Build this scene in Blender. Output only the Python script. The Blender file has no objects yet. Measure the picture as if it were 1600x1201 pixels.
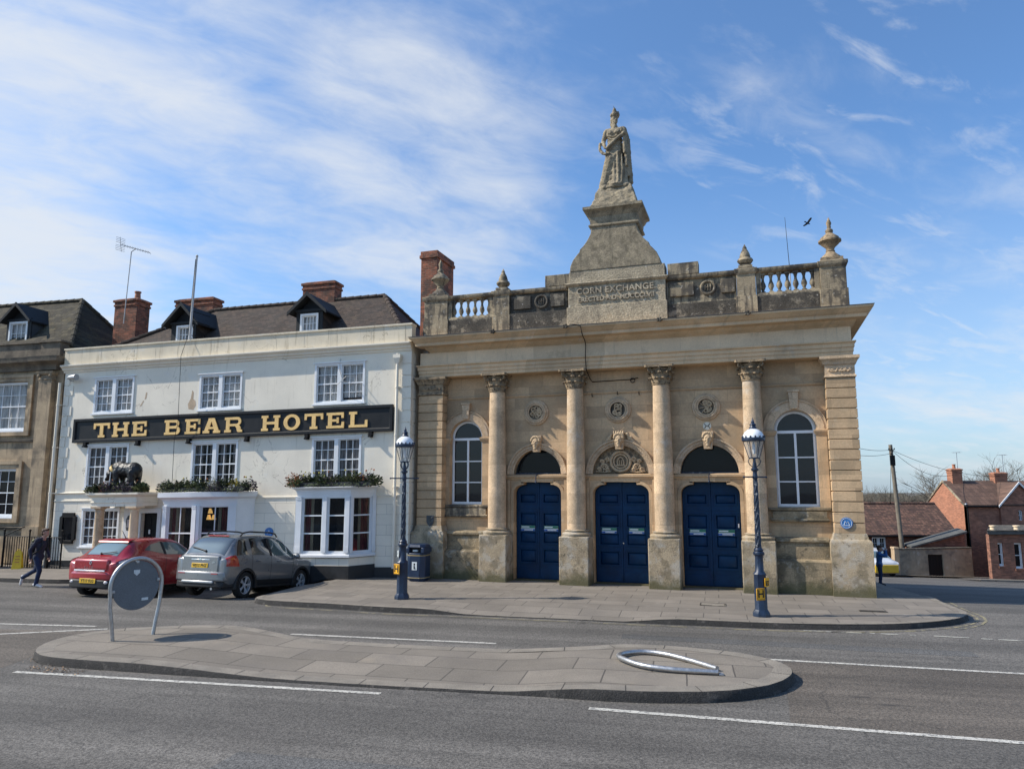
import bpy, bmesh, math, random
from mathutils import Vector, Matrix, noise as mnoise
from mathutils.geometry import tessellate_polygon
from math import sin, cos, pi, radians, sqrt, atan2
S = bpy.context.scene
COL = S.collection

# ------------------------------------------------------------------ camera
cam_d = bpy.data.cameras.new('camera')
cam_d.sensor_width = 36.0
cam_d.lens = 1130.0 / 1600.0 * 36.0
cam_d.clip_start = 0.1
cam_d.clip_end = 3000
cam = bpy.data.objects.new('camera', cam_d)
COL.objects.link(cam)
cam.location = (0, 0, 2.9)
cam.rotation_euler = (radians(90 + 8.059), 0, 0)
S.camera = cam

# ------------------------------------------------------------------ light
SUN_EL = radians(42.0)
LIGHT_DIR = Vector((0.9998 * cos(SUN_EL), 0.02 * cos(SUN_EL), -sin(SUN_EL)))   # the way the light travels
sd = bpy.data.lights.new('sun', 'SUN')
sd.energy = 5.0
sd.angle = radians(0.55)
sd.color = (1.0, 0.92, 0.80)
sun = bpy.data.objects.new('sun', sd)
COL.objects.link(sun)
sun.rotation_euler = LIGHT_DIR.to_track_quat('-Z', 'Y').to_euler()
S.view_settings.view_transform = 'Standard'
S.view_settings.look = 'None'
S.view_settings.exposure = 0.2
S.view_settings.gamma = 1.0
S.view_settings.use_curve_mapping = False
S.cycles.max_bounces = 6
S.cycles.diffuse_bounces = 3
S.cycles.glossy_bounces = 3
S.cycles.transparent_max_bounces = 8
S.cycles.use_denoising = True


class N:
    """small node-tree writer"""
    def __init__(s, tree):
        s.t = tree
        s.nodes = tree.nodes
        s.links = tree.links

    def put(s, sock, val):
        if val is None:
            return
        if isinstance(val, bpy.types.NodeSocket):
            s.links.new(val, sock)
        elif isinstance(val, (tuple, list)) and len(val) == 3 and sock.type == 'RGBA':
            sock.default_value = (*val, 1)
        else:
            sock.default_value = val

    def new(s, typ, props=None, **ins):
        n = s.nodes.new(typ)
        for k, v in (props or {}).items():
            setattr(n, k, v)
        for k, v in ins.items():
            key = int(k[1:]) if k[0] == 'i' and k[1:].isdigit() else k.replace('_', ' ')
            s.put(n.inputs[key], v)
        return n

    def math(s, op, a, b=None, c=None, clamp=False):
        n = s.nodes.new('ShaderNodeMath')
        n.operation = op
        n.use_clamp = clamp
        for i, v in enumerate((a, b, c)):
            if v is not None:
                s.put(n.inputs[i], v)
        return n.outputs[0]

    def vmath(s, op, a, b=None, out=0):
        n = s.nodes.new('ShaderNodeVectorMath')
        n.operation = op
        s.put(n.inputs[0], a)
        if b is not None:
            s.put(n.inputs[1], b)
        return n.outputs[out]

    def mix(s, fac, a, b, blend='MIX'):
        n = s.nodes.new('ShaderNodeMix')
        n.data_type = 'RGBA'
        n.blend_type = blend
        s.put(n.inputs[0], fac)
        s.put(n.inputs[6], a)
        s.put(n.inputs[7], b)
        return n.outputs[2]

    def noise(s, vec, scale, detail=4, rough=0.55, dist=0.0):
        n = s.nodes.new('ShaderNodeTexNoise')
        s.put(n.inputs['Vector'], vec)
        n.inputs['Scale'].default_value = scale
        n.inputs['Detail'].default_value = detail
        n.inputs['Roughness'].default_value = rough
        n.inputs['Distortion'].default_value = dist
        return n.outputs[0]

    def ramp(s, val, lo, hi, a=0.0, b=1.0):
        n = s.nodes.new('ShaderNodeMapRange')
        n.interpolation_type = 'SMOOTHSTEP'
        s.put(n.inputs[0], val)
        n.inputs[1].default_value = lo
        n.inputs[2].default_value = hi
        n.inputs[3].default_value = a
        n.inputs[4].default_value = b
        return n.outputs[0]

    def sep(s, vec):
        n = s.nodes.new('ShaderNodeSeparateXYZ')
        s.put(n.inputs[0], vec)
        return n.outputs

    def comb(s, x=0.0, y=0.0, z=0.0):
        n = s.nodes.new('ShaderNodeCombineXYZ')
        for i, v in enumerate((x, y, z)):
            s.put(n.inputs[i], v)
        return n.outputs[0]


# ------------------------------------------------------------------ sky
W = bpy.data.worlds.new('World')
S.world = W
W.use_nodes = True
w = N(W.node_tree)
for n_ in list(w.nodes):
    w.nodes.remove(n_)
sky = w.new('ShaderNodeTexSky', dict(sky_type='NISHITA', sun_disc=False, sun_elevation=SUN_EL,
                                     sun_rotation=radians(-89), altitude=130, air_density=1.0,
                                     dust_density=1.2, ozone_density=2.4))
geo = w.new('ShaderNodeTexCoord')
d = geo.outputs['Generated']
dx, dy, dz = w.sep(d)
zz = w.math('ADD', w.math('MAXIMUM', dz, 0.0), 0.16)
px_, py_ = w.math('DIVIDE', dx, zz), w.math('DIVIDE', dy, zz)
# thin cloud drawn on a far flat layer
ang = radians(30)
sx = w.math('ADD', w.math('MULTIPLY', px_, cos(ang)), w.math('MULTIPLY', py_, sin(ang)))
sy = w.math('SUBTRACT', w.math('MULTIPLY', py_, cos(ang)), w.math('MULTIPLY', px_, sin(ang)))
puff = w.noise(w.comb(w.math('MULTIPLY', sx, 0.8), w.math('MULTIPLY', sy, 1.3), 3.7), 1.7, 9, 0.55, 0.35)
fine = w.noise(w.comb(w.math('MULTIPLY', sx, 0.85), w.math('MULTIPLY', sy, 1.35), 9.1), 6.0, 7, 0.62, 0.5)
wisp = w.noise(w.comb(w.math('MULTIPLY', sx, 0.9), w.math('MULTIPLY', sy, 2.2), 5.3), 3.9, 7, 0.6, 0.5)


def bank(direction, lo, hi, amount):
    """a cloud bank in one quarter of the sky"""
    v = Vector(direction).normalized()
    dot = w.vmath('DOT_PRODUCT', d, tuple(v), out=1)
    return w.ramp(dot, cos(radians(hi)), cos(radians(lo)), 0.0, amount)


cov = None
for dr, lo, hi, am in (((-0.09, 0.89, 0.42), 1, 14, 0.29), ((-0.2, 0.87, 0.45), 2, 17, 0.06), ((-0.51, 0.75, 0.41), 3, 26, 0.13), ((-0.56, 0.80, 0.21), 1, 11, 0.36),
                       ((-0.37, 0.75, 0.54), 3, 20, 0.12), ((-0.8, 0.4, 0.45), 10, 40, 0.15), ((0.55, 0.82, 0.14), 2, 15, 0.2), ((0.4, 0.8, 0.5), 8, 26, -0.22)):
    q = bank(dr, lo, hi, am)
    cov = q if cov is None else w.math('ADD', cov, q)
dens = w.math('ADD', w.math('MULTIPLY', puff, 1.35), w.math('MULTIPLY', fine, 0.62))
dens = w.math('SUBTRACT', dens, 0.485)
dens = w.math('ADD', dens, cov)
cloud = w.ramp(dens, 0.42, 1.22, 0.0, 0.88)
wm = None
for dr, lo, hi, am in (((0.43, 0.78, 0.45), 1, 10, 0.9), ((0.33, 0.83, 0.42), 1, 11, 0.7), ((0.55, 0.80, 0.26), 2, 14, 0.6), ((0.55, 0.81, 0.12), 2, 14, 0.7), ((0.2, 0.85, 0.5), 2, 10, 0.35)):
    q = bank(dr, lo, hi, am)
    wm = q if wm is None else w.math('MAXIMUM', wm, q)
wisps = w.math('MULTIPLY', w.ramp(w.math('ADD', w.math('MULTIPLY', wisp, 0.8), w.math('MULTIPLY', fine, 0.25)), 0.52, 0.68), wm)
cloud = w.math('MAXIMUM', cloud, w.math('MULTIPLY', wisps, 0.5))
cloud = w.math('MULTIPLY', cloud, w.ramp(dz, -0.02, 0.05))
blue = w.mix(1.0, sky.outputs[0], (0.98, 1.42, 1.78), 'MULTIPLY')
veil = w.ramp(dz, 0.0, 0.42, 0.55, 0.04)
base = w.mix(veil, blue, (5.3, 6.1, 7.1))
full = w.mix(cloud, base, (6.9, 7.25, 7.7))
bg = w.new('ShaderNodeBackground', Color=full, Strength=0.1)
wo = w.new('ShaderNodeOutputWorld', Surface=bg.outputs[0])

# ------------------------------------------------------------------ materials
MATS = {}


def mat(name, col, rough=0.8, metal=0.0, var=0.18, vs=2.5, fine=0.1, fs=40.0, bump=0.25, bs=60.0,
        brick=None, stains=(), coat=0.0, spec=0.5, streaks=None, zcol=None, alpha=1.0, cracks=None):
    """procedural surface: base colour broken up by two noises, optional blocks, stains and weather streaks.
    brick = dict(w, h, m, mortar, dcol, axes, dark);  stains = [(colour, scale, lo, hi, strength)]"""
    if name in MATS:
        return MATS[name]
    m = bpy.data.materials.new(name)
    m.use_nodes = True
    t = N(m.node_tree)
    bsdf = t.nodes['Principled BSDF']
    co = t.new('ShaderNodeTexCoord').outputs['Object']
    x, y, z = t.sep(co)
    c = None
    n1 = t.noise(co, vs, 5, 0.6)
    n2 = t.noise(co, fs, 3, 0.6)
    lo = tuple(v * (1 - var) for v in col)
    hi = tuple(min(1, v * (1 + var)) for v in col)
    c = t.mix(t.ramp(n1, 0.3, 0.7), lo, hi)
    if fine:
        f = t.ramp(n2, 0.3, 0.7, 1 - fine, 1 + fine)
        c = t.mix(1.0, c, t.comb(f, f, f), 'MULTIPLY')
    height = n2
    hscale = bump
    if brick:
        ax = brick.get('axes', 'wall')
        if ax == 'wall':
            bv = t.comb(t.math('ADD', x, y), z, 0.0)
        elif ax == 'floor':
            a = radians(brick.get('rot', 0))
            bv = t.comb(t.math('ADD', t.math('MULTIPLY', x, cos(a)), t.math('MULTIPLY', y, sin(a))),
                        t.math('SUBTRACT', t.math('MULTIPLY', y, cos(a)), t.math('MULTIPLY', x, sin(a))), 0.0)
        else:
            bv = t.comb(x, t.math('ADD', z, t.math('MULTIPLY', y, 0.3)), 0.0)
        wob = brick.get('wob', 0.0)
        if wob:
            nv = t.new('ShaderNodeTexNoise', Vector=co, Scale=1.7, Detail=3.0).outputs['Color']
            bv = t.vmath('ADD', bv, t.vmath('MULTIPLY', t.vmath('SUBTRACT', nv, (0.5, 0.5, 0.5)), (wob, wob, 0)))
        b = t.new('ShaderNodeTexBrick', dict(offset=brick.get('off', 0.5)), Vector=bv, Color1=(1, 1, 1), Color2=(0, 0, 0),
                  Mortar=(0.5, 0.5, 0.5))
        b.inputs['Scale'].default_value = 1.0
        b.inputs['Mortar Size'].default_value = brick.get('m', 0.006)
        b.inputs['Mortar Smooth'].default_value = 0.15
        b.inputs['Bias'].default_value = brick.get('bias', 0.0)
        b.inputs['Brick Width'].default_value = brick['w']
        b.inputs['Row Height'].default_value = brick['h']
        dv = brick.get('dv', 0.2)
        if 'dcol' in brick:
            c = t.mix(t.math('MULTIPLY', b.outputs['Color'], brick.get('damt', 0.6)), c, brick['dcol'])
        else:
            f = t.ramp(b.outputs['Color'], 0, 1, 1 - dv, 1 + dv)
            c = t.mix(1.0, c, t.comb(f, f, f), 'MULTIPLY')
        c = t.mix(t.math('MULTIPLY', b.outputs['Fac'], brick.get('mamt', 0.8)), c, brick.get('mortar', tuple(v * 0.5 for v in col)))
        height = t.math('SUBTRACT', t.math('MULTIPLY', n2, 0.5), t.math('MULTIPLY', b.outputs['Fac'], brick.get('depth', 1.0)))
    if streaks:
        sc, sl, sh, sa = streaks
        sv = t.comb(t.math('MULTIPLY', t.math('ADD', x, y), 6.0), t.math('MULTIPLY', z, 0.55), y)
        sn = t.noise(sv, 1.3, 5, 0.6)
        c = t.mix(t.ramp(sn, sl, sh, 0, sa), c, sc)
    for k, (sc, ss, sl, sh, sa) in enumerate(stains):
        sn = t.noise(t.vmath('ADD', co, (7.3 * k + 1.1, 3.1 * k, 5.7 * k)), ss, 6, 0.65)
        c = t.mix(t.ramp(sn, sl, sh, 0, sa), c, sc)
    if zcol:                                     # moss or grime that has climbed to a ragged edge
        zc, z0, z1, za = zcol
        zn = t.math('ADD', z, t.math('MULTIPLY', t.math('SUBTRACT', t.noise(co, 2.2, 6, 0.7), 0.5), (z1 - z0) * 2.2))
        c = t.mix(t.ramp(zn, z0, z1, za, 0.0), c, zc)
    if cracks:
        kc, ks, ka = cracks
        kn = t.math('ABSOLUTE', t.math('SUBTRACT', t.noise(t.vmath('ADD', co, (3.3, 8.1, 1.7)), ks, 5, 0.6, 0.6), 0.5))
        km = t.math('MULTIPLY', t.ramp(kn, 0.001, 0.007, ka, 0.0), t.ramp(t.noise(co, ks * 0.8, 2, 0.5), 0.5, 0.58))
        c = t.mix(km, c, kc)
    t.put(bsdf.inputs['Base Color'], c)
    r = t.ramp(n1, 0.3, 0.7, max(0.02, rough - 0.06), min(1, rough + 0.06))
    t.put(bsdf.inputs['Roughness'], r)
    bsdf.inputs['Metallic'].default_value = metal
    bsdf.inputs['Specular IOR Level'].default_value = spec
    bsdf.inputs['Coat Weight'].default_value = coat
    bsdf.inputs['Coat Roughness'].default_value = 0.04
    bsdf.inputs['Alpha'].default_value = alpha
    if bump:
        hb = t.math('ADD', height, t.math('MULTIPLY', t.noise(co, bs, 4, 0.6), 0.6))
        bn = t.new('ShaderNodeBump', Height=hb)
        bn.inputs['Strength'].default_value = hscale
        bn.inputs['Distance'].default_value = 0.02
        t.put(bsdf.inputs['Normal'], bn.outputs[0])
    MATS[name] = m
    return m


def glass(name, col=(0.012, 0.015, 0.018), alpha=0.72, rough=0.03, spec=0.4, coat=0.0):
    if name in MATS:
        return MATS[name]
    m = bpy.data.materials.new(name)
    m.use_nodes = True
    t = N(m.node_tree)
    bsdf = t.nodes['Principled BSDF']
    co = t.new('ShaderNodeTexCoord').outputs['Object']
    n1 = t.noise(co, 1.1, 2, 0.5)
    t.put(bsdf.inputs['Base Color'], t.mix(n1, col, tuple(v * 1.8 for v in col)))
    bsdf.inputs['Roughness'].default_value = rough
    bsdf.inputs['Specular IOR Level'].default_value = spec
    bsdf.inputs['Coat Weight'].default_value = coat
    bsdf.inputs['Alpha'].default_value = alpha
    bn = t.new('ShaderNodeBump', Height=n1)
    bn.inputs['Strength'].default_value = 0.08
    bn.inputs['Distance'].default_value = 0.02
    t.put(bsdf.inputs['Normal'], bn.outputs[0])
    MATS[name] = m
    return m


def glow(name, col, strength):
    m = bpy.data.materials.new(name)
    m.use_nodes = True
    b = m.node_tree.nodes['Principled BSDF']
    b.inputs['Base Color'].default_value = (*col, 1)
    b.inputs['Emission Color'].default_value = (*col, 1)
    b.inputs['Emission Strength'].default_value = strength
    MATS[name] = m
    return m


BATH = (0.47, 0.325, 0.19)
mat('bath stone', BATH, 0.85, var=0.13, vs=1.1, fine=0.09, fs=22, bump=0.22,
    brick=dict(w=0.95, h=0.36, m=0.005, dv=0.17, mamt=0.5, depth=0.4, wob=0.02),
    stains=[((0.30, 0.225, 0.14), 1.3, 0.5, 0.68, 0.5), ((0.50, 0.41, 0.29), 3.1, 0.56, 0.74, 0.5)],
    streaks=((0.25, 0.21, 0.155), 0.58, 0.82, 0.45))
mat('column stone', (0.53, 0.385, 0.245), 0.85, var=0.18, vs=2.2, fine=0.16, fs=26, bump=0.7, bs=28,
    brick=dict(w=9.0, h=0.9, m=0.006, dv=0.12, mamt=0.4, depth=0.3),
    stains=[((0.52, 0.48, 0.42), 2.1, 0.52, 0.75, 0.6), ((0.26, 0.19, 0.12), 3.4, 0.54, 0.7, 0.6)])
mat('carved stone', (0.30, 0.22, 0.135), 0.9, var=0.25, vs=5, fine=0.25, fs=45, bump=0.6,
    stains=[((0.10, 0.082, 0.06), 9, 0.48, 0.62, 0.85)])
mat('relief stone', (0.45, 0.33, 0.205), 0.9, var=0.14, vs=5, fine=0.15, fs=45, bump=0.4,
    stains=[((0.20, 0.15, 0.10), 8, 0.54, 0.68, 0.5)])
mat('cornice stone', (0.58, 0.41, 0.245), 0.85, var=0.13, vs=1.4, fine=0.1, bump=0.25,
    brick=dict(w=1.25, h=5.0, m=0.004, dv=0.12, mamt=0.35, depth=0.4),
    stains=[((0.24, 0.205, 0.155), 1.6, 0.54, 0.78, 0.6), ((0.50, 0.46, 0.39), 2.7, 0.55, 0.75, 0.5)],
    streaks=((0.20, 0.17, 0.13), 0.55, 0.8, 0.5))
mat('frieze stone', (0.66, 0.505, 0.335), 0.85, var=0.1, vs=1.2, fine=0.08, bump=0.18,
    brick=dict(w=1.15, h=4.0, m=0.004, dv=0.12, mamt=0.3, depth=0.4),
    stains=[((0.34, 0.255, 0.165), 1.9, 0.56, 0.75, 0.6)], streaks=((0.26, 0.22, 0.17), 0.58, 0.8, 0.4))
mat('weathered stone', (0.31, 0.25, 0.165), 0.92, var=0.22, vs=2.0, fine=0.2, fs=30, bump=0.6,
    brick=dict(w=1.1, h=0.62, m=0.005, dv=0.16, mamt=0.4, depth=0.4),
    stains=[((0.06, 0.053, 0.045), 1.5, 0.47, 0.57, 0.85), ((0.50, 0.47, 0.40), 9.0, 0.60, 0.68, 0.6)],
    streaks=((0.06, 0.053, 0.045), 0.48, 0.62, 0.75))
mat('lichened stone', (0.07, 0.062, 0.05), 0.95, var=0.4, vs=2.6, fine=0.35, fs=30, bump=0.8,
    stains=[((0.28, 0.24, 0.18), 2.4, 0.54, 0.64, 0.75), ((0.46, 0.44, 0.40), 11.0, 0.62, 0.70, 0.7)])
mat('statue stone', (0.27, 0.225, 0.155), 0.95, var=0.3, vs=4, fine=0.25, fs=30, bump=0.6,
    stains=[((0.10, 0.085, 0.058), 3.5, 0.52, 0.68, 0.6), ((0.34, 0.28, 0.16), 6.0, 0.56, 0.72, 0.6)],
    streaks=((0.10, 0.086, 0.062), 0.5, 0.7, 0.5))
mat('plinth stone', (0.27, 0.21, 0.13), 0.92, var=0.2, vs=2.2, fine=0.2, fs=30, bump=0.8, bs=30,
    brick=dict(w=0.8, h=0.33, m=0.006, dv=0.14, mamt=0.4, depth=0.5, wob=0.04),
    stains=[((0.10, 0.085, 0.055), 1.8, 0.44, 0.58, 0.8), ((0.34, 0.31, 0.25), 4.2, 0.56, 0.66, 0.55), ((0.05, 0.045, 0.035), 6.0, 0.58, 0.66, 0.6)],
    zcol=((0.075, 0.072, 0.03), 0.1, 0.45, 0.85))
mat('pedestal stone', (0.35, 0.275, 0.18), 0.92, var=0.16, vs=3, fine=0.18, fs=36, bump=0.8, bs=30,
    stains=[((0.42, 0.39, 0.34), 2.4, 0.46, 0.62, 0.6), ((0.15, 0.12, 0.075), 2.2, 0.5, 0.62, 0.65), ((0.07, 0.06, 0.042), 8.0, 0.6, 0.68, 0.6)],
    zcol=((0.085, 0.078, 0.033), 0.06, 0.42, 0.9))
mat('cream render', (0.80, 0.73, 0.60), 0.75, var=0.06, vs=1.0, fine=0.03, fs=30, bump=0.12, bs=12,
    stains=[((0.52, 0.49, 0.41), 0.9, 0.58, 0.8, 0.45), ((0.74, 0.73, 0.68), 1.9, 0.55, 0.75, 0.4)],
    streaks=((0.50, 0.44, 0.33), 0.56, 0.78, 0.55), cracks=((0.3, 0.25, 0.18), 0.9, 0.6))
mat('lined render', (0.79, 0.725, 0.605), 0.75, var=0.05, vs=1.0, fine=0.03, bump=0.3,
    brick=dict(w=0.82, h=0.335, m=0.008, dv=0.03, mamt=0.55, mortar=(0.36, 0.34, 0.29), depth=1.0),
    streaks=((0.49, 0.46, 0.39), 0.62, 0.84, 0.4))
mat('parapet render', (0.68, 0.59, 0.44), 0.8, var=0.1, vs=1.0, fine=0.05, bump=0.15,
    stains=[((0.40, 0.35, 0.25), 1.4, 0.56, 0.76, 0.55), ((0.68, 0.66, 0.61), 2.6, 0.54, 0.74, 0.5)],
    streaks=((0.36, 0.29, 0.19), 0.52, 0.72, 0.65), cracks=((0.2, 0.16, 0.1), 1.2, 0.7))
mat('white paint', (0.76, 0.77, 0.77), 0.45, var=0.04, vs=3, fine=0.03, bump=0.05)
mat('bay paint', (0.70, 0.71, 0.72), 0.5, var=0.05, vs=2, fine=0.03, bump=0.06,
    streaks=((0.52, 0.50, 0.46), 0.66, 0.86, 0.4))
mat('black plinth paint', (0.02, 0.021, 0.023), 0.55, var=0.3, bump=0.2)
mat('sign black', (0.012, 0.013, 0.015), 0.5, var=0.25, bump=0.05, spec=0.3)
mat('sign gold', (0.86, 0.56, 0.21), 0.5, var=0.1, vs=5, bump=0.05)
mat('black iron', (0.006, 0.006, 0.0065), 0.6, var=0.2, bump=0.1, spec=0.25)
mat('bear black', (0.010, 0.010, 0.011), 0.42, var=0.3, bump=0.4, bs=25)
mat('dark joinery', (0.022, 0.025, 0.028), 0.7, var=0.15, bump=0.1, spec=0.25)
mat('lead grey', (0.055, 0.06, 0.066), 0.55, var=0.2, bump=0.2)
mat('tile roof', (0.05, 0.034, 0.025), 0.9, var=0.25, vs=1.6, fine=0.2, fs=14, bump=0.9,
    brick=dict(w=0.2, h=0.125, m=0.012, dv=0.4, axes='roof', mamt=0.7, mortar=(0.03, 0.024, 0.02), depth=1.4, wob=0.03),
    stains=[((0.09, 0.07, 0.035), 2.0, 0.55, 0.74, 0.4), ((0.035, 0.03, 0.026), 1.1, 0.52, 0.68, 0.6)])
mat('stone slates', (0.05, 0.042, 0.026), 0.95, var=0.25, vs=1.6, fine=0.25, fs=12, bump=0.9,
    brick=dict(w=0.32, h=0.2, m=0.014, dv=0.45, axes='roof', mamt=0.7, mortar=(0.03, 0.027, 0.02), depth=1.4, wob=0.05),
    stains=[((0.095, 0.078, 0.032), 2.6, 0.52, 0.7, 0.45), ((0.03, 0.045, 0.035), 1.0, 0.55, 0.7, 0.5)])
mat('old brick', (0.26, 0.085, 0.045), 0.9, var=0.25, vs=2.5, fine=0.15, bump=0.7,
    brick=dict(w=0.225, h=0.075, m=0.01, dv=0.35, mamt=0.6, mortar=(0.20, 0.16, 0.12), depth=1.0),
    stains=[((0.05, 0.037, 0.03), 2.0, 0.48, 0.62, 0.75)])
mat('orange brick', (0.37, 0.15, 0.085), 0.9, var=0.12, vs=2.0, fine=0.1, bump=0.4,
    brick=dict(w=0.225, h=0.075, m=0.01, dv=0.2, mamt=0.5, mortar=(0.30, 0.22, 0.16), depth=0.8),
    stains=[((0.27, 0.12, 0.075), 0.8, 0.5, 0.72, 0.5)])
mat('brown brick', (0.25, 0.11, 0.07), 0.9, var=0.2, vs=2.0, fine=0.1, bump=0.5,
    brick=dict(w=0.225, h=0.075, m=0.01, dv=0.3, mamt=0.5, mortar=(0.16, 0.125, 0.10), depth=0.8),
    stains=[((0.10, 0.055, 0.042), 0.9, 0.5, 0.7, 0.5)])
mat('red brick', (0.36, 0.155, 0.095), 0.9, var=0.15, vs=2.0, fine=0.1, bump=0.5,
    brick=dict(w=0.225, h=0.075, m=0.01, dv=0.25, mamt=0.5, mortar=(0.22, 0.15, 0.11), depth=0.8),
    stains=[((0.17, 0.075, 0.05), 0.9, 0.5, 0.7, 0.5)])
mat('pantiles', (0.12, 0.062, 0.042), 0.85, var=0.25, vs=1.2, fine=0.2, bump=1.0,
    brick=dict(w=0.24, h=0.17, m=0.02, dv=0.4, axes='roof', off=0.0, mamt=0.7, mortar=(0.045, 0.03, 0.026), depth=1.5),
    stains=[((0.19, 0.12, 0.07), 5.3, 0.56, 0.68, 0.5), ((0.05, 0.035, 0.03), 1.1, 0.52, 0.68, 0.5)])
mat('ribbed tiles', (0.12, 0.07, 0.05), 0.85, var=0.15, vs=1.2, fine=0.15, bump=0.8,
    brick=dict(w=0.33, h=0.4, m=0.02, dv=0.2, axes='roof', off=0.0, mamt=0.6, mortar=(0.07, 0.045, 0.036), depth=1.5))
mat('slate grey roof', (0.085, 0.087, 0.082), 0.8, var=0.2, bump=0.3)
mat('yard render', (0.30, 0.25, 0.18), 0.9, var=0.2, vs=1.0, fine=0.12, bump=0.5,
    stains=[((0.13, 0.115, 0.095), 1.1, 0.46, 0.66, 0.8), ((0.5, 0.47, 0.41), 2.0, 0.56, 0.72, 0.5)],
    streaks=((0.12, 0.105, 0.085), 0.54, 0.74, 0.6))
mat('grimy stone', (0.42, 0.315, 0.20), 0.9, var=0.2, vs=1.4, fine=0.12, bump=0.4,
    brick=dict(w=0.95, h=0.36, m=0.004, dv=0.12, mamt=0.4, depth=0.4),
    stains=[((0.085, 0.072, 0.055), 1.0, 0.46, 0.68, 0.75)], streaks=((0.09, 0.075, 0.056), 0.5, 0.72, 0.6))
mat('soot and shade stone', (0.16, 0.13, 0.095), 0.95, var=0.3, vs=2.0, fine=0.2, bump=0.5,
    stains=[((0.30, 0.25, 0.17), 2.0, 0.56, 0.7, 0.6), ((0.04, 0.036, 0.03), 1.5, 0.5, 0.66, 0.7)])
mat('door blue', (0.0012, 0.026, 0.076), 0.4, var=0.22, vs=1.6, fine=0.1, bump=0.1, spec=0.2,
    stains=[((0.004, 0.036, 0.10), 2.2, 0.52, 0.68, 0.6)], streaks=((0.001, 0.018, 0.066), 0.52, 0.7, 0.6))
mat('post blue', (0.010, 0.022, 0.05), 0.38, var=0.25, vs=6, fine=0.1, bump=0.2,
    stains=[((0.05, 0.07, 0.10), 9, 0.6, 0.75, 0.4)])
mat('worn post blue', (0.010, 0.02, 0.042), 0.45, var=0.3, vs=8, fine=0.15, bump=0.3,
    stains=[((0.30, 0.30, 0.29), 11, 0.56, 0.63, 0.75)])
mat('bin navy', (0.011, 0.026, 0.062), 0.38, var=0.15, bump=0.05)
mat('bin gold', (0.34, 0.26, 0.12), 0.4, var=0.1, bump=0.0)
mat('enamel white', (0.80, 0.82, 0.84), 0.2, var=0.04, bump=0.0, coat=0.5)
mat('yellow plate', (0.85, 0.42, 0.015), 0.45, var=0.06, bump=0.0)
mat('yellow plastic', (0.70, 0.46, 0.012), 0.4, var=0.08, bump=0.03)
mat('plate yellow', (0.75, 0.45, 0.03), 0.4, var=0.05, bump=0.0)
mat('ink black', (0.008, 0.008, 0.009), 0.6, var=0.1, bump=0.0)
mat('plaque blue', (0.035, 0.16, 0.42), 0.35, var=0.1, bump=0.0)
mat('sticker green', (0.02, 0.16, 0.10), 0.4, var=0.1, bump=0.0)
mat('sticker blue', (0.03, 0.10, 0.32), 0.4, var=0.1, bump=0.0)
mat('sticker white', (0.62, 0.66, 0.66), 0.4, var=0.05, bump=0.0)
mat('steel tube', (0.45, 0.45, 0.45), 0.4, metal=0.85, var=0.12, vs=12, fine=0.08, bump=0.1,
    stains=[((0.35, 0.33, 0.30), 14, 0.58, 0.72, 0.5)])
mat('sign back grey', (0.125, 0.14, 0.155), 0.55, var=0.08, vs=3, bump=0.06,
    stains=[((0.19, 0.19, 0.19), 5, 0.6, 0.8, 0.3)])
mat('galvanised', (0.42, 0.43, 0.44), 0.45, metal=0.7, var=0.12, bump=0.08)
mat('pole paint', (0.50, 0.49, 0.47), 0.5, var=0.15, bump=0.05)
mat('timber pole', (0.17, 0.145, 0.11), 0.9, var=0.2, vs=4, bump=0.5, streaks=((0.07, 0.06, 0.05), 0.5, 0.7, 0.6))
mat('car red', (0.32, 0.008, 0.016), 0.3, metal=0.12, var=0.04, bump=0.0, coat=1.0)
mat('car grey', (0.19, 0.195, 0.20), 0.32, metal=0.4, var=0.04, bump=0.0, coat=1.0)
mat('car black plastic', (0.014, 0.014, 0.015), 0.6, var=0.1, bump=0.05)
mat('car silver plastic', (0.42, 0.43, 0.44), 0.35, metal=0.5, var=0.05, bump=0.0)
mat('chrome', (0.75, 0.76, 0.78), 0.12, metal=1.0, var=0.03, bump=0.0)
mat('alloy', (0.5, 0.51, 0.53), 0.35, metal=0.25, var=0.06, bump=0.0)
mat('rubber', (0.012, 0.012, 0.012), 0.85, var=0.2, bump=0.2)
mat('tail lamp red', (0.38, 0.012, 0.012), 0.12, var=0.15, vs=20, bump=0.0, coat=1.0)
mat('tail lamp amber', (0.60, 0.10, 0.02), 0.12, var=0.15, bump=0.0, coat=1.0)
mat('lamp clear', (0.55, 0.50, 0.50), 0.12, var=0.1, bump=0.0, coat=1.0)
mat('skin', (0.40, 0.22, 0.155), 0.55, var=0.08, vs=12, bump=0.05)
mat('hair brown', (0.055, 0.028, 0.014), 0.7, var=0.3, vs=40, bump=0.5)
mat('jumper navy', (0.022, 0.024, 0.042), 0.9, var=0.2, vs=14, bump=0.3)
mat('jeans blue', (0.014, 0.026, 0.065), 0.9, var=0.25, vs=9, bump=0.2)
mat('jacket blue', (0.015, 0.085, 0.26), 0.6, var=0.2, vs=9, bump=0.2)
mat('shoe white', (0.60, 0.58, 0.57), 0.6, var=0.08, bump=0.05)
mat('bag black', (0.018, 0.019, 0.02), 0.8, var=0.25, vs=12, bump=0.3)
mat('bag olive', (0.20, 0.19, 0.10), 0.8, var=0.2, vs=12, bump=0.2)
mat('net curtain', (0.85, 0.84, 0.80), 0.95, var=0.1, vs=3, bump=0.0, streaks=((0.30, 0.31, 0.31), 0.44, 0.62, 0.75))
mat('grey curtain', (0.40, 0.37, 0.36), 0.95, var=0.2, vs=3, bump=0.0, streaks=((0.04, 0.04, 0.045), 0.42, 0.62, 0.8))
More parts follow.
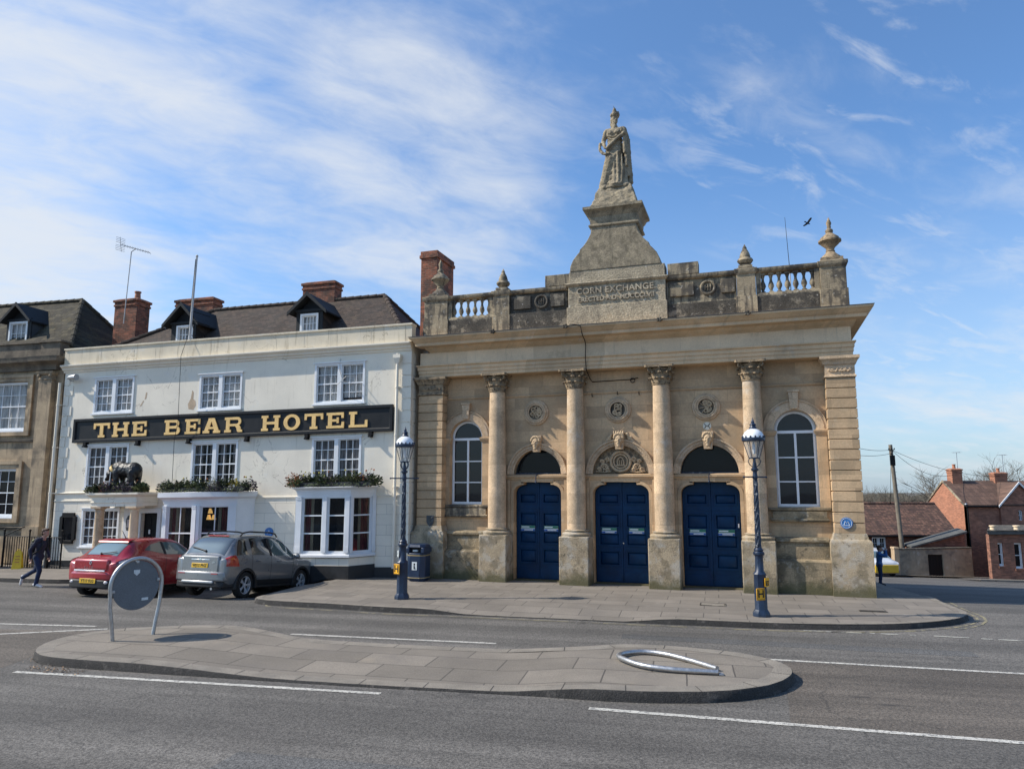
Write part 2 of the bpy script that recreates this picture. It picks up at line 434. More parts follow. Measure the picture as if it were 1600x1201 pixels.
mat('red curtain', (0.27, 0.035, 0.045), 0.95, var=0.2, vs=3, bump=0.0, streaks=((0.10, 0.012, 0.016), 0.42, 0.62, 0.8))
mat('cream lining', (0.42, 0.38, 0.26), 0.95, var=0.15, vs=6, bump=0.0)
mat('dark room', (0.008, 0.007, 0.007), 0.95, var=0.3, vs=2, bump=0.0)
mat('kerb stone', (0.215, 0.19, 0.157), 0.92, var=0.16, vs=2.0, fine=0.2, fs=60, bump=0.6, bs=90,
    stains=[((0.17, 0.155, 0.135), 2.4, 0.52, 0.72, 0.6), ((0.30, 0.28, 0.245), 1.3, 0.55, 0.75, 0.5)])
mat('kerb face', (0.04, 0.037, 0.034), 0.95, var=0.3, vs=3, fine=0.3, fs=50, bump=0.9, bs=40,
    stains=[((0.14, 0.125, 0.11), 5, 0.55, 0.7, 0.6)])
mat('road paint', (0.50, 0.48, 0.43), 0.7, var=0.1, vs=3, fine=0.15, fs=90, bump=0.3, bs=120,
    stains=[((0.20, 0.195, 0.185), 7, 0.54, 0.66, 0.75), ((0.13, 0.125, 0.12), 19, 0.52, 0.6, 0.85)])
mat('worn road paint', (0.36, 0.35, 0.31), 0.8, var=0.2, vs=3, fine=0.2, fs=90, bump=0.3,
    stains=[((0.12, 0.118, 0.112), 4, 0.46, 0.62, 0.9)])
mat('yellow line paint', (0.25, 0.22, 0.13), 0.8, var=0.2, vs=3, fine=0.2, fs=90, bump=0.3,
    stains=[((0.10, 0.096, 0.088), 4, 0.46, 0.6, 0.95)])
mat('badge cream', (0.66, 0.62, 0.5), 0.6, var=0.08, bump=0.0)
mat('leaf green', (0.045, 0.07, 0.022), 0.7, var=0.35, vs=9, bump=0.0)
mat('leaf dark', (0.022, 0.035, 0.014), 0.7, var=0.35, vs=9, bump=0.0)
mat('leaf pale', (0.13, 0.15, 0.055), 0.7, var=0.3, vs=9, bump=0.0)
mat('heather', (0.10, 0.07, 0.10), 0.8, var=0.35, vs=9, bump=0.0)
mat('flower orange', (0.42, 0.14, 0.05), 0.7, var=0.3, vs=9, bump=0.0)
mat('flower yellow', (0.52, 0.42, 0.06), 0.7, var=0.3, vs=9, bump=0.0)
mat('flower white', (0.6, 0.6, 0.55), 0.7, var=0.2, vs=9, bump=0.0)
mat('bare twig', (0.115, 0.095, 0.07), 0.9, var=0.25, vs=4, bump=0.2)
mat('van white', (0.55, 0.57, 0.60), 0.35, var=0.05, bump=0.0, coat=0.6)
mat('van yellow', (0.62, 0.40, 0.02), 0.35, var=0.05, bump=0.0, coat=0.6)
mat('bird black', (0.01, 0.01, 0.011), 0.7, var=0.2, bump=0.0)
mat('lamp amber', (0.75, 0.45, 0.10), 0.6, var=0.1, bump=0.0)
glow('lit shade', (1.0, 0.62, 0.2), 0.9)
glass('window glass', (0.006, 0.007, 0.009), 0.85, spec=0.22)
glass('arched glass', (0.010, 0.012, 0.015), 0.85, 0.03, 0.45)
glass('rear glass sky sheen', (0.028, 0.033, 0.036), 1.0, 0.04, 1.0, 1.0)  # base colour lifted to paint some reflected sky into the pane
glass('bay glass', (0.012, 0.014, 0.016), 0.3)
glass('clear lantern glass', (0.35, 0.36, 0.36), 0.28, 0.08)
glass('curtained glass', (0.02, 0.024, 0.028), 0.16)
glass('car glass', (0.010, 0.012, 0.014), 1.0, 0.03, 1.0, 1.0)
glass('car glass sky sheen', (0.08, 0.11, 0.105), 1.0, 0.05, 1.0, 1.0)  # pale base colour stands in for sky reflected in the glass


def asphalt(name, col, patch):
    m = bpy.data.materials.new(name)
    m.use_nodes = True
    t = N(m.node_tree)
    b = t.nodes['Principled BSDF']
    co = t.new('ShaderNodeTexCoord').outputs['Object']
    x, y, z = t.sep(co)
    a = radians(-12)
    u = t.math('ADD', t.math('MULTIPLY', x, cos(a)), t.math('MULTIPLY', y, sin(a)))
    v = t.math('SUBTRACT', t.math('MULTIPLY', y, cos(a)), t.math('MULTIPLY', x, sin(a)))
    lane = t.noise(t.comb(t.math('MULTIPLY', u, 0.08), t.math('MULTIPLY', v, 0.9), 0.0), 1.0, 4, 0.6)
    big = t.noise(co, 0.45, 6, 0.6)
    grit = t.noise(co, 27, 4, 0.8)
    grit2 = t.new('ShaderNodeTexVoronoi', Vector=co, Scale=45.0)
    c = t.mix(t.ramp(big, 0.3, 0.7), tuple(k * 0.86 for k in col), tuple(k * 1.14 for k in col))
    f = t.ramp(lane, 0.3, 0.7, 0.82, 1.18)
    c = t.mix(1.0, c, t.comb(f, f, f), 'MULTIPLY')
    f = t.ramp(grit, 0.3, 0.7, 0.42, 1.6)
    c = t.mix(1.0, c, t.comb(f, f, f), 'MULTIPLY')
    # odd pale chippings, dark pits, and fretted dark smears
    c = t.mix(t.ramp(t.noise(co, 30, 2, 0.5), 0.68, 0.74, 0, 0.6), c, (0.24, 0.235, 0.225))
    c = t.mix(t.ramp(t.noise(co, 24, 3, 0.6), 0.6, 0.74, 0, 0.5), c, (0.035, 0.035, 0.036))
    sm = t.noise(t.comb(t.math('MULTIPLY', u, 0.9), t.math('MULTIPLY', v, 5.0), 2.0), 1.0, 6, 0.7)
    area = t.ramp(t.noise(co, 0.22, 2, 0.5), 0.48, 0.6)
    c = t.mix(t.math('MULTIPLY', t.ramp(sm, 0.58, 0.68, 0, patch), area), c, (0.045, 0.04, 0.036))
    # hairline cracks, oil drips and pale tyre-polished runs
    cv = t.new('ShaderNodeTexVoronoi', dict(feature='DISTANCE_TO_EDGE'), Vector=t.vmath('ADD', co, t.vmath('MULTIPLY', t.new('ShaderNodeTexNoise', Vector=co, Scale=1.6, Detail=5.0).outputs['Color'], (0.9, 0.9, 0.0))), Scale=0.42)
    c = t.mix(t.ramp(t.noise(co, 0.9, 5, 0.6), 0.60, 0.72, 0, 0.45), c, (0.05, 0.047, 0.044))
    cm = t.math('MULTIPLY', t.ramp(cv.outputs[0], 0.002, 0.009, 0.4, 0.0), t.ramp(t.noise(co, 0.33, 2, 0.5), 0.5, 0.56))
    c = t.mix(cm, c, (0.025, 0.024, 0.023))
    c = t.mix(t.ramp(t.noise(co, 5.5, 2, 0.5), 0.70, 0.76, 0, 0.45), c, (0.04, 0.038, 0.036))
    run = t.noise(t.comb(t.math('MULTIPLY', u, 0.03), t.math('MULTIPLY', v, 1.3), 4.0), 1.0, 2, 0.5)
    f = t.ramp(run, 0.42, 0.62, 0.84, 1.16)
    c = t.mix(1.0, c, t.comb(f, f, f), 'MULTIPLY')
    t.put(b.inputs['Base Color'], c)
    b.inputs['Roughness'].default_value = 0.88
    bn = t.new('ShaderNodeBump', Height=t.math('ADD', grit, t.math('MULTIPLY', grit2.outputs[0], 0.8)))
    bn.inputs['Strength'].default_value = 0.55
    bn.inputs['Distance'].default_value = 0.012
    t.put(b.inputs['Normal'], bn.outputs[0])
    MATS[name] = m
    return m


asphalt('asphalt', (0.102, 0.094, 0.084), 0.8)
asphalt('worn asphalt', (0.098, 0.083, 0.068), 1.0)
asphalt('patch asphalt', (0.078, 0.076, 0.073), 0.3)
asphalt('side street asphalt', (0.085, 0.086, 0.09), 0.3)
mat('slabs', (0.178, 0.156, 0.131), 0.9, var=0.1, vs=0.9, fine=0.16, fs=60, bump=0.35, bs=90,
    brick=dict(w=0.95, h=0.62, m=0.011, dv=0.11, axes='floor', rot=-15.5, off=0.37, mamt=0.8,
               mortar=(0.05, 0.045, 0.04), depth=1.0, wob=0.012),
    stains=[((0.145, 0.13, 0.115), 0.8, 0.52, 0.74, 0.6), ((0.34, 0.31, 0.275), 2.1, 0.58, 0.76, 0.4), ((0.11, 0.10, 0.09), 14, 0.66, 0.74, 0.6)])
mat('island slabs', (0.178, 0.155, 0.127), 0.9, var=0.12, vs=0.9, fine=0.18, fs=60, bump=0.35, bs=90,
    brick=dict(w=1.25, h=0.75, m=0.013, dv=0.13, axes='floor', rot=-13, off=0.42, mamt=0.8,
               mortar=(0.048, 0.042, 0.037), depth=1.0, wob=0.012),
    stains=[((0.15, 0.132, 0.115), 0.7, 0.5, 0.72, 0.6), ((0.34, 0.27, 0.18), 0.9, 0.6, 0.78, 0.4), ((0.11, 0.10, 0.09), 16, 0.66, 0.74, 0.6)])
mat('earth', (0.11, 0.105, 0.09), 0.95, var=0.2, vs=0.3, bump=0.3)
MT = MATS

# ------------------------------------------------------------------ mesh helpers
class MB:
    def __init__(s):
        s.v = []
        s.f = []
        s.m = []
        s.sm = []

    def face(s, pts, m=0, smooth=False):
        b = len(s.v)
        s.v += [tuple(p) for p in pts]
        s.f.append(tuple(range(b, b + len(pts))))
        s.m.append(m)
        s.sm.append(smooth)

    def grid(s, rows, m=0, smooth=False, close_u=False, close_v=False):
        """rows of points -> quads"""
        b = len(s.v)
        nr, nc = len(rows), len(rows[0])
        for r in rows:
            s.v += [tuple(p) for p in r]
        for i in range(nr if close_v else nr - 1):
            for j in range(nc if close_u else nc - 1):
                a, c = (i + 1) % nr, (j + 1) % nc
                s.f.append((b + i * nc + j, b + i * nc + c, b + a * nc + c, b + a * nc + j))
                s.m.append(m)
                s.sm.append(smooth)
        return b

    def fan(s, idx, m=0, smooth=False):
        s.f.append(tuple(idx))
        s.m.append(m)
        s.sm.append(smooth)

    def box(s, x0, x1, y0, y1, z0, z1, m=0):
        if x0 > x1: x0, x1 = x1, x0
        if y0 > y1: y0, y1 = y1, y0
        if z0 > z1: z0, z1 = z1, z0
        s.hexa([(x0, y0, z0), (x1, y0, z0), (x1, y1, z0), (x0, y1, z0)],
               [(x0, y0, z1), (x1, y0, z1), (x1, y1, z1), (x0, y1, z1)], m)

    def hexa(s, lo, hi, m=0):
        n = len(lo)
        b = len(s.v)
        s.v += [tuple(p) for p in lo] + [tuple(p) for p in hi]
        s.fan(range(b + n - 1, b - 1, -1), m)
        s.fan(range(b + n, b + 2 * n), m)
        for i in range(n):
            j = (i + 1) % n
            s.fan((b + i, b + j, b + n + j, b + n + i), m)

    def prism(s, poly, c0, c1, axis='y', m=0):
        def P(a, b, c):
            return {'y': (a, c, b), 'z': (a, b, c), 'x': (c, a, b)}[axis]
        s.hexa([P(a, b, c0) for a, b in poly], [P(a, b, c1) for a, b in poly], m)

    def plate(s, outer, holes=(), y0=0.0, y1=0.1, m=0, mh=None, axis='y'):
        """flat slab in the x-z plane with holes, extruded along y"""
        def P(p, c):
            return {'y': (p[0], c, p[1]), 'z': (p[0], p[1], c), 'x': (c, p[0], p[1])}[axis]
        loops = [list(outer)] + [list(h) for h in holes]
        tri = tessellate_polygon([[Vector((a, b, 0)) for a, b in lp] for lp in loops])
        flat = [p for lp in loops for p in lp]
        for c in (y0, y1):
            b = len(s.v)
            s.v += [P(p, c) for p in flat]
            for t in tri:
                s.fan((b + t[0], b + t[1], b + t[2]), m)
        for k, lp in enumerate(loops):
            n = len(lp)
            b = len(s.v)
            s.v += [P(p, y0) for p in lp] + [P(p, y1) for p in lp]
            for i in range(n):
                j = (i + 1) % n
                s.fan((b + i, b + j, b + n + j, b + n + i), m if k == 0 or mh is None else mh)

    def lathe(s, prof, cx=0, cy=0, z0=0, seg=20, m=0, smooth=True, rot=0.0, sx=1.0, sy=1.0, caps=True, twist=0.0):
        rows = []
        for k, (r, z) in enumerate(prof):
            tw = rot + twist * z
            rows.append([(cx + sx * r * cos(2 * pi * i / seg + tw), cy + sy * r * sin(2 * pi * i / seg + tw), z0 + z) for i in range(seg)])
        b = s.grid(rows, m, smooth, close_u=True)
        if caps:
            if prof[0][0] > 1e-4:
                s.fan(range(b + seg - 1, b - 1, -1), m)
            if prof[-1][0] > 1e-4:
                e = b + (len(prof) - 1) * seg
                s.fan(range(e, e + seg), m)

    def tube(s, path, r, seg=8, m=0, smooth=True, closed=False, caps=True):
        P = [Vector(p) for p in path]
        n = len(P)
        R = list(r) if isinstance(r, (list, tuple)) else [r] * n
        rows = []
        up = None
        for i in range(n):
            if closed:
                t = (P[(i + 1) % n] - P[i - 1])
            else:
                t = P[min(i + 1, n - 1)] - P[max(i - 1, 0)]
            if t.length < 1e-9:
                t = Vector((0, 0, 1))
            t.normalize()
            if up is None:
                ref = Vector((0, 0, 1)) if abs(t.z) < 0.9 else Vector((1, 0, 0))
                up = t.cross(ref).normalized()
            else:
                up = (up - t * up.dot(t))
                if up.length < 1e-6:
                    up = t.orthogonal()
                up.normalize()
            w_ = t.cross(up)
            rows.append([P[i] + (up * cos(2 * pi * k / seg) + w_ * sin(2 * pi * k / seg)) * R[i] for k in range(seg)])
        b = s.grid(rows, m, smooth, close_u=True, close_v=closed)
        if caps and not closed:
            s.fan(range(b + seg - 1, b - 1, -1), m)
            e = b + (n - 1) * seg
            s.fan(range(e, e + seg), m)

    def ell(s, c, r, rot=None, nu=14, nv=9, m=0, smooth=True):
        c = Vector(c)
        if not isinstance(r, (tuple, list)):
            r = (r, r, r)
        R = rot if rot is not None else Matrix.Identity(3)
        rows = []
        for i in range(nv + 1):
            th = pi * i / nv
            th = min(max(th, 0.02), pi - 0.02)
            rows.append([c + R @ Vector((r[0] * sin(th) * cos(2 * pi * j / nu), r[1] * sin(th) * sin(2 * pi * j / nu), -r[2] * cos(th))) for j in range(nu)])
        b = s.grid(rows, m, smooth, close_u=True)
        s.fan(range(b + nu - 1, b - 1, -1), m, smooth)
        e = b + nv * nu
        s.fan(range(e, e + nu), m, smooth)

    def limb(s, a, b, ra, rb, m=0, seg=12):
        """tapered capsule"""
        a, b = Vector(a), Vector(b)
        s.tube([a, a.lerp(b, 0.33), a.lerp(b, 0.66), b], [ra, ra * 0.67 + rb * 0.33, ra * 0.33 + rb * 0.67, rb], seg, m)
        s.ell(a, ra * 0.999, nu=seg, nv=8, m=m)
        s.ell(b, rb * 0.999, nu=seg, nv=8, m=m)

    def sweep(s, prof, path, m=0, smooth=False, ends=True):
        """profile [(out, z)] carried round a plan path [(x, y)] with mitred corners; out is to the right of travel"""
        n = len(path)
        rows = []
        for i, (x, y) in enumerate(path):
            dirs = []
            if i > 0:
                d_ = Vector((x - path[i - 1][0], y - path[i - 1][1]))
                dirs.append(d_.normalized())
            if i < n - 1:
                d_ = Vector((path[i + 1][0] - x, path[i + 1][1] - y))
                dirs.append(d_.normalized())
            nr = [Vector((d_.y, -d_.x)) for d_ in dirs]
            nn = sum(nr, Vector((0, 0)))
            nn = nn / max(1e-6, nn.length)
            nn = nn / max(0.2, nn.dot(nr[0]))
            rows.append([(x + nn.x * o, y + nn.y * o, z) for o, z in prof])
        b = s.grid(rows, m, smooth)
        if ends:
            k = len(prof)
            s.fan(range(b, b + k), m)
            e = b + (n - 1) * k
            s.fan(range(e + k - 1, e - 1, -1), m)

    def add(s, o, M=None, m=None):
        b = len(s.v)
        for p in o.v:
            s.v.append(tuple(M @ Vector(p)) if M is not None else p)
        for f, mm, sm in zip(o.f, o.m, o.sm):
            s.f.append(tuple(i + b for i in f))
            s.m.append(mm if m is None else m)
            s.sm.append(sm)

    def build(s, name, mats, parent=None, xf=None, bevel=0.0, angle=38, recalc=True, weld=True, loc=None, seg=2):
        me = bpy.data.meshes.new(name)
        vs = [xf(p) for p in s.v] if xf else s.v
        me.from_pydata([tuple(p) for p in vs], [], s.f)
        for q in (mats if isinstance(mats, (list, tuple)) else [mats]):
            me.materials.append(MATS[q] if isinstance(q, str) else q)
        me.polygons.foreach_set('material_index', s.m)
        me.polygons.foreach_set('use_smooth', s.sm)
        bm = bmesh.new()
        bm.from_mesh(me)
        if weld:
            bmesh.ops.remove_doubles(bm, verts=bm.verts, dist=1e-5)
        if recalc:
            bmesh.ops.recalc_face_normals(bm, faces=bm.faces)
        bm.to_mesh(me)
        bm.free()
        me.set_sharp_from_angle(angle=radians(angle))
        o = bpy.data.objects.new(name, me)
        COL.objects.link(o)
        if parent is not None:
            o.parent = parent
        if loc is not None:
            o.location = loc
        if bevel:
            md = o.modifiers.new('bevel', 'BEVEL')
            md.width = bevel
            md.segments = seg
            md.limit_method = 'ANGLE'
            md.angle_limit = radians(40)
        return o


def freeze(o, smooth=True):
    """turn the modified mesh into the object's own mesh"""
    dg = bpy.context.evaluated_depsgraph_get()
    me = bpy.data.meshes.new_from_object(o.evaluated_get(dg))
    o.modifiers.clear()
    o.data = me
    if smooth:
        me.polygons.foreach_set('use_smooth', [True] * len(me.polygons))
    return o


def sculpt(name, mb, mats, parent=None, voxel=0.02, iters=3, disp=0.0, dscale=8.0):
    """overlapping closed pieces -> one continuous skin"""
    o = mb.build(name, mats, None, weld=False)
    md = o.modifiers.new('remesh', 'REMESH')
    md.mode = 'VOXEL'
    md.voxel_size = voxel
    if iters:
        ms = o.modifiers.new('smooth', 'SMOOTH')
        ms.iterations = iters
        ms.factor = 0.5
    freeze(o)
    if disp:
        for v in o.data.vertices:
            n_ = mnoise.fractal(v.co * dscale, 1.0, 2.0, 3)
            v.co += v.normal * n_ * disp
    if parent is not None:
        o.parent = parent
    return o


def tag(o, label, cat, group=None):
    o['label'] = label
    o['category'] = cat
    if group:
        o['group'] = group
    return o


def thing(name, label, cat, loc=(0, 0, 0), rz=0.0, group=None):
    o = bpy.data.objects.new(name, None)
    o.empty_display_size = 0.3
    COL.objects.link(o)
    o.location = loc
    o.rotation_euler = (0, 0, rz)
    return tag(o, label, cat, group)


def struct(name, mb, mats, **kw):
    o = mb.build(name, mats, None, **kw)
    o['kind'] = 'structure'
    return o


def dup(root, loc=None, rz=None, label=None, parent=None):
    r = root.copy()
    COL.objects.link(r)
    if parent is not None:
        r.parent = parent
    if loc is not None:
        r.location = loc
    if rz is not None:
        r.rotation_euler = (0, 0, rz)
    if label:
        r['label'] = label
    for ch in [c for c in bpy.data.objects if c.parent is root]:
        dup(ch, parent=r)
    return r


def text_mb(body, size, depth, align='CENTER', spacing=1.0, bold=0.0):
    """lettering as a mesh, upright in the x-z plane facing -y"""
    cu = bpy.data.curves.new('lettering', 'FONT')
    cu.body = body
    cu.size = size
    cu.extrude = depth / 2
    cu.align_x = align
    cu.align_y = 'CENTER'
    cu.space_character = spacing
    cu.offset = bold
    cu.resolution_u = 3
    o = bpy.data.objects.new('lettering', cu)
    COL.objects.link(o)
    dg = bpy.context.evaluated_depsgraph_get()
    me = bpy.data.meshes.new_from_object(o.evaluated_get(dg))
    mb = MB()
    for p in me.polygons:
        mb.face([(me.vertices[i].co.x, -me.vertices[i].co.z, me.vertices[i].co.y) for i in p.vertices])
    bpy.data.objects.remove(o)
    bpy.data.curves.remove(cu)
    bpy.data.meshes.remove(me)
    return mb


def arc(cx, cz, r, a0, a1, n):
    return [(cx + r * cos(radians(a0 + (a1 - a0) * i / n)), cz + r * sin(radians(a0 + (a1 - a0) * i / n))) for i in range(n + 1)]


def TR(x=0, y=0, z=0, rz=0.0, s=1.0):
    return Matrix.Translation((x, y, z)) @ Matrix.Rotation(rz, 4, 'Z') @ Matrix.Scale(s, 4)


def smooth01(v, a, b):
    t = min(1, max(0, (v - a) / (b - a)))
    return t * t * (3 - 2 * t)


# plan frames of the two main fronts
A_CE, A_HO = radians(18.7), radians(14.0)
O_CE, O_HO = Vector((3.577, 22.475, 0)), Vector((-3.718, 23.984, 0))


def ce(u, y, z=0.0):
    return Vector((O_CE.x + u * cos(A_CE) + y * sin(A_CE), O_CE.y - u * sin(A_CE) + y * cos(A_CE), z))


def ho(u, y, z=0.0):
    return Vector((O_HO.x + u * cos(A_HO) + y * sin(A_HO), O_HO.y - u * sin(A_HO) + y * cos(A_HO), z))


def G(x, y):
    """height of the road surface: level market place, a shallow dip where the cars stand, the side street running downhill"""
    z = -0.12
    dx_, dy_ = x - O_CE.x, y - O_CE.y
    u = dx_ * cos(A_CE) - dy_ * sin(A_CE)
    v = dx_ * sin(A_CE) + dy_ * cos(A_CE)
    z -= 0.085 * min(max(0.0, v + 1.2), 60.0) * smooth01(u, 5.0, 8.0) * smooth01(v + 1.2, 0.0, 4.0)
    z -= 0.27 * smooth01(y, 20.2, 22.6) * smooth01(-x, 4.9, 6.4) * smooth01(x, -13.5, -10.5)
    return z

# ================================================================== THE GROUND
def frange(a, b, st):
    n = max(1, int(round((b - a) / st)))
    return [a + (b - a) * i / n for i in range(n + 1)]


def axis(*segs):
    out = []
    for a, b, st in segs:
        r = frange(a, b, st)
        out += r if not out else r[1:]
    return out


mb = MB()
xs = axis((-900, -100, 200), (-100, -45, 27), (-45, 80, 12.5), (80, 120, 20), (120, 900, 200))
ys = axis((-300, -20, 70), (-20, 100, 12), (100, 300, 50), (300, 1500, 300))
mb.grid([[(x, y, -9.0 if y > 18 and x > -10 else -0.5) for x in xs] for y in ys])
struct('ground', mb, 'earth')
mb = MB()
xs = axis((-60, -14, 2.5), (-14, 18, 0.5), (18, 62, 1.5))
ys = axis((-14, 6, 4), (6, 30, 0.5), (30, 100, 2.0))
mb.grid([[(x, y, G(x, y)) for x in xs] for y in ys], smooth=True)
struct('road', mb, 'asphalt')


def resample(pts, st):
    out = []
    for a, b in zip(pts[:-1], pts[1:]):
        n = max(1, int((Vector(b) - Vector(a)).length / st))
        out += [tuple(Vector(a).lerp(Vector(b), i / n)) for i in range(n)]
    return out + [tuple(pts[-1])]


def relax(pts, it, closed=False):
    P = [Vector(p) for p in pts]
    for _ in range(it):
        Q = P[:]
        for i in range(len(P)):
            if closed or 0 < i < len(P) - 1:
                Q[i] = P[i] * 0.5 + (P[i - 1] + P[(i + 1) % len(P)]) * 0.25
        P = Q
    return P


def near_back(x, y):
    """the wall foot opposite a kerb point"""
    v = Vector((x, y, 0)) - O_CE
    u, yy = v.x * cos(A_CE) - v.y * sin(A_CE), v.x * sin(A_CE) + v.y * cos(A_CE)
    if x < -4.2:
        q = Vector((x, y, 0)) - O_HO
        uu = q.x * cos(A_HO) - q.y * sin(A_HO)
        return ho(min(uu, 0.2), 0.4)
    if u > 6.3 - 0.2:
        if yy > -0.3:
            return ce(6.2, yy)
        return ce(6.2, -0.4)
    return ce(max(u, -6.6), 0.4)


front = [(-34, 28.6), (-22, 25.4), (-16.4, 23.9), (-14, 23.4), (-12.8, 24.2), (-9, 24.0), (-7.0, 23.9), (-5.5, 23.5), (-5.75, 22.4),
         (-6.75, 20.3), (-7.0, 19.6), (-6.3, 19.25), (-4.7, 18.8), (-3.11, 18.2), (-1.55, 17.9), (0, 17.5), (1.5, 17.15),
         (2.87, 16.78), (4.09, 16.5), (5.51, 16.14), (7.0, 15.98), (8.2, 16.0), (9.4, 16.35), (10.2, 16.8), (10.85, 17.5)]
front += [tuple(ce(8.1, v))[:2] for v in (-1.5, 0.5)] + [tuple(ce(8.4, v))[:2] for v in (4, 10, 20, 34, 48)]
front = relax(resample(front, 0.33), 3)


def kerb_h(p):
    h = 0.12
    if p.y < 20:
        d_ = 1 - (smooth01(p.x, -2.3, -0.9) - smooth01(p.x, 2.4, 3.7))
        h = 0.02 + 0.10 * d_
    return h


rows = []
for p in front:
    b = near_back(p.x, p.y)
    hf = G(p.x, p.y) + kerb_h(p)
    zb = 0.0 if (p.x < 11.0 and p.y < 27) or p.x < 0 else G(b.x, b.y) + 0.12
    L_ = max(0.3, (Vector((b.x, b.y)) - p).length)
    row = []
    for k in range(9):
        t = (k / 8) ** 1.3
        q = p.lerp(Vector((b.x, b.y)), t)
        e = smooth01(t * L_, 0.0, 1.5)
        row.append((q.x, q.y, hf + (zb - hf) * e * (1 if L_ > 1.5 else t)))
    rows.append(row)
mb = MB()
mb.grid(rows, smooth=True)
struct('pavement', mb, 'slabs')


def kerb(name, P, hfun, width, closed=False, overhang=0.004):
    n = len(P)
    top, face = [], []
    rnd = random.Random(5)
    for i, p in enumerate(P):
        a, b = (P[i - 1], P[(i + 1) % n]) if closed else (P[max(i - 1, 0)], P[min(i + 1, n - 1)])
        t = (b - a).normalized()
        nr = Vector((-t.y, t.x))
        g = G(p.x, p.y)
        h = g + hfun(p) + overhang
        j = rnd.uniform(-0.006, 0.006)
        q = p + nr * width
        o = p + nr * j
        face.append([(o.x - nr.x * 0.02, o.y - nr.y * 0.02, g - 0.06), (o.x - nr.x * 0.004, o.y - nr.y * 0.004, h - 0.025), (o.x + nr.x * 0.012, o.y + nr.y * 0.012, h)])
        top.append([(o.x + nr.x * 0.012, o.y + nr.y * 0.012, h), (q.x, q.y, h)])
    mb = MB()
    run = 0.0
    for i in range(1, n):
        run += (P[i] - P[i - 1]).length
        if run > 0.92:
            run = rnd.uniform(-0.1, 0.1)
            (ax, ay, az), (bx, by, bz) = top[i]
            tx, ty = (P[i] - P[i - 1]).normalized() * 0.007
            mb.face([(ax - tx, ay - ty, az + .002), (ax + tx, ay + ty, az + .002), (bx + tx, by + ty, bz + .002), (bx - tx, by - ty, bz + .002)], 1)
    mb.grid(top, 0, close_v=closed)
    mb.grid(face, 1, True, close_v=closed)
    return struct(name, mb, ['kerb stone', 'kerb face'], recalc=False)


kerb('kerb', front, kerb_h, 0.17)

# traffic island in the middle of the road
near = [(-8.78, 14.2), (-8.62, 13.5), (-8.2, 12.99), (-7.64, 12.8), (-7.13, 12.68), (-6.34, 12.5), (-5.62, 12.32), (-3.82, 11.91), (-2.75, 11.66), (-1.54, 11.42), (0.28, 11.1),
        (0.92, 10.94), (1.63, 10.76), (2.9, 10.72), (3.8, 11.05), (4.35, 11.65), (4.56, 12.25)]
far = [(4.42, 12.75), (3.95, 13.28), (2.81, 13.8), (2.0, 13.95), (1.15, 13.62), (0, 13.98), (-1.95, 14.38), (-4.19, 14.95), (-5.0, 15.45),
       (-5.6, 15.82), (-6.75, 15.85), (-8.2, 15.45), (-8.7, 14.8)]
out = relax(resample(near + far + [near[0]], 0.2)[:-1], 4, True)


def isl_h(p):
    return 0.035 + 0.10 * (1 - smooth01(p.x, -6.4, -3.4)) + 0.115 * smooth01(p.x, -0.3, 1.3)


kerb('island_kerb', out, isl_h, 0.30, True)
inner = []
for i, p in enumerate(out):
    t = (out[(i + 1) % len(out)] - out[i - 1]).normalized()
    inner.append(p + Vector((-t.y, t.x)) * 0.26)


def span(x):
    ysx = []
    for a, b in zip(inner, inner[1:] + inner[:1]):
        if (a.x - x) * (b.x - x) <= 0 and abs(a.x - b.x) > 1e-6:
            ysx.append(a.y + (b.y - a.y) * (x - a.x) / (b.x - a.x))
    return min(ysx), max(ysx)


x0, x1 = min(p.x for p in inner) + 0.02, max(p.x for p in inner) - 0.02
rows = []
for x in frange(x0, x1, 0.15):
    a, b = span(x)
    rows.append([(x, a + (b - a) * k / 8, G(x, a) + isl_h(Vector((x, a))) + 0.012 * sin(pi * k / 8)) for k in range(9)])
mb = MB()
mb.grid(rows, smooth=True)
struct('traffic_island', mb, 'island slabs')


SRND = random.Random(17)


def stripe(mb, pts, wd, m=0, lift=0.006):
    """a painted line laid in short worn lengths with ragged edges"""
    P = relax(resample(pts, 0.4), 1)
    P = [Vector(p) for p in resample([tuple(p) for p in P], 0.09)]
    L = []
    for i, p in enumerate(P):
        t = (P[min(i + 1, len(P) - 1)] - P[max(i - 1, 0)]).normalized()
        nr = Vector((-t.y, t.x)) * wd / 2
        a, b = p - nr * SRND.uniform(0.82, 1.04), p + nr * SRND.uniform(0.82, 1.04)
        L.append(((a.x, a.y, G(a.x, a.y) + lift), (b.x, b.y, G(b.x, b.y) + lift)))
    for q, r in zip(L, L[1:]):
        if m == 0 or SRND.random() > 0.09:
            mb.face([q[0], q[1], r[1], r[0]], m)


def road_patch(poly, m):
    """a laid area of different tarmac, following the road surface"""
    (a, b, c, d_) = [Vector(p) for p in poly]
    rows = [[(lambda q: (q.x, q.y, G(q.x, q.y) + 0.0025))(a.lerp(d_, i / 12).lerp(b.lerp(c, i / 12), j / 24)) for j in range(25)] for i in range(13)]
    mb = MB()
    mb.grid(rows)
    struct('road_patch', mb, m)


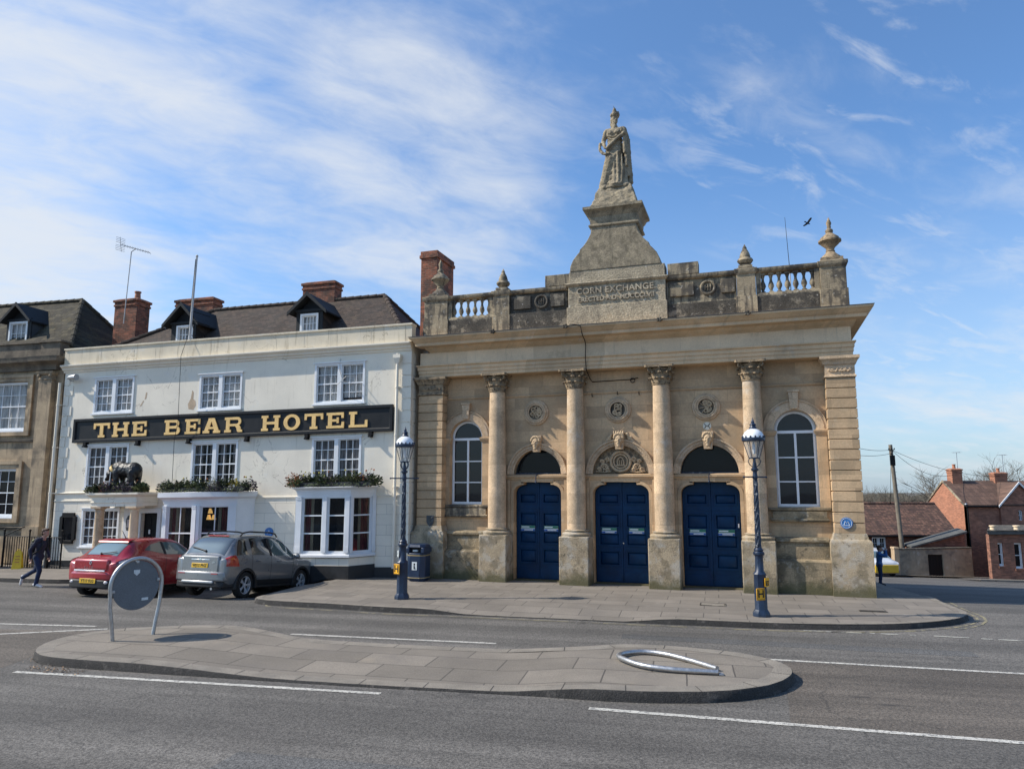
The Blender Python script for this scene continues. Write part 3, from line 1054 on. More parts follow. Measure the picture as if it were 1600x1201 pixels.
road_patch([(3.6, 9.85), (16.0, 6.5), (16.0, 10.3), (4.75, 13.2)], 'worn asphalt')
road_patch([(-17.0, 13.6), (-8.6, 12.75), (-8.75, 15.9), (-17.0, 16.6)], 'worn asphalt')
road_patch([(-3.4, 7.9), (-0.9, 7.35), (-0.65, 8.3), (-3.15, 8.85)], 'patch asphalt')
road_patch([(2.2, 15.15), (8.4, 13.5), (8.5, 13.95), (2.3, 15.6)], 'patch asphalt')
mb = MB()
stripe(mb, [(-8.21, 12.48), (-5.0, 11.83), (-1.94, 11.21)], 0.115)
stripe(mb, [(1.06, 10.49), (6.1, 9.13), (14, 7.0)], 0.12)
stripe(mb, [(-4.58, 15.57), (-2.4, 15.1), (-0.31, 14.66)], 0.11)
stripe(mb, [(3.9, 13.52), (8.36, 12.35), (16, 10.4)], 0.11)
stripe(mb, [(-17.5, 17.8), (-11.41, 16.71), (-9.1, 16.41)], 0.11)
stripe(mb, [(-17.0, 13.9), (-10.62, 15.57), (-8.69, 16.12)], 0.11)
for a, b in (((6.2, 15.95), (7.3, 15.68)), ((7.45, 15.66), (8.3, 15.44)), ((8.55, 15.4), (9.25, 15.2)), ((9.43, 15.1), (10.4, 14.85)), ((10.7, 14.76), (12.0, 14.4))):
    stripe(mb, [a, b], 0.09, 1)
off = []
for p, q in zip(front, front[1:]):
    t = (q - p).normalized()
    off.append((p, Vector((t.y, -t.x))))
for dd, cond in ((0.22, lambda p: p.x > -6.4), (0.38, lambda p: p.x > 9.2)):
    run = [tuple(p + n_ * dd) for p, n_ in off if cond(p) and p.y < 48]
    stripe(mb, run, 0.06, 2)
struct('road_markings', mb, ['road paint', 'worn road paint', 'yellow line paint'])

mb = MB()
rnd = random.Random(3)
for k in range(170):
    a = rnd.gauss(0, 1)
    x = -8.55 + rnd.random() * 1.5
    y = 12.95 - (x + 8.55) * 0.36 + rnd.gauss(-0.02, 0.09) + (0.45 if x < -8.2 else 0)
    r = rnd.uniform(0.008, 0.03)
    t = rnd.random() * 6.3
    z = G(x, y) + 0.012
    mb.face([(x + r * cos(t), y + r * sin(t), z), (x + r * 0.5 * cos(t + 1.7), y + r * 0.5 * sin(t + 1.7), z + 0.012),
             (x - r * cos(t), y - r * sin(t), z + 0.004), (x - r * 0.5 * cos(t + 1.7), y - r * 0.5 * sin(t + 1.7), z)], k % 3)
o = mb.build('fallen_leaves', [mat('dead leaf', (0.16, 0.09, 0.045), 0.9), mat('dead leaf dark', (0.07, 0.045, 0.03), 0.9), mat('dead leaf pale', (0.3, 0.21, 0.13), 0.9)], recalc=False, weld=False)
tag(o, 'brown leaf litter blown against the left end of the traffic island kerb', 'leaf litter')
o['kind'] = 'stuff'

for (px, py, wx, wy, lb, kind) in ((5.0, 18.6, 0.62, 0.42, 'pale square inspection cover in the slabs behind the right lamp post', 0),
                                   (8.5, 17.6, 0.6, 0.16, 'dark slotted drain grating in the pavement at the stone corner pier', 1)):
    t = thing('drain_cover', lb, 'drain cover', (px, py, 0.004), radians(-16))
    mb = MB()
    mb.plate([(-wx / 2, -wy / 2), (wx / 2, -wy / 2), (wx / 2, wy / 2), (-wx / 2, wy / 2)],
             [[(-wx / 2 + .03, -wy / 2 + .03), (wx / 2 - .03, -wy / 2 + .03), (wx / 2 - .03, wy / 2 - .03), (-wx / 2 + .03, wy / 2 - .03)]], 0.0, 0.012, axis='z')
    mb.build('frame', 'lichened stone', t)
    mb = MB()
    if kind:
        for k in range(9):
            x = -wx / 2 + 0.06 + k * (wx - 0.12) / 8
            mb.box(x - 0.012, x + 0.012, -wy / 2 + .03, wy / 2 - .03, -0.01, 0.009)
        mb.build('grating', 'black iron', t)
    else:
        mb.box(-wx / 2 + .035, wx / 2 - .035, -wy / 2 + .035, wy / 2 - .035, -0.01, 0.008)
        mb.build('lid', 'kerb stone', t)

# ================================================================== THE CORN EXCHANGE
CX = -0.2                                   # centre line
R = thing('corn_exchange', 'honey stone corn exchange with columns, three blue doors and a statue on its roof', 'public building', O_CE, -A_CE)
DOORS = (-2.86, -0.2, 2.44)
DW = (0.785, 0.86, 0.84)                    # half widths
COLS = (-4.12, -1.53, 1.14, 3.73)
WINS = (-5.29, 4.86)


def door_outline(c, hw, grow=0.0, z0=-0.2):
    g = grow
    w2 = hw * 0.62
    pts = [(c - hw - g, z0), (c + hw + g, z0), (c + hw + g, 2.70)]
    n = 6
    for i in range(1, n + 1):
        a = radians(90 * i / n)
        pts.append((c + w2 + (hw - w2 + g) * cos(a), 2.70 + (0.27 + g) * sin(a)))
    pts += [(c + w2 - 0.04 + g, 2.97 + g), (c + w2 - 0.04 + g, 3.05 + g), (c - w2 + 0.04 - g, 3.05 + g), (c - w2 + 0.04 - g, 2.97 + g)]
    for i in range(0, n + 1):
        a = radians(90 + 90 * i / n)
        pts.append((c - w2 + (hw - w2 + g) * cos(a), 2.70 + (0.27 + g) * sin(a)))
    out_ = []
    for p in pts:
        if not out_ or (abs(p[0] - out_[-1][0]) + abs(p[1] - out_[-1][1])) > 1e-4:
            out_.append(p)
    return out_


def win_outline(c, hw=0.565, z0=2.32, zs=4.52, g=0.0):
    return [(c - hw - g, z0 - g), (c + hw + g, z0 - g)] + arc(c, zs, hw + g, 0, 180, 20)


def half_round(c, r, z0):
    return arc(c, z0, r, 0, 180, 24)


# ---- main wall, pierced
mb = MB()
holes = [door_outline(c, h) for c, h in zip(DOORS, DW)]
holes = [[(a, max(b, 0.02)) for a, b in h] for h in holes]
for c, h in zip(DOORS, DW):
    holes.append(half_round(c, h, 3.30))
for c in WINS:
    holes.append(win_outline(c))
mb.plate([(-7.15, 0.0), (6.42, 0.0), (6.42, 6.75), (-7.15, 6.75)], holes, -0.2, 0.35)
mb.box(6.1, 6.42, 0.35, 14.0, -3.2, 7.5)            # side wall down the side street
mb.box(-7.15, -6.9, 0.35, 14.0, -0.3, 7.5)
mb.box(-6.9, 6.1, 13.6, 14.0, -0.3, 7.5)
mb.box(-6.9, 6.1, 0.36, 13.59, 7.35, 7.5)           # flat lead roof behind the parapet
mb.build('wall', 'bath stone', R)
mb = MB()
mb.box(-6.8, 6.0, 2.2, 2.3, 0, 7.3)
mb.box(-6.8, 6.0, 0.4, 2.2, -0.02, 0.0)
mb.build('inner_wall', 'dark room', R)
# string line under the capitals, and panel joints
mb = MB()
for a, b in zip((-5.98,) + COLS, COLS + (5.72,)):
    mb.sweep([(0.0, 5.79), (0.035, 5.80), (0.05, 5.84), (0.02, 5.87), (0.0, 5.88)], [(a + 0.02, -0.2), (b - 0.02, -0.2)])
mb.build('string_course', 'bath stone', R)

# ---- entablature
mb = MB()
mb.sweep([(-0.5, 6.53), (0.0, 6.53), (0.0, 6.64), (0.02, 6.645), (0.02, 6.76), (0.045, 6.765), (0.045, 6.87), (0.09, 6.90), (0.09, 6.935), (-0.5, 6.935)],
         [(-6.86, 0.6), (-6.86, -0.63), (6.46, -0.63), (6.46, 13.9)])
mb.build('architrave', 'cornice stone', R)
mb = MB()
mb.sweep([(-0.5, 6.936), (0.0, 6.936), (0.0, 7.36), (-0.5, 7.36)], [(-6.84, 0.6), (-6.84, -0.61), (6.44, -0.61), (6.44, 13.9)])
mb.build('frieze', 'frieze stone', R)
mb = MB()
mb.sweep([(-0.6, 7.361), (0.03, 7.361), (0.05, 7.40), (0.13, 7.44), (0.16, 7.50), (0.17, 7.515), (0.40, 7.53), (0.41, 7.62), (0.43, 7.63),
          (0.46, 7.69), (0.54, 7.75), (0.565, 7.77), (0.565, 7.82), (-0.6, 7.93)], [(-6.44, 0.6), (-6.44, -0.62), (6.42, -0.62), (6.42, 13.9)])
mb.build('cornice', 'cornice stone', R)
mb = MB()
mb.sweep([(0.40, 7.845), (0.575, 7.815), (0.585, 7.822), (0.585, 7.835), (0.40, 7.862)], [(-6.44, 0.6), (-6.44, -0.62), (6.42, -0.62), (6.42, 13.9)])
mb.build('lead_flashing', 'lead grey', R)

# ---- corner piers with channelled courses
for side, (u0, u1) in ((-1, (-6.88, -6.0)), (1, (5.71, 6.48))):
    mb = MB()
    mb.box(u0 + 0.03, u1 - 0.03, -0.56, 0.3, 1.5, 6.0)
    n = 15
    for k in range(n):
        a = 1.66 + k * (5.93 - 1.66) / n
        mb.box(u0, u1, -0.6, -0.17 if side < 0 else 0.29, a, a + (5.93 - 1.66) / n - 0.028)
    pr = mb.build('corner_pier', 'bath stone', R, bevel=0.006, seg=1)
    mb = MB()
    mb.sweep([(0, 5.93), (0.03, 5.94), (0.03, 5.98), (0.0, 6.0), (0.0, 6.28), (0.035, 6.29), (0.05, 6.33), (0.09, 6.42), (0.13, 6.45), (0.13, 6.53), (-0.3, 6.53)],
             [(u0, 0.28), (u0, -0.6), (u1, -0.6), (u1, 0.28)])
    mb.box(u0 + .01, u1 - .01, -0.59, 0.25, 5.93, 6.52)
    rnd = random.Random(8 + side)
    for k in range(11):                            # carved garland
        x = u0 + 0.12 + (u1 - u0 - 0.24) * k / 10
        mb.ell((x, -0.612, 6.13 + 0.025 * sin(k * 1.9)), (0.045, 0.03, 0.03), nu=8, nv=5)
        mb.tube([(x - 0.04, -0.62, 6.13), (x, -0.64, 6.19 - 0.09 * (k % 2)), (x + 0.04, -0.62, 6.13)], 0.012, 6)
    mb.build('capital', 'carved stone' if side < 0 else 'column stone', pr)
    mb = MB()
    o0, o1 = u0 - 0.13, u1 + 0.14
    mb.sweep([(0.0, -0.5 if side < 0 else -0.6), (0.0, 1.40), (-0.02, 1.46), (-0.075, 1.50), (-0.09, 1.56), (-0.12, 1.66), (-0.4, 1.66)],
             [(o0, 0.28), (o0, -0.75), (o1, -0.75), (o1, 0.32)])
    mb.box(o0 + .02, o1 - .02, -0.73, 0.27, -0.5, 1.4)
    mb.build('pier_base', 'pedestal stone', pr)

# ---- columns
rnd = random.Random(11)


def capital(mb, c):
    """leafy capital: bell, two rows of curled leaves, corner volutes, hollow-sided abacus"""
    y0 = -0.46
    mb.lathe([(0.25, 0), (0.275, 0.02), (0.275, 0.05), (0.25, 0.06), (0.25, 0.3), (0.29, 0.44), (0.35, 0.50)], c, y0, 5.93, 20)
    for row, (z, r, h, n, ph) in enumerate(((5.99, 0.262, 0.21, 10, 0.0), (6.12, 0.268, 0.27, 10, 0.5))):
        for k in range(n):
            a = 2 * pi * (k + ph) / n
            ca, sa = cos(a), sin(a)
            wd = 0.075
            rws = []
            for i in range(6):
                t = i / 5
                rr = r + 0.015 + 0.085 * max(0, t - 0.35) ** 1.3 * 2.0
                zz_ = z + h * (t if t < 0.8 else 0.8 - (t - 0.8) * 0.9)
                ww = wd * (0.85 + 0.5 * sin(pi * t)) * (1 - 0.55 * t ** 3)
                rws.append([(c + ca * rr - sa * ww * s_, y0 + sa * rr + ca * ww * s_, zz_ + 0.012 * (1 - abs(s_))) for s_ in (-1, -0.5, 0, 0.5, 1)])
            mb.grid(rws, 0, True)
            mb.ell((c + ca * (r + 0.12), y0 + sa * (r + 0.12), z + h * 0.68), (0.035, 0.035, 0.028), nu=7, nv=5)
    for k in range(4):
        a = pi / 4 + k * pi / 2
        ca, sa = cos(a), sin(a)
        sp = []
        for i in range(14):
            t = i / 13
            th = t * 4.6
            rr = 0.075 * (1 - 0.7 * t)
            sp.append((c + ca * (0.42 + rr * sin(th)), y0 + sa * (0.42 + rr * sin(th)), 6.42 - 0.03 + rr * cos(th)))
        mb.tube([(c + ca * 0.27, y0 + sa * 0.27, 6.2), (c + ca * 0.33, y0 + sa * 0.33, 6.36)] + sp, 0.024, 6)
        a2 = k * pi / 2
        mb.ell((c + cos(a2) * 0.33, y0 + sin(a2) * 0.33, 6.47), (0.055, 0.055, 0.06), nu=8, nv=6)
        mb.ell((c + cos(a2) * 0.31, y0 + sin(a2) * 0.31, 6.37), (0.05, 0.05, 0.03), nu=8, nv=5)
    q = []
    for k in range(4):
        a = pi / 4 + k * pi / 2
        q += [(c + 0.58 * cos(a - 0.06), y0 + 0.58 * sin(a - 0.06)), (c + 0.58 * cos(a + 0.06), y0 + 0.58 * sin(a + 0.06)), (c + 0.37 * cos(a + pi / 4), y0 + 0.37 * sin(a + pi / 4))]
    mb.prism(q, 6.46, 6.529, 'z')


for c in COLS:
    mb = MB()
    prof = []
    for i in range(13):
        t = i / 12
        r = 0.292 - 0.042 * max(0, (t - 0.25) / 0.75) ** 1.3
        prof.append((r, 1.60 + t * (5.93 - 1.60)))
    prof = [(0.292 + 0.03, 1.58)] + prof
    mb.lathe(prof, c, -0.46, 0, 32, twist=0.0)
    sh = mb.build('column', 'column stone', R)
    mb = MB()
    mb.lathe([(0.435, 1.42), (0.435, 1.44), (0.45, 1.46), (0.45, 1.50), (0.41, 1.53), (0.355, 1.545), (0.345, 1.57), (0.375, 1.585), (0.375, 1.60), (0.31, 1.62)], c, -0.46, 0, 28)
    mb.build('column_base', 'pedestal stone', sh)
    mb = MB()
    capital(mb, c)
    mb.build('capital', 'carved stone', sh)
    mb = MB()
    mb.box(c - 0.455, c + 0.455, -0.9, -0.19, -0.5, 1.42)
    o = mb.build('pedestal', 'pedestal stone', R, bevel=0.03)
    o.modifiers['bevel'].segments = 3

# ---- lower walling between pier and outer columns
for (a, b) in ((-5.87, -4.58), (4.19, 5.58)):
    mb = MB()
    mb.box(a, b, -0.63, -0.2, -0.5, 0.86)
    mb.hexa([(a, -0.63, 0.86), (b, -0.63, 0.86), (b, -0.2, 0.86), (a, -0.2, 0.86)], [(a, -0.46, 0.93), (b, -0.46, 0.93), (b, -0.2, 0.93), (a, -0.2, 0.93)])
    mb.box(a, b, -0.42, -0.2, 0.93, 1.36)
    mb.sweep([(0, 1.36), (0.05, 1.39), (0.05, 1.45), (0.0, 1.50), (-0.1, 1.52)], [(a, -0.42), (b, -0.42)])
    mb.box(a + 0.01, b - 0.01, -0.40, -0.19, 1.36, 1.50)
    mb.build('dado', 'plinth stone', R, bevel=0.008)
mb = MB()
mb.box(-7.15, -7.02, -0.62, -0.19, -0.5, 1.45)
mb.build('dado', 'plinth stone', R)
# door reveals' stone feet
for c, h in zip(DOORS, DW):
    mb = MB()
    for s_ in (-1, 1):
        mb.box(c + s_ * (h + 0.005), c + s_ * (h + 0.17), -0.30, -0.19, 0.0, 1.2)
    mb.build('jamb_base', 'plinth stone', R, bevel=0.01)

# ---- windows
for c in WINS:
    mb = MB()
    for rr, yy in ((0.86, -0.255), (0.78, -0.275)):
        o_ = arc(c, 4.52, rr, 0, 180, 28)
        i_ = arc(c, 4.52, rr - 0.09 if rr > 0.8 else 0.57, 180, 0, 28)
        mb.plate(o_ + i_, [], yy, -0.19)
    mb.plate(arc(c, 4.52, 0.865, 0, 180, 28) + arc(c, 4.52, 0.84, 180, 0, 28), [], -0.295, -0.19)
    wn = mb.build('archivolt', 'column stone', R)
    for s_ in (-1, 1):
        mb = MB()
        a, b = sorted((c + s_ * 0.57, c + s_ * 0.83))
        mb.box(a, b, -0.27, -0.19, 2.32, 4.36)
        mb.sweep([(0, 4.36), (0.02, 4.37), (0.035, 4.42), (0.055, 4.45), (0.055, 4.50), (0.0, 4.52)], [(a - 0.02, -0.19), (a - 0.02, -0.27), (b + 0.02, -0.27), (b + 0.02, -0.19)])
        mb.box(a - 0.01, b + 0.01, -0.272, -0.19, 4.36, 4.515)
        mb.build('window_surround', 'bath stone', R)
    mb = MB()
    mb.prism([(c - 0.105, 5.12), (c + 0.105, 5.12), (c + 0.14, 5.60), (c - 0.14, 5.60)], -0.33, -0.19)
    mb.box(c - 0.16, c + 0.16, -0.35, -0.19, 5.60, 5.66)
    mb.build('keystone', 'column stone', R, bevel=0.012)
    mb = MB()
    mb.sweep([(0.0, 2.22), (0.06, 2.23), (0.09, 2.26), (0.09, 2.32), (0.0, 2.34)], [(c - 0.82, -0.2), (c + 0.82, -0.2)])
    mb.box(c - 0.72, c + 0.72, -0.29, -0.19, 2.02, 2.22)
    mb.sweep([(0.0, 1.94), (0.03, 1.95), (0.05, 1.99), (0.0, 2.02)], [(c - 0.74, -0.19), (c - 0.74, -0.29), (c + 0.74, -0.29), (c + 0.74, -0.19)])
    mb.box(c - 0.74, c + 0.74, -0.31, -0.19, 1.93, 2.03)
    mb.build('window_sill', 'weathered stone' if c < 0 else 'plinth stone', R, bevel=0.006)
    fr = MB()
    fr.plate(win_outline(c, g=0.0), [win_outline(c, hw=0.505, z0=2.39)], -0.06, 0.0)
    fr.plate(win_outline(c, hw=0.53, z0=2.36), [win_outline(c, hw=0.48, z0=2.42)], -0.08, -0.061)
    fr.box(c - 0.032, c + 0.032, -0.075, -0.004, 2.38, 4.46)
    fr.box(c - 0.52, c + 0.52, -0.09, -0.006, 4.43, 4.51)
    for z in (3.05, 3.74):
        fr.box(c - 0.50, c - 0.033, -0.07, -0.008, z - 0.018, z + 0.018)
        fr.box(c + 0.033, c + 0.50, -0.07, -0.008, z - 0.018, z + 0.018)
    w_ = fr.build('window', 'white paint', R)
    mb = MB()
    mb.plate(win_outline(c, hw=0.51, z0=2.385), [], -0.03, -0.025)
    mb.build('pane', 'arched glass', w_)
    if c > 0:
        mb = MB()
        rws = []
        for i in range(12):
            x = c + 0.33 + 0.18 * i / 11
            rws.append([(x + 0.01 * sin(z_), 0.14 + 0.025 * sin(i * 1.9), z_) for z_ in (2.35, 3.0, 3.7, 4.4)])
        mb.grid(rws, 0, True)
        mb.build('curtain', 'red curtain', w_, recalc=False)

# ---- doors, fanlights, carved heads
def dn(p):
    return (p[0], p[1], p[2] - 0.12)


for k, (c, h) in enumerate(zip(DOORS, DW)):
    # moulded frame round the opening
    mb = MB()
    o_ = [(a, max(b, 0.0)) for a, b in door_outline(c, h, 0.10, 0.0)]
    i_ = [(a, max(b, 0.0)) for a, b in door_outline(c, h, 0.0, 0.0)]
    mb.plate(o_[1:] + [o_[0]] + [i_[0]] + i_[:0:-1], [], -0.235, -0.19)
    mb.build('door_surround', 'bath stone', R, bevel=0.006)
    # impost band
    mb = MB()
    mb.sweep([(0.0, 3.24), (0.03, 3.25), (0.045, 3.30), (0.09, 3.33), (0.09, 3.39), (0.0, 3.42)], [(c - h - 0.27, -0.2), (c + h + 0.27, -0.2)])
    mb.box(c - h - 0.2, c - h - 0.105, -0.26, -0.19, 0.0, 3.24)
    mb.box(c + h + 0.105, c + h + 0.2, -0.26, -0.19, 0.0, 3.24)
    mb.build('impost', 'bath stone', R, xf=dn)
    mb = MB()
    for r0, r1, yy in ((h - 0.0, h + 0.06, -0.225), (h + 0.06, h + 0.15, -0.26), (h + 0.15, h + 0.2, -0.30)):
        mb.plate(arc(c, 3.42, r1, 0, 180, 30) + arc(c, 3.42, r0, 180, 0, 30), [], yy, -0.19)
    mb.build('archivolt', 'column stone', R, bevel=0.006, xf=dn)
    if k != 1:
        mb = MB()
        mb.plate(half_round(c, h, 3.42), [half_round(c, h - 0.05, 3.455)], 0.04, 0.10)
        fl = mb.build('fanlight', 'dark joinery', R, xf=dn)
        mb = MB()
        mb.plate(half_round(c, h - 0.045, 3.45), [], 0.065, 0.07)
        mb.build('pane', 'window glass', fl, xf=dn)
        mb = MB()
        mb.sweep([(0, 3.42), (0.04, 3.42), (0.04, 3.46), (0, 3.47)], [(c - h, 0.0), (c + h, 0.0)])
        mb.build('glazing_sill', 'worn post blue', fl, xf=dn)
    else:
        mb = MB()
        mb.plate(half_round(c, h + 0.01, 3.42), [], -0.06, 0.0)
        mb.build('tympanum_ground', 'carved stone', R, xf=dn)
        mb = MB()
        mb.plate(half_round(c, h - 0.02, 3.45), [half_round(c, h - 0.09, 3.52)], -0.10, -0.055)
        for r_, q in ((0.30, 0.045), (0.215, 0.026)):
            mb.tube([(c + r_ * cos(2 * pi * i / 30), -0.115, 3.80 + r_ * sin(2 * pi * i / 30)) for i in range(30)], q, 8, closed=True)
        # emblem in the ring: a domed hive over a bar
        mb.tube([(c - 0.09, -0.11, 3.68), (c - 0.1, -0.12, 3.80), (c - 0.06, -0.13, 3.90), (c, -0.13, 3.93), (c + 0.06, -0.13, 3.90), (c + 0.1, -0.12, 3.80), (c + 0.09, -0.11, 3.68)], 0.02, 6)
        for q in (-0.035, 0.035):
            mb.tube([(c + q, -0.115, 3.69), (c + q, -0.12, 3.84)], 0.016, 6)
        mb.tube([(c - 0.14, -0.115, 3.68), (c + 0.14, -0.115, 3.68)], 0.02, 6)
        rnd = random.Random(21)
        for s_ in (-1, 1):
            for bx, bz, br in ((0.50, 3.63, 0.11), (0.40, 3.86, 0.07), (0.66, 3.56, 0.06), (0.40, 3.55, 0.05), (0.57, 3.80, 0.06)):
                path = []
                for i in range(22):
                    t = i / 21
                    rr = br * (1 - 0.82 * t)
                    path.append((c + s_ * (bx + rr * cos(t * 11)), -0.118 - 0.015 * sin(t * 9), bz + rr * sin(t * 11)))
                mb.tube(path, [0.03 * (1 - 0.5 * i / 21) for i in range(22)], 6)
                for i in range(6):
                    a = rnd.random() * 6.3
                    mb.ell((c + s_ * (bx + br * 1.05 * cos(a)), -0.112, bz + br * 1.05 * sin(a)), (0.035, 0.022, 0.02), Matrix.Rotation(a, 3, 'Y'), 7, 5)
            mb.tube([(c + s_ * 0.3, -0.11, 3.5), (c + s_ * 0.5, -0.115, 3.47), (c + s_ * 0.78, -0.11, 3.5)], 0.018, 6)
        mb.build('tympanum', 'relief stone', R, xf=dn)
    # the pair of doors
    mb = MB()
    i2 = [(a, max(b, 0.02)) for a, b in door_outline(c, h - 0.004, 0.0, 0.02)]
    mb.plate(i2, [], 0.10, 0.15)
    dr = mb.build('door_backing', 'door blue', R)
    for s_ in (-1, 1):
        lf = MB()
        x0_, x1_ = (c - h + 0.02, c - 0.004) if s_ < 0 else (c + 0.004, c + h - 0.02)
        lo = [(x0_, 0.03), (x1_, 0.03)]
        w2 = h * 0.62
        side = [(c + s_ * (h - 0.02), 2.70)] + [(c + s_ * (w2 + (h - w2 - 0.02) * cos(radians(a))), 2.70 + 0.25 * sin(radians(a))) for a in (30, 60, 90)]
        cap_ = [(c + s_ * (w2 - 0.06), 2.95), (c + s_ * (w2 - 0.06), 3.03), (c + s_ * 0.004, 3.03)]
        pl = [(c + s_ * 0.004, 0.03), (c + s_ * (h - 0.02), 0.03)] + side + cap_
        cx_ = (x0_ + x1_) / 2
        pw = (x1_ - x0_) / 2 - 0.10
        wins = []
        for z0_, z1_ in ((0.52, 0.96), (1.12, 1.50), (1.66, 2.10), (2.38, 2.70)):
            wins.append([(cx_ - pw, z0_), (cx_ + pw, z0_), (cx_ + pw, z1_), (cx_ - pw, z1_)])
        lf.plate(pl, wins, 0.045, 0.099)
        for wv in wins:
            (ax, az), (bx, bz) = wv[0], wv[2]
            # bolection moulding standing proud, then a raised and fielded panel
            for q, yy in ((0.0, 0.028), (0.03, 0.036)):
                lf.plate([(ax - 0.03 + q, az - 0.03 + q), (bx + 0.03 - q, az - 0.03 + q), (bx + 0.03 - q, bz + 0.03 - q), (ax - 0.03 + q, bz + 0.03 - q)],
                         [[(ax + 0.001 + q, az + 0.001 + q), (bx - 0.001 - q, az + 0.001 + q), (bx - 0.001 - q, bz - 0.001 - q), (ax + 0.001 + q, bz - 0.001 - q)]], yy, 0.0455 if q == 0 else 0.07)
            lf.hexa([(ax + .03, 0.098, az + .03), (bx - .03, 0.098, az + .03), (bx - .03, 0.098, bz - .03), (ax + .03, 0.098, bz - .03)],
                    [(ax + .09, 0.056, az + .09), (bx - .09, 0.056, az + .09), (bx - .09, 0.056, bz - .09), (ax + .09, 0.056, bz - .09)])
        lf.box(x0_ + 0.02, x1_ - 0.02, 0.034, 0.046, 2.20, 2.245)
        lf.box(x0_ + 0.03, x1_ - 0.03, 0.034, 0.046, 0.06, 0.36)
        leaf = lf.build('door_leaf', 'door blue', R, bevel=0.004, seg=1)
        sg = MB()
        zc = 1.575 if k else 1.60
        sg.box(cx_ - 0.23, cx_ + 0.23, 0.020, 0.0275, zc - 0.085, zc + 0.085, 0)
        sg.box(cx_ - 0.23, cx_ + 0.23, 0.0165, 0.0199, zc + 0.0, zc + 0.083, 1)
        sg.box(cx_ - 0.21, cx_ + 0.05, 0.013, 0.0164, zc + 0.025, zc + 0.06, 0)
        sg.box(cx_ - 0.23, cx_ + 0.23, 0.0165, 0.0199, zc - 0.083, zc - 0.02, 2)
        sg.box(cx_ - 0.12, cx_ + 0.17, 0.013, 0.0164, zc - 0.068, zc - 0.035, 0)
        sg.build('notice', ['sticker white', 'sticker green', 'sticker blue'], leaf)
        if s_ > 0 and k == 1:
            hd = MB()
            hd.lathe([(0.0, 0), (0.022, 0.0), (0.026, 0.02), (0.012, 0.035), (0.012, 0.05)], 0, 0, 0, 12)
            ob = hd.build('handle', 'chrome', leaf)
            ob.location = (c + 0.02, 0.0, 1.20)
            ob.rotation_euler = (-pi / 2, 0, 0)
        if s_ > 0 and k == 2:
            hd = MB()
            hd.box(c + h - 0.10, c + h - 0.06, 0.01, 0.044, 1.72, 1.84)
            hd.build('keypad', 'enamel white', leaf, bevel=0.01)
    mb = MB()
    mb.box(c - h - 0.02, c + h + 0.02, -0.26, 0.14, -0.2, 0.022)
    mb.build('threshold', 'plinth stone', R)

# carved heads over the doors
def keyhead(c, z, crown):
    mb = MB()
    mb.prism([(c - 0.12, z - 0.30), (c + 0.12, z - 0.30), (c + 0.17, z + 0.22), (c - 0.17, z + 0.22)], -0.32, -0.19)
    o_ = mb.build('keystone', 'column stone', R, bevel=0.012)
    mb = MB()
    mb.ell((c, -0.37, z - 0.02), (0.115, 0.11, 0.155))
    mb.ell((c, -0.40, z - 0.12), (0.08, 0.08, 0.07))
    mb.ell((c, -0.485, z - 0.03), (0.022, 0.03, 0.045), nu=8, nv=6)
    for s_ in (-1, 1):
        mb.ell((c + s_ * 0.045, -0.465, z + 0.035), (0.034, 0.02, 0.014), nu=8, nv=6)
        mb.ell((c + s_ * 0.065, -0.44, z - 0.05), (0.035, 0.03, 0.035), nu=8, nv=6)
        mb.ell((c + s_ * 0.12, -0.33, z - 0.02), (0.03, 0.05, 0.06), nu=8, nv=6)
    mb.ell((c, -0.47, z - 0.095), (0.035, 0.02, 0.012), nu=8, nv=5)
    mb.ell((c, -0.43, z - 0.19), (0.06, 0.05, 0.06), nu=8, nv=6)
    for i in range(9):
        a = pi * i / 8
        mb.ell((c + 0.135 * cos(a), -0.37, z + 0.06 + 0.12 * sin(a)), (0.045, 0.06, 0.045), nu=7, nv=5)
    if crown:
        for i in range(5):
            x = c - 0.14 + 0.07 * i
            mb.ell((x, -0.36, z + 0.2), (0.035, 0.05, 0.075), nu=7, nv=5)
        for s_ in (-1, 1):
            mb.tube([(c + s_ * 0.05, -0.36, z + 0.24), (c + s_ * 0.12, -0.38, z + 0.30), (c + s_ * 0.19, -0.36, z + 0.38)], 0.01, 6)
            path = [(c + s_ * (0.2 + 0.34 * i / 12), -0.25, z + 0.16 - 0.36 * (i / 12) ** 1.2 + 0.03 * sin(i * 1.4)) for i in range(13)]
            mb.tube(path, [0.05 - 0.03 * i / 12 for i in range(13)], 7)
            for i in range(8):
                x, y, zq = path[i + 2]
                mb.ell((x, -0.26, zq + 0.05 * (-1) ** i), (0.05, 0.03, 0.03), Matrix.Rotation(s_ * 0.8, 3, 'Y'), 7, 5)
    sculpt('carved_head', mb, 'relief stone', o_, 0.011, 1)


keyhead(DOORS[0], 4.30, False)
keyhead(DOORS[1], 4.34, True)
keyhead(DOORS[2], 4.31, False)

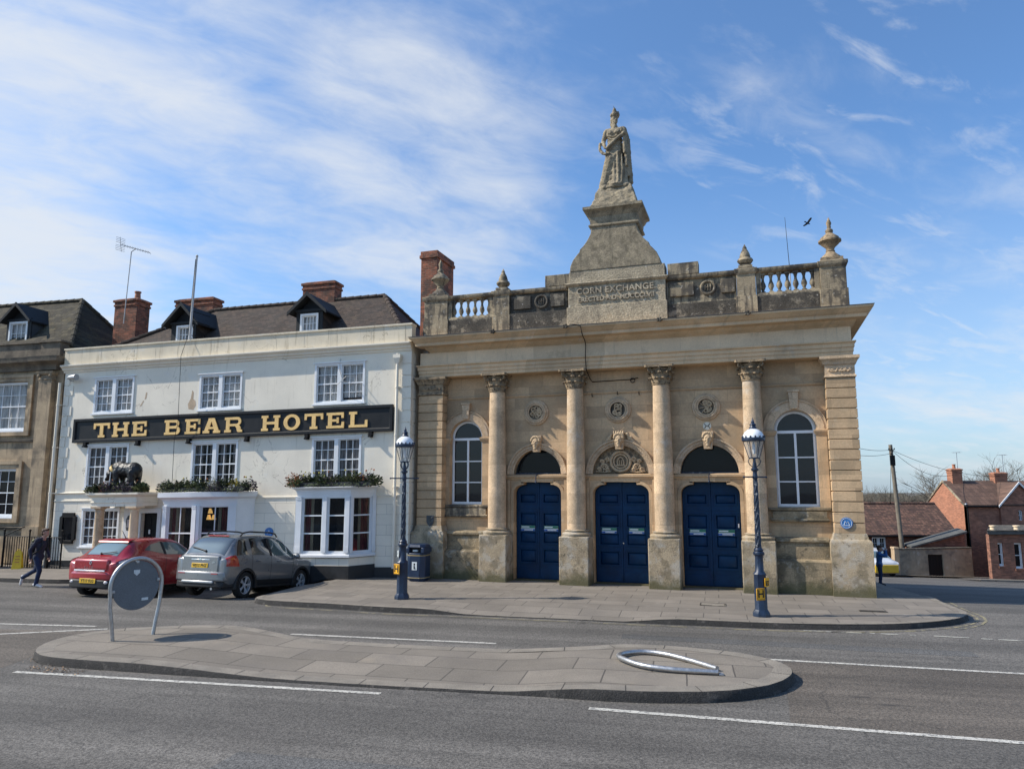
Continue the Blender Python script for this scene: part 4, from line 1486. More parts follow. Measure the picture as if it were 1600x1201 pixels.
# carved roundels
for k, c in enumerate((-2.88, -0.23, 2.42)):
    mb = MB()
    rc = 0.36
    for r_, q, yy in ((0.37, 0.04, -0.225), (0.315, 0.04, -0.265), (0.255, 0.028, -0.27)):
        mb.tube([(c + r_ * cos(2 * pi * i / 36), yy, 5.27 + r_ * sin(2 * pi * i / 36)) for i in range(36)], q, 8, closed=True)
    mb.plate(arc(c, 5.27, 0.37, 0, 350, 35), [arc(c, 5.27, 0.25, 0, 345, 23)], -0.25, -0.19)
    mb.build('roundel', 'column stone', R)
    mb = MB()
    rnd = random.Random(40 + k)
    for i in range(9 if k != 1 else 6):
        a0_ = rnd.random() * 6.3
        bx, bz = 0.13 * cos(a0_ * 2 + i), 0.13 * sin(a0_ * 2 + i)
        path = []
        for j in range(12):
            t = j / 11
            path.append((c + bx + 0.075 * (1 - 0.6 * t) * cos(a0_ + t * 6.5), -0.245 - 0.01 * sin(t * 5), 5.27 + bz + 0.075 * (1 - 0.6 * t) * sin(a0_ + t * 6.5)))
        mb.tube(path, 0.021, 6)
    if k == 1:                                   # interlaced letters
        for dx0, s_ in ((-0.10, 1), (0.10, -1)):
            mb.tube([(c + dx0, -0.235, 5.12), (c + dx0, -0.235, 5.42)], 0.02, 6)
            mb.tube([(c + dx0, -0.235, 5.42), (c + dx0 + s_ * 0.1, -0.24, 5.38), (c + dx0 + s_ * 0.12, -0.24, 5.3), (c + dx0, -0.235, 5.26)], 0.018, 6)
        mb.tube([(c - 0.1, -0.235, 5.27), (c + 0.1, -0.235, 5.27)], 0.018, 6)
    else:
        for i in range(4):
            a = i * pi / 4 + 0.2
            mb.tube([(c - 0.22 * cos(a), -0.225, 5.27 - 0.22 * sin(a)), (c, -0.235, 5.27), (c + 0.22 * cos(a), -0.225, 5.27 + 0.22 * sin(a))], 0.013, 6)
    mb.build('roundel_carving', 'relief stone', R)
    mb = MB()
    mb.plate(arc(c, 5.27, 0.25, 0, 345, 23), [], -0.204, -0.195)
    mb.build('roundel_shade', 'soot and shade stone', R)  # dark disc: shade behind the pierced carving, put into the colour

# pale badge with an H-like sign above the right-hand door
mb = MB()
mb.plate(arc(2.43, 4.695, 0.12, 0, 345, 23), [], -0.225, -0.19)
bd = mb.build('badge', 'badge cream', R)
mb = MB()
for s_ in (-1, 1):
    mb.tube([(2.43 + s_ * 0.075, -0.23, 4.77), (2.43 + s_ * 0.035, -0.23, 4.695), (2.43 + s_ * 0.075, -0.23, 4.62)], 0.009, 6)
mb.tube([(2.39, -0.23, 4.695), (2.47, -0.23, 4.695)], 0.008, 6)
mb.build('emblem', 'ink black', bd)

# ---- parapet
PF = -0.5                                     # face of the parapet


def parapet_box(name, a, b, z0, z1, y0, y1, m, bev=0.01):
    mb = MB()
    mb.box(a, b, y0, y1, z0, z1)
    return mb.build(name, m, R, bevel=bev)


# base course and coping
parapet_box('parapet_base', -5.92, -4.28, 7.86, 8.47, PF + 0.02, -0.05, 'lichened stone')
parapet_box('parapet_base', -3.70, -1.75, 7.86, 8.52, PF + 0.02, -0.05, 'lichened stone')
parapet_box('parapet_base', 1.42, 3.44, 7.86, 8.42, PF + 0.02, -0.05, 'lichened stone')
parapet_box('parapet_base', 4.0, 5.74, 7.86, 8.47, PF + 0.02, -0.05, 'lichened stone')
for a, b in ((-5.92, -4.28), (-3.70, -1.75), (1.42, 3.44), (4.0, 5.74)):
    mb = MB()
    mb.sweep([(-0.36, 9.17), (0.0, 9.17), (0.05, 9.20), (0.07, 9.24), (0.07, 9.31), (-0.36, 9.33)], [(a, PF + 0.06), (b, PF + 0.06)])
    mb.build('coping', 'weathered stone', R)
for a, b in ((-5.92, -4.28), (4.0, 5.74)):
    mb = MB()
    mb.sweep([(-0.3, 8.47), (0.03, 8.47), (0.03, 8.52), (0.0, 8.56), (-0.3, 8.56)], [(a, PF + 0.06), (b, PF + 0.06)])
    mb.box(a, a + 0.14, PF + 0.06, -0.15, 8.56, 9.17)
    mb.box(b - 0.14, b, PF + 0.06, -0.15, 8.56, 9.17)
    bl = mb.build('balustrade', 'weathered stone', R)
    n = 6 if a < 0 else 7
    for i in range(n):
        x = a + 0.19 + (b - a - 0.38) * (i + (0.0 if n == 7 else 0.0)) / (n - 1)
        mb = MB()
        mb.box(x - 0.07, x + 0.07, PF + 0.10, PF + 0.24, 8.561, 8.60)
        mb.lathe([(0.06, 0.0), (0.035, 0.03), (0.045, 0.07), (0.085, 0.16), (0.075, 0.23), (0.042, 0.32), (0.036, 0.40), (0.05, 0.44), (0.055, 0.48), (0.04, 0.50)], x, PF + 0.17, 8.60, 12)
        mb.box(x - 0.07, x + 0.07, PF + 0.10, PF + 0.24, 9.10, 9.169)
        mb.build('baluster', 'weathered stone', bl)
for a, b, hc in ((-3.70, -1.75, -2.62), (1.42, 3.44, 2.62)):
    mb = MB()
    mb.box(a, b, PF + 0.1, -0.1, 8.5 if a < 0 else 8.42, 9.17)
    if a < 0:
        rects = ((-3.55, -2.98), (-2.3, -1.85))
    else:
        rects = ((1.5, 2.2), (3.0, 3.4))
    for x0_, x1_ in rects:
        mb.box(x0_, x1_, PF + 0.03, PF + 0.1, 8.66, 9.08)
    rr = 0.2
    mb.tube([(hc + rr * cos(2 * pi * i / 28), PF + 0.085, 8.87 + rr * sin(2 * pi * i / 28)) for i in range(28)], 0.045, 8, closed=True)
    mb.lathe([(0.0, 0), (0.15, 0)], 0, 0, 0, 4) if False else None
    for i in range(3):
        mb.tube([(hc - 0.08 + 0.08 * i, PF + 0.09, 8.77), (hc - 0.08 + 0.08 * i, PF + 0.08, 8.97)], 0.02, 6)
    mb.tube([(hc - 0.1, PF + 0.09, 8.87), (hc + 0.1, PF + 0.085, 8.9)], 0.02, 6)
    mb.build('parapet_panel', 'lichened stone' if a < 0 else 'weathered stone', R, bevel=0.008, seg=1)
# piers
for a, b, urn in ((-6.78, -5.92, 'big'), (-4.27, -3.71, 'small'), (3.45, 3.99, 'small'), (5.75, 6.44, 'big')):
    mb = MB()
    mb.box(a - 0.03, b + 0.03, PF - 0.02, 0.25 if urn == 'big' else -0.05, 7.86, 8.50)
    mb.box(a, b, PF + 0.01, 0.2 if urn == 'big' else -0.07, 8.50, 9.20)
    mb.sweep([(0, 9.16), (0.03, 9.18), (0.06, 9.24), (0.06, 9.33), (-0.1, 9.36), (-0.25, 9.38)],
             [(a, 0.2 if urn == 'big' else -0.07), (a, PF + 0.01), (b, PF + 0.01), (b, 0.2 if urn == 'big' else -0.07)])
    mb.box(a + .02, b - .02, PF + 0.03, 0.2 if urn == 'big' else -0.08, 9.19, 9.375)
    pier = mb.build('parapet_pier', 'weathered stone', R, bevel=0.01, seg=1)
    cx_, cy_ = (a + b) / 2, (PF + 0.01 + (0.2 if urn == 'big' else -0.07)) / 2
    mb = MB()
    if urn == 'big':
        s_ = 1.0 if a > 0 else 0.97
        mb.box(cx_ - 0.30, cx_ + 0.30, cy_ - 0.3, cy_ + 0.3, 9.37, 9.46)
        mb.lathe([(0.30, 0.0), (0.27, 0.07), (0.17, 0.16), (0.12, 0.22), (0.13, 0.26), (0.10, 0.28), (0.13, 0.36), (0.24, 0.46), (0.27, 0.50), (0.315, 0.53), (0.315, 0.58),
                  (0.27, 0.60), (0.25, 0.66), (0.15, 0.74), (0.09, 0.80), (0.11, 0.85), (0.10, 0.90), (0.05, 0.94), (0.06, 0.99), (0.05, 1.02), (0.075, 1.10), (0.05, 1.17), (0.0, 1.30)],
                 cx_, cy_, 9.46, 22)
        mb.build('urn_finial', 'weathered stone' if a < 0 else 'carved stone', pier)
    else:
        mb.box(cx_ - 0.2, cx_ + 0.2, cy_ - 0.2, cy_ + 0.2, 9.37, 9.45)
        mb.lathe([(0.13, 0.0), (0.12, 0.05), (0.19, 0.10), (0.235, 0.17), (0.21, 0.23), (0.15, 0.26), (0.16, 0.30), (0.125, 0.42), (0.075, 0.52), (0.06, 0.54), (0.065, 0.57), (0.0, 0.70)], cx_, cy_, 9.45, 12)
        mb.build('pinecone_finial', 'weathered stone', pier)
# low blocks either side of the centrepiece
for a, b, z0 in ((-2.48, -1.61, 9.33), (1.44, 2.36, 9.33)):
    parapet_box('parapet_block', a, b, z0, 9.70, PF + 0.02, -0.1, 'weathered stone')
# centrepiece with the inscription
mb = MB()
mb.box(-1.74, 1.41, PF - 0.08, 0.1, 7.86, 8.55)
mb.box(-1.70, 1.37, PF - 0.02, 0.1, 8.55, 9.27)
mb.sweep([(0, 9.22), (0.05, 9.25), (0.09, 9.29), (0.09, 9.33), (0.0, 9.36)], [(-1.70, 0.1), (-1.70, PF - 0.02), (1.37, PF - 0.02), (1.37, 0.1)])
mb.box(-1.66, 1.36, PF + 0.0, 0.1, 9.27, 9.74)
cp = mb.build('centrepiece', mat('scabbled stone', (0.36, 0.30, 0.21), 0.95, var=0.2, vs=3, fine=0.3, fs=22, bump=1.0, bs=14,
                                 stains=[((0.10, 0.088, 0.07), 2.0, 0.5, 0.68, 0.75), ((0.52, 0.49, 0.43), 4.0, 0.62, 0.72, 0.7), ((0.46, 0.33, 0.2), 1.4, 0.6, 0.75, 0.5)]), R, bevel=0.012)
for body, size, z, sp in (('CORN EXCHANGE.', 0.275, 9.04, 1.06), ('ERECTED A.D. MDCCCLVII', 0.20, 8.77, 1.02)):
    tm = text_mb(body, size, 0.05, spacing=sp, bold=0.004)
    mb = MB()
    mb.add(tm, Matrix.Translation((CX + 0.03, PF - 0.04, z)))
    mb.build('lettering', mat('letter stone', (0.40, 0.34, 0.25), 0.9, var=0.25, vs=6, stains=[((0.12, 0.10, 0.08), 5, 0.5, 0.65, 0.6)]), cp)
# scrolled pedestal
prof = [(1.44, 9.74), (1.42, 9.92), (1.33, 10.12), (1.20, 10.28), (1.12, 10.36), (1.10, 10.45), (1.0, 10.54), (0.90, 10.66), (0.80, 10.82), (0.74, 10.95), (0.725, 11.12)]
poly = [(CX + a, b) for a, b in prof] + [(CX - a, b) for a, b in reversed(prof)]
mb = MB()
mb.prism(poly, PF - 0.02, 0.75)
pd = mb.build('statue_pedestal', 'statue stone', R, bevel=0.015)
mb = MB()
cy_ = 0.365
pth = [(CX - 0.73, cy_ + 0.4), (CX - 0.73, cy_ - 0.86), (CX + 0.73, cy_ - 0.86), (CX + 0.73, cy_ + 0.4), (CX - 0.73, cy_ + 0.4)]
mb.sweep([(-0.2, 11.12), (0.02, 11.12), (0.07, 11.16), (0.07, 11.20), (0.02, 11.24), (0.04, 11.46), (0.08, 11.50), (0.13, 11.62), (0.22, 11.68), (0.22, 11.77), (0.0, 11.84), (-0.72, 11.84)], pth, ends=False)
mb.build('pedestal_cap', 'statue stone', pd)
mb = MB()
mb.box(CX - 0.62, CX + 0.62, -0.45, 0.62, 11.8, 11.86)
mb.hexa([(CX - 0.76, -0.48, 11.85), (CX + 0.76, -0.48, 11.85), (CX + 0.76, 0.65, 11.85), (CX - 0.76, 0.65, 11.85)],
        [(CX - 0.5, -0.22, 12.58), (CX + 0.54, -0.22, 12.58), (CX + 0.54, 0.45, 12.58), (CX - 0.5, 0.45, 12.58)])
for a, b, c_ in ((-0.7, 12.0, 0.5), (0.7, 11.95, 0.5)):
    mb.ell((CX + a * 0.75, 0.0, b), (0.2, 0.4, 0.16))
sculpt('rock_base', mb, 'statue stone', pd, 0.03, 1, 0.035, 5.0)

# roof-line fittings
for u in (-4.0, -1.62, 1.25, 3.72):
    mb = MB()
    mb.ell((u, -1.22, 7.80), (0.075, 0.06, 0.06), nu=9, nv=6)
    for i in range(5):
        a = i * 1.26
        mb.ell((u + 0.06 * cos(a), -1.25, 7.80 + 0.05 * sin(a)), (0.035, 0.04, 0.03), nu=7, nv=5)
    mb.build('lion_mask', 'lichened stone', R)
mb = MB()
mb.tube([(-1.5, -1.2, 7.86), (-1.3, -1.215, 7.84), (-1.15, -1.22, 7.78), (-1.12, -1.22, 7.62), (-1.12, -1.06, 7.50), (-1.12, -0.80, 7.42), (-1.12, -0.66, 7.3), (-1.12, -0.74, 6.88), (-1.12, -0.66, 6.55), (-1.12, -0.5, 6.45),
         (-1.1, -0.24, 6.30), (-1.02, -0.23, 6.18), (0.2, -0.23, 6.2), (0.42, -0.24, 6.24)], 0.013, 6)
mb.tube([(0.25 + 0.07 * cos(2 * pi * i / 16), -0.24, 6.17 + 0.07 * sin(2 * pi * i / 16)) for i in range(16)], 0.012, 6, closed=True)
mb.build('cable', 'black iron', R)
for u, z in ((-1.02, 5.72), (-0.22, 5.75), (0.45, 5.72)):
    mb = MB()
    mb.tube([(u, -0.2, z), (u, -0.32, z - 0.01), (u, -0.33, z + 0.08)], 0.014, 6)
    mb.build('wall_hook', 'black iron', R)
for c in (-2.84, 2.44):
    mb = MB()
    mb.tube([(c, -0.28, 3.4), (c, -0.4, 3.38), (c, -0.42, 3.28), (c, -0.42, 3.2)], 0.016, 6)
    mb.ell((c, -0.42, 3.17), 0.04, nu=8, nv=6)
    mb.build('door_lamp', 'post blue', R, xf=dn)
# red-brick stack behind the left urn
mb = MB()
mb.box(-7.52, -6.88, 0.7, 2.2, 7.0, 11.15)
mb.box(-7.57, -6.83, 0.65, 2.25, 11.15, 11.27)
mb.box(-7.54, -6.86, 0.68, 2.22, 11.27, 11.42)
mb.build('chimney', 'old brick', R, bevel=0.01)

t = thing('aerial_rod', 'thin plain rod standing up behind the right-hand stone balusters', 'aerial', ce(4.98, 0.15, 7.5), -A_CE)
mb = MB()
mb.tube([(0, 0, 0), (0.0, 0, 1.8)], 0.016, 6)
mb.build('rod', 'pole paint', t)
mb = MB()
mb.tube([(0.0, 0, 1.801), (-0.06, 0, 3.5)], [0.011, 0.006], 6)
mb.build('tip', 'black iron', t)

# the two plaques
t = thing('wall_plaque', 'round blue plaque on the right-hand corner pier of the stone building', 'plaque', ce(6.02, -0.602, 1.93), -A_CE)
mb = MB()
mb.plate(arc(0, 0, 0.155, 0, 354, 59), [], -0.03, 0.0)
mb.build('disc', 'plaque blue', t)
mb = MB()
mb.tube([(0.128 * cos(2 * pi * i / 40), -0.031, 0.128 * sin(2 * pi * i / 40)) for i in range(40)], 0.006, 5, closed=True)
mb.tube([(-0.07, -0.031, -0.05), (-0.03, -0.031, 0.05), (0, -0.031, -0.01), (0.03, -0.031, 0.05), (0.07, -0.031, -0.05)], 0.009, 5)
mb.tube([(-0.08, -0.031, -0.065), (0.08, -0.031, -0.065)], 0.008, 5)
mb.build('rim', 'sticker white', t)
t = thing('wall_shield', 'small grey heraldic shield on the left corner pier above the litter bin', 'plaque', ce(-6.38, -0.602, 1.82), -A_CE)
mb = MB()
sh_ = [(-0.13, 0.16), (0.13, 0.16), (0.13, -0.02), (0.10, -0.11), (0, -0.2), (-0.10, -0.11), (-0.13, -0.02)]
mb.plate(sh_, [], -0.035, 0.0)
mb.build('plate', 'lead grey', t, bevel=0.008)
mb = MB()
mb.tube([(-0.09, -0.037, 0.11), (0.0, -0.045, 0.03), (0.09, -0.037, 0.11)], 0.015, 6)
mb.tube([(-0.08, -0.037, -0.02), (0.0, -0.045, -0.1), (0.08, -0.037, -0.02)], 0.015, 6)
mb.tube([(0.0, -0.037, 0.12), (0.0, -0.045, -0.14)], 0.012, 6)
mb.build('device', 'slate grey roof', t)

# ================================================================== THE HOTEL
SH = 0.0168


def hx(p):
    """the old front has settled: everything on it drops a little towards the left"""
    return (p[0], p[1], p[2] + SH * p[0])


H = thing('hotel', 'cream rendered three-storey hotel with sash windows, black fascia sign and bay windows', 'hotel', O_HO, -A_HO)
UW = [(-12.32, -10.60, 5.80, 7.13), (-7.77, -6.06, 5.74, 7.02), (-3.18, -1.33, 5.75, 7.14)]
FW = [(-12.43, -10.63, 3.05, 4.61), (-7.93, -6.09, 3.02, 4.59), (-3.18, -1.39, 3.10, 4.59)]
GW = (-12.44, -10.83, 0.95, 2.30)
HDOOR = (-9.86, -9.17, -0.2, 2.14)


def rect(a, b, c, d_):
    return [(a, c), (b, c), (b, d_), (a, d_)]


mb = MB()
mb.plate(rect(-13.75, 0.36, 2.62, 8.0), [rect(*q[:2], *q[2:]) for q in UW + FW], 0.0, 0.3)
mb.build('wall', 'cream render', H, xf=hx)
mb = MB()
mb.plate(rect(-13.75, 0.36, -0.4, 2.619), [rect(*GW), rect(HDOOR[0], HDOOR[1], -0.2, 2.14), rect(-8.3, -5.75, 0.7, 2.5), rect(-3.2, -1.1, 0.8, 2.59)], 0.0, 0.3)
mb.build('lower_wall', 'lined render', H, xf=hx)
mb = MB()
mb.box(0.05, 0.35, 0.301, 10.0, -0.4, 8.0)
mb.box(-13.74, -13.44, 0.301, 10.0, -0.6, 8.0)
mb.box(-13.4, 0.04, 9.7, 10.0, -0.6, 8.0)
mb.build('side_wall', 'cream render', H, xf=hx)
mb = MB()
for a, b, c, d_ in UW + FW + [GW, (-8.4, -5.6, 0.5, 2.55), (-3.3, -0.9, 0.6, 2.6)]:
    dp = 1.2 if c > 2 else 2.2
    mb.box(a - 0.1, b + 0.1, dp, dp + 0.1, c - 0.2, d_ + 0.15)
    mb.box(a - 0.15, a - 0.05, 0.31, dp, c - 0.2, d_ + 0.15)
    mb.box(b + 0.05, b + 0.15, 0.31, dp, c - 0.2, d_ + 0.15)
    mb.box(a - 0.05, b + 0.05, 0.31, dp, d_ + 0.02, d_ + 0.1)
    mb.box(a - 0.05, b + 0.05, 0.31, dp, c - 0.2, c - 0.1)
mb.build('inner_wall', 'dark room', H, xf=hx)
for a, b, z in ((-13.77, -8.31, 0.46), (-5.45, -3.4, 0.40), (-0.9, 0.38, 0.33)):
    mb = MB()
    mb.box(a, b, -0.035, 0.001, -0.5, z)
    mb.build('plinth', 'black plinth paint', H, xf=hx)

# cornice, parapet
mb = MB()
mb.sweep([(-0.1, 7.42), (0.0, 7.42), (0.04, 7.44), (0.05, 7.49), (0.12, 7.53), (0.13, 7.58), (0.20, 7.62), (0.24, 7.66), (0.24, 7.70), (-0.1, 7.73)], [(-13.8, -0.0), (0.37, -0.0)])
mb.build('cornice', 'cream render', H, xf=hx)
mb = MB()
mb.box(-13.78, 0.38, -0.07, 0.28, 7.731, 8.30)
mb.box(-13.80, 0.40, -0.11, 0.32, 8.30, 8.36)
rnd = random.Random(2)
x = -13.6
while x < 0.2:
    mb.box(x, x + 0.012, -0.074, -0.06, 7.74, 8.3)
    x += rnd.uniform(0.9, 1.5)
mb.build('parapet', 'parapet render', H, xf=hx)

# quoins at both ends and the frieze band over the ground floor
for left in (True, False):
    mb = MB()
    for k in range(11):
        w_ = 0.42 if k % 2 else 0.24
        if left:
            mb.box(-13.74, -13.74 + w_, -0.022, 0.001, 3.05 + k * 0.39, 3.05 + k * 0.39 + 0.365)
        else:
            mb.box(0.04, 0.372, -0.022, 0.4, 3.05 + k * 0.395, 3.05 + k * 0.395 + 0.37)
    if not left:
        for k in range(8):
            mb.box(0.04, 0.372, -0.022, 0.4, 0.36 + k * 0.335, 0.36 + k * 0.335 + 0.315)
    mb.build('quoins', 'cream render', H, xf=hx, bevel=0.008, seg=1)
mb = MB()
mb.sweep([(0, 2.86), (0.04, 2.87), (0.06, 2.90), (0.0, 2.93)], [(-13.75, 0.0), (-11.3, 0.0)])
mb.sweep([(0, 2.58), (0.03, 2.59), (0.03, 2.63), (0.0, 2.64)], [(-13.75, 0.0), (-11.3, 0.0)])
mb.sweep([(0, 2.60), (0.035, 2.61), (0.035, 2.65), (0.0, 2.66)], [(-5.3, 0.0), (-3.6, 0.0)])
mb.sweep([(0, 2.60), (0.035, 2.61), (0.035, 2.65), (0.0, 2.66)], [(-0.75, 0.0), (0.04, 0.0)])
mb.build('string_course', 'cream render', H, xf=hx)

# peeling plaster and hairline cracks on the upper wall
mb = MB()
mb.plate([(-8.2, 5.82), (-8.0, 5.78), (-7.9, 5.95), (-7.93, 6.1), (-8.03, 6.18), (-8.02, 6.42), (-8.09, 6.5), (-8.13, 6.2), (-8.24, 6.0)], [], -0.003, 0.001)
mb.plate([(-10.3, 6.0), (-10.22, 6.02), (-10.12, 6.2), (-10.16, 6.22)], [], -0.003, 0.001)
mb.plate([(-10.1, 6.25), (-10.03, 6.28), (-10.0, 6.5), (-10.06, 6.52)], [], -0.003, 0.001)
mb.build('bare_patch', mat('bare plaster', (0.50, 0.38, 0.26), 0.9, var=0.15, vs=6), H, xf=hx)


def window_mb(x0, x1, z0, z1, lights, rows_, cols, y0=0.0, glass_y=0.07, head=True, meet=True):
    """sash window: frame (outer boards, mullions, sills) with glazing bars"""
    f = MB()
    f.plate(rect(x0, x1, z0, z1), [], 0, 0) if False else None
    b = 0.055
    holes = []
    n = lights
    mw = 0.15
    lw = (x1 - x0 - 2 * b - (n - 1) * mw) / n
    for i in range(n):
        a = x0 + b + i * (lw + mw)
        holes.append((a, a + lw, z0 + 0.07, z1 - b))
    f.plate(rect(x0 - 0.02, x1 + 0.02, z0, z1 + 0.02), [rect(*h) for h in holes], y0 - 0.03, y0 + 0.03)
    f.box(x0 - 0.06, x1 + 0.06, y0 - 0.09, y0 + 0.02, z0 - 0.045, z0 + 0.005)
    if head:
        f.box(x0 - 0.06, x1 + 0.07, y0 - 0.075, y0 + 0.02, z1 + 0.021, z1 + 0.055)
    for (a, c, e, g) in holes:
        mid = (e + g) / 2
        f.plate(rect(a - 0.002, c + 0.002, e - 0.002, g + 0.002), [rect(a + 0.035, c - 0.035, e + 0.045, g - 0.035)], y0 + 0.031, y0 + 0.068)
        if meet:
            f.box(a + 0.034, c - 0.034, y0 + 0.033, y0 + 0.075, mid - 0.022, mid + 0.022)
        for k in range(1, cols):
            x = a + 0.035 + (c - a - 0.07) * k / cols
            if meet:
                f.box(x - 0.011, x + 0.011, y0 + 0.04, y0 + 0.078, e + 0.044, mid - 0.021)
                f.box(x - 0.011, x + 0.011, y0 + 0.04, y0 + 0.078, mid + 0.021, g - 0.034)
            else:
                f.box(x - 0.011, x + 0.011, y0 + 0.04, y0 + 0.078, e + 0.044, g - 0.034)
        for k in range(1, rows_):
            z = e + (g - e) * k / rows_
            if meet and abs(z - mid) < 0.06:
                continue
            f.box(a + 0.034, c - 0.034, y0 + 0.042, y0 + 0.076, z - 0.011, z + 0.011)
    return f, holes


def drape(x0, x1, z0, z1, y, folds=7, amp=0.03):
    mb = MB()
    rws = []
    n = int(folds * 6)
    for i in range(n + 1):
        x = x0 + (x1 - x0) * i / n
        rws.append([(x, y + amp * sin(i * 1.05) * (0.6 + 0.4 * t), z0 + (z1 - z0) * t) for t in (0, 0.35, 0.7, 1)])
    mb.grid(rws, 0, True)
    return mb


def sash(parent, x0, x1, z0, z1, lights, rows_, cols, y0=0.0, cur='net curtain', gl='window glass', xf=hx, full=True, head=True, meet=True):
    f, holes = window_mb(x0, x1, z0, z1, lights, rows_, cols, y0, head=head, meet=meet)
    wd = f.build('window', 'white paint', parent, xf=xf)
    for (a, c, e, g) in holes:
        p = MB()
        p.box(a + 0.03, c - 0.03, y0 + 0.057, y0 + 0.061, e + 0.04, g - 0.03)
        p.build('pane', gl, wd, xf=xf)
        if cur:
            if full:
                drape(a, c, e, g, y0 + 0.115).build('curtain', cur, wd, xf=xf, recalc=False)
            else:
                q = (c - a) * 0.33
                drape(a, a + q, e, g, y0 + 0.2, 3).build('curtain', cur, wd, xf=xf, recalc=False)
                drape(c - q, c, e, g, y0 + 0.2, 3).build('curtain', cur, wd, xf=xf, recalc=False)
    return wd


for q in UW:
    sash(H, *q, 2, 4, 3, cur='net curtain', gl='curtained glass')
for k, q in enumerate(FW):
    sash(H, *q, 2, 4, 3, cur='grey curtain', gl='curtained glass', full=k != 1)
sash(H, *GW, 2, 4, 3, cur='grey curtain', full=True, gl='curtained glass')
# open sash on the upper right window
mb = MB()
mb.box(-2.10, -1.46, 0.036, 0.08, 5.83, 5.95)
mb.build('open_gap', 'dark room', H, xf=hx)
mb = MB()
for u, z, l in ((-1.95, 6.62, 0.5), (-2.15, 6.45, 0.35)):
    mb.tube([(u - 0.15, -0.09, z - 0.06), (u + 0.1, -0.35, z), (u + 0.3, -0.1, z + 0.02)], 0.013, 6)
mb.tube([(-2.25, -0.02, 7.3), (-2.25, -0.05, 6.9), (-2.1, -0.09, 6.5)], 0.012, 6)
mb.build('flag_bracket', 'pole paint', H, xf=hx)

# entrance
mb = MB()
mb.box(HDOOR[0] + 0.02, HDOOR[1] - 0.02, 0.12, 0.17, -0.2, 2.12)
for k in range(2):
    for j in range(5):
        a = HDOOR[0] + 0.08 + k * 0.28
        mb.box(a, a + 0.24, 0.105, 0.121, 0.15 + j * 0.38, 0.47 + j * 0.38)
dr = mb.build('door', 'black iron', H, xf=hx)
mb = MB()
mb.box(-9.62, -9.55, 0.09, 0.104, 1.40, 1.55)
mb.build('notice', 'sticker white', dr, xf=hx)
mb = MB()
mb.plate([(-10.0, -0.3), (-9.03, -0.3), (-9.03, 2.3), (-10.0, 2.3)], [rect(HDOOR[0], HDOOR[1], -0.299, 2.14)], -0.06, 0.001)
mb.build('door_surround', 'bay paint', H, xf=hx)
# portico
mb = MB()
mb.sweep([(-0.4, 2.40), (0.0, 2.40), (0.0, 2.52), (0.025, 2.53), (0.025, 2.56), (0.0, 2.57), (0.0, 2.72), (0.04, 2.74), (0.10, 2.79), (0.13, 2.81), (0.13, 2.87), (-0.4, 2.88)],
         [(-11.1, 0.0), (-11.1, -1.05), (-9.22, -1.05), (-9.22, -0.01)])
mb.box(-10.72, -9.6, -0.68, -0.01, 2.80, 2.872)
mb.box(-10.8, -9.5, -0.75, -0.01, 2.41, 2.46)
po = mb.build('portico', 'cream render', H, xf=hx)
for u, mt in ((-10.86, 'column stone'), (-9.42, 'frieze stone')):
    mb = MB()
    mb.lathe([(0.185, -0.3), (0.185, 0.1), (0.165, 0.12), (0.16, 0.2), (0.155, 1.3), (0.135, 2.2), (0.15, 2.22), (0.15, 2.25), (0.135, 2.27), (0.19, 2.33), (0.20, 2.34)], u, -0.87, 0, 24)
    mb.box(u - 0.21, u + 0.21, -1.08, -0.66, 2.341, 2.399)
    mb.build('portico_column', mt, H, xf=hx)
mb = MB()
mb.box(-10.55, -10.05, -0.09, 0.0, -0.2, 2.39)
mb.build('pilaster', 'bay paint', H, xf=hx)
t = thing('wall_lantern', 'small lantern-shaped plate on the white pilaster beside the hotel door', 'lantern', (0, 0, 0))
t.location = ho(-10.27, -0.091, 1.78 - 0.0168 * 10.3)
t.rotation_euler = (0, 0, -A_HO)
mb = MB()
mb.prism([(-0.10, -0.25), (0.10, -0.25), (0.13, -0.15), (0.13, 0.15), (0.06, 0.28), (-0.06, 0.28), (-0.13, 0.15), (-0.13, -0.15)], -0.05, 0)
mb.build('case', 'lead grey', t, bevel=0.01)
mb = MB()
mb.box(-0.08, 0.08, -0.056, -0.051, -0.13, 0.14)
mb.build('face', 'lamp clear', t)


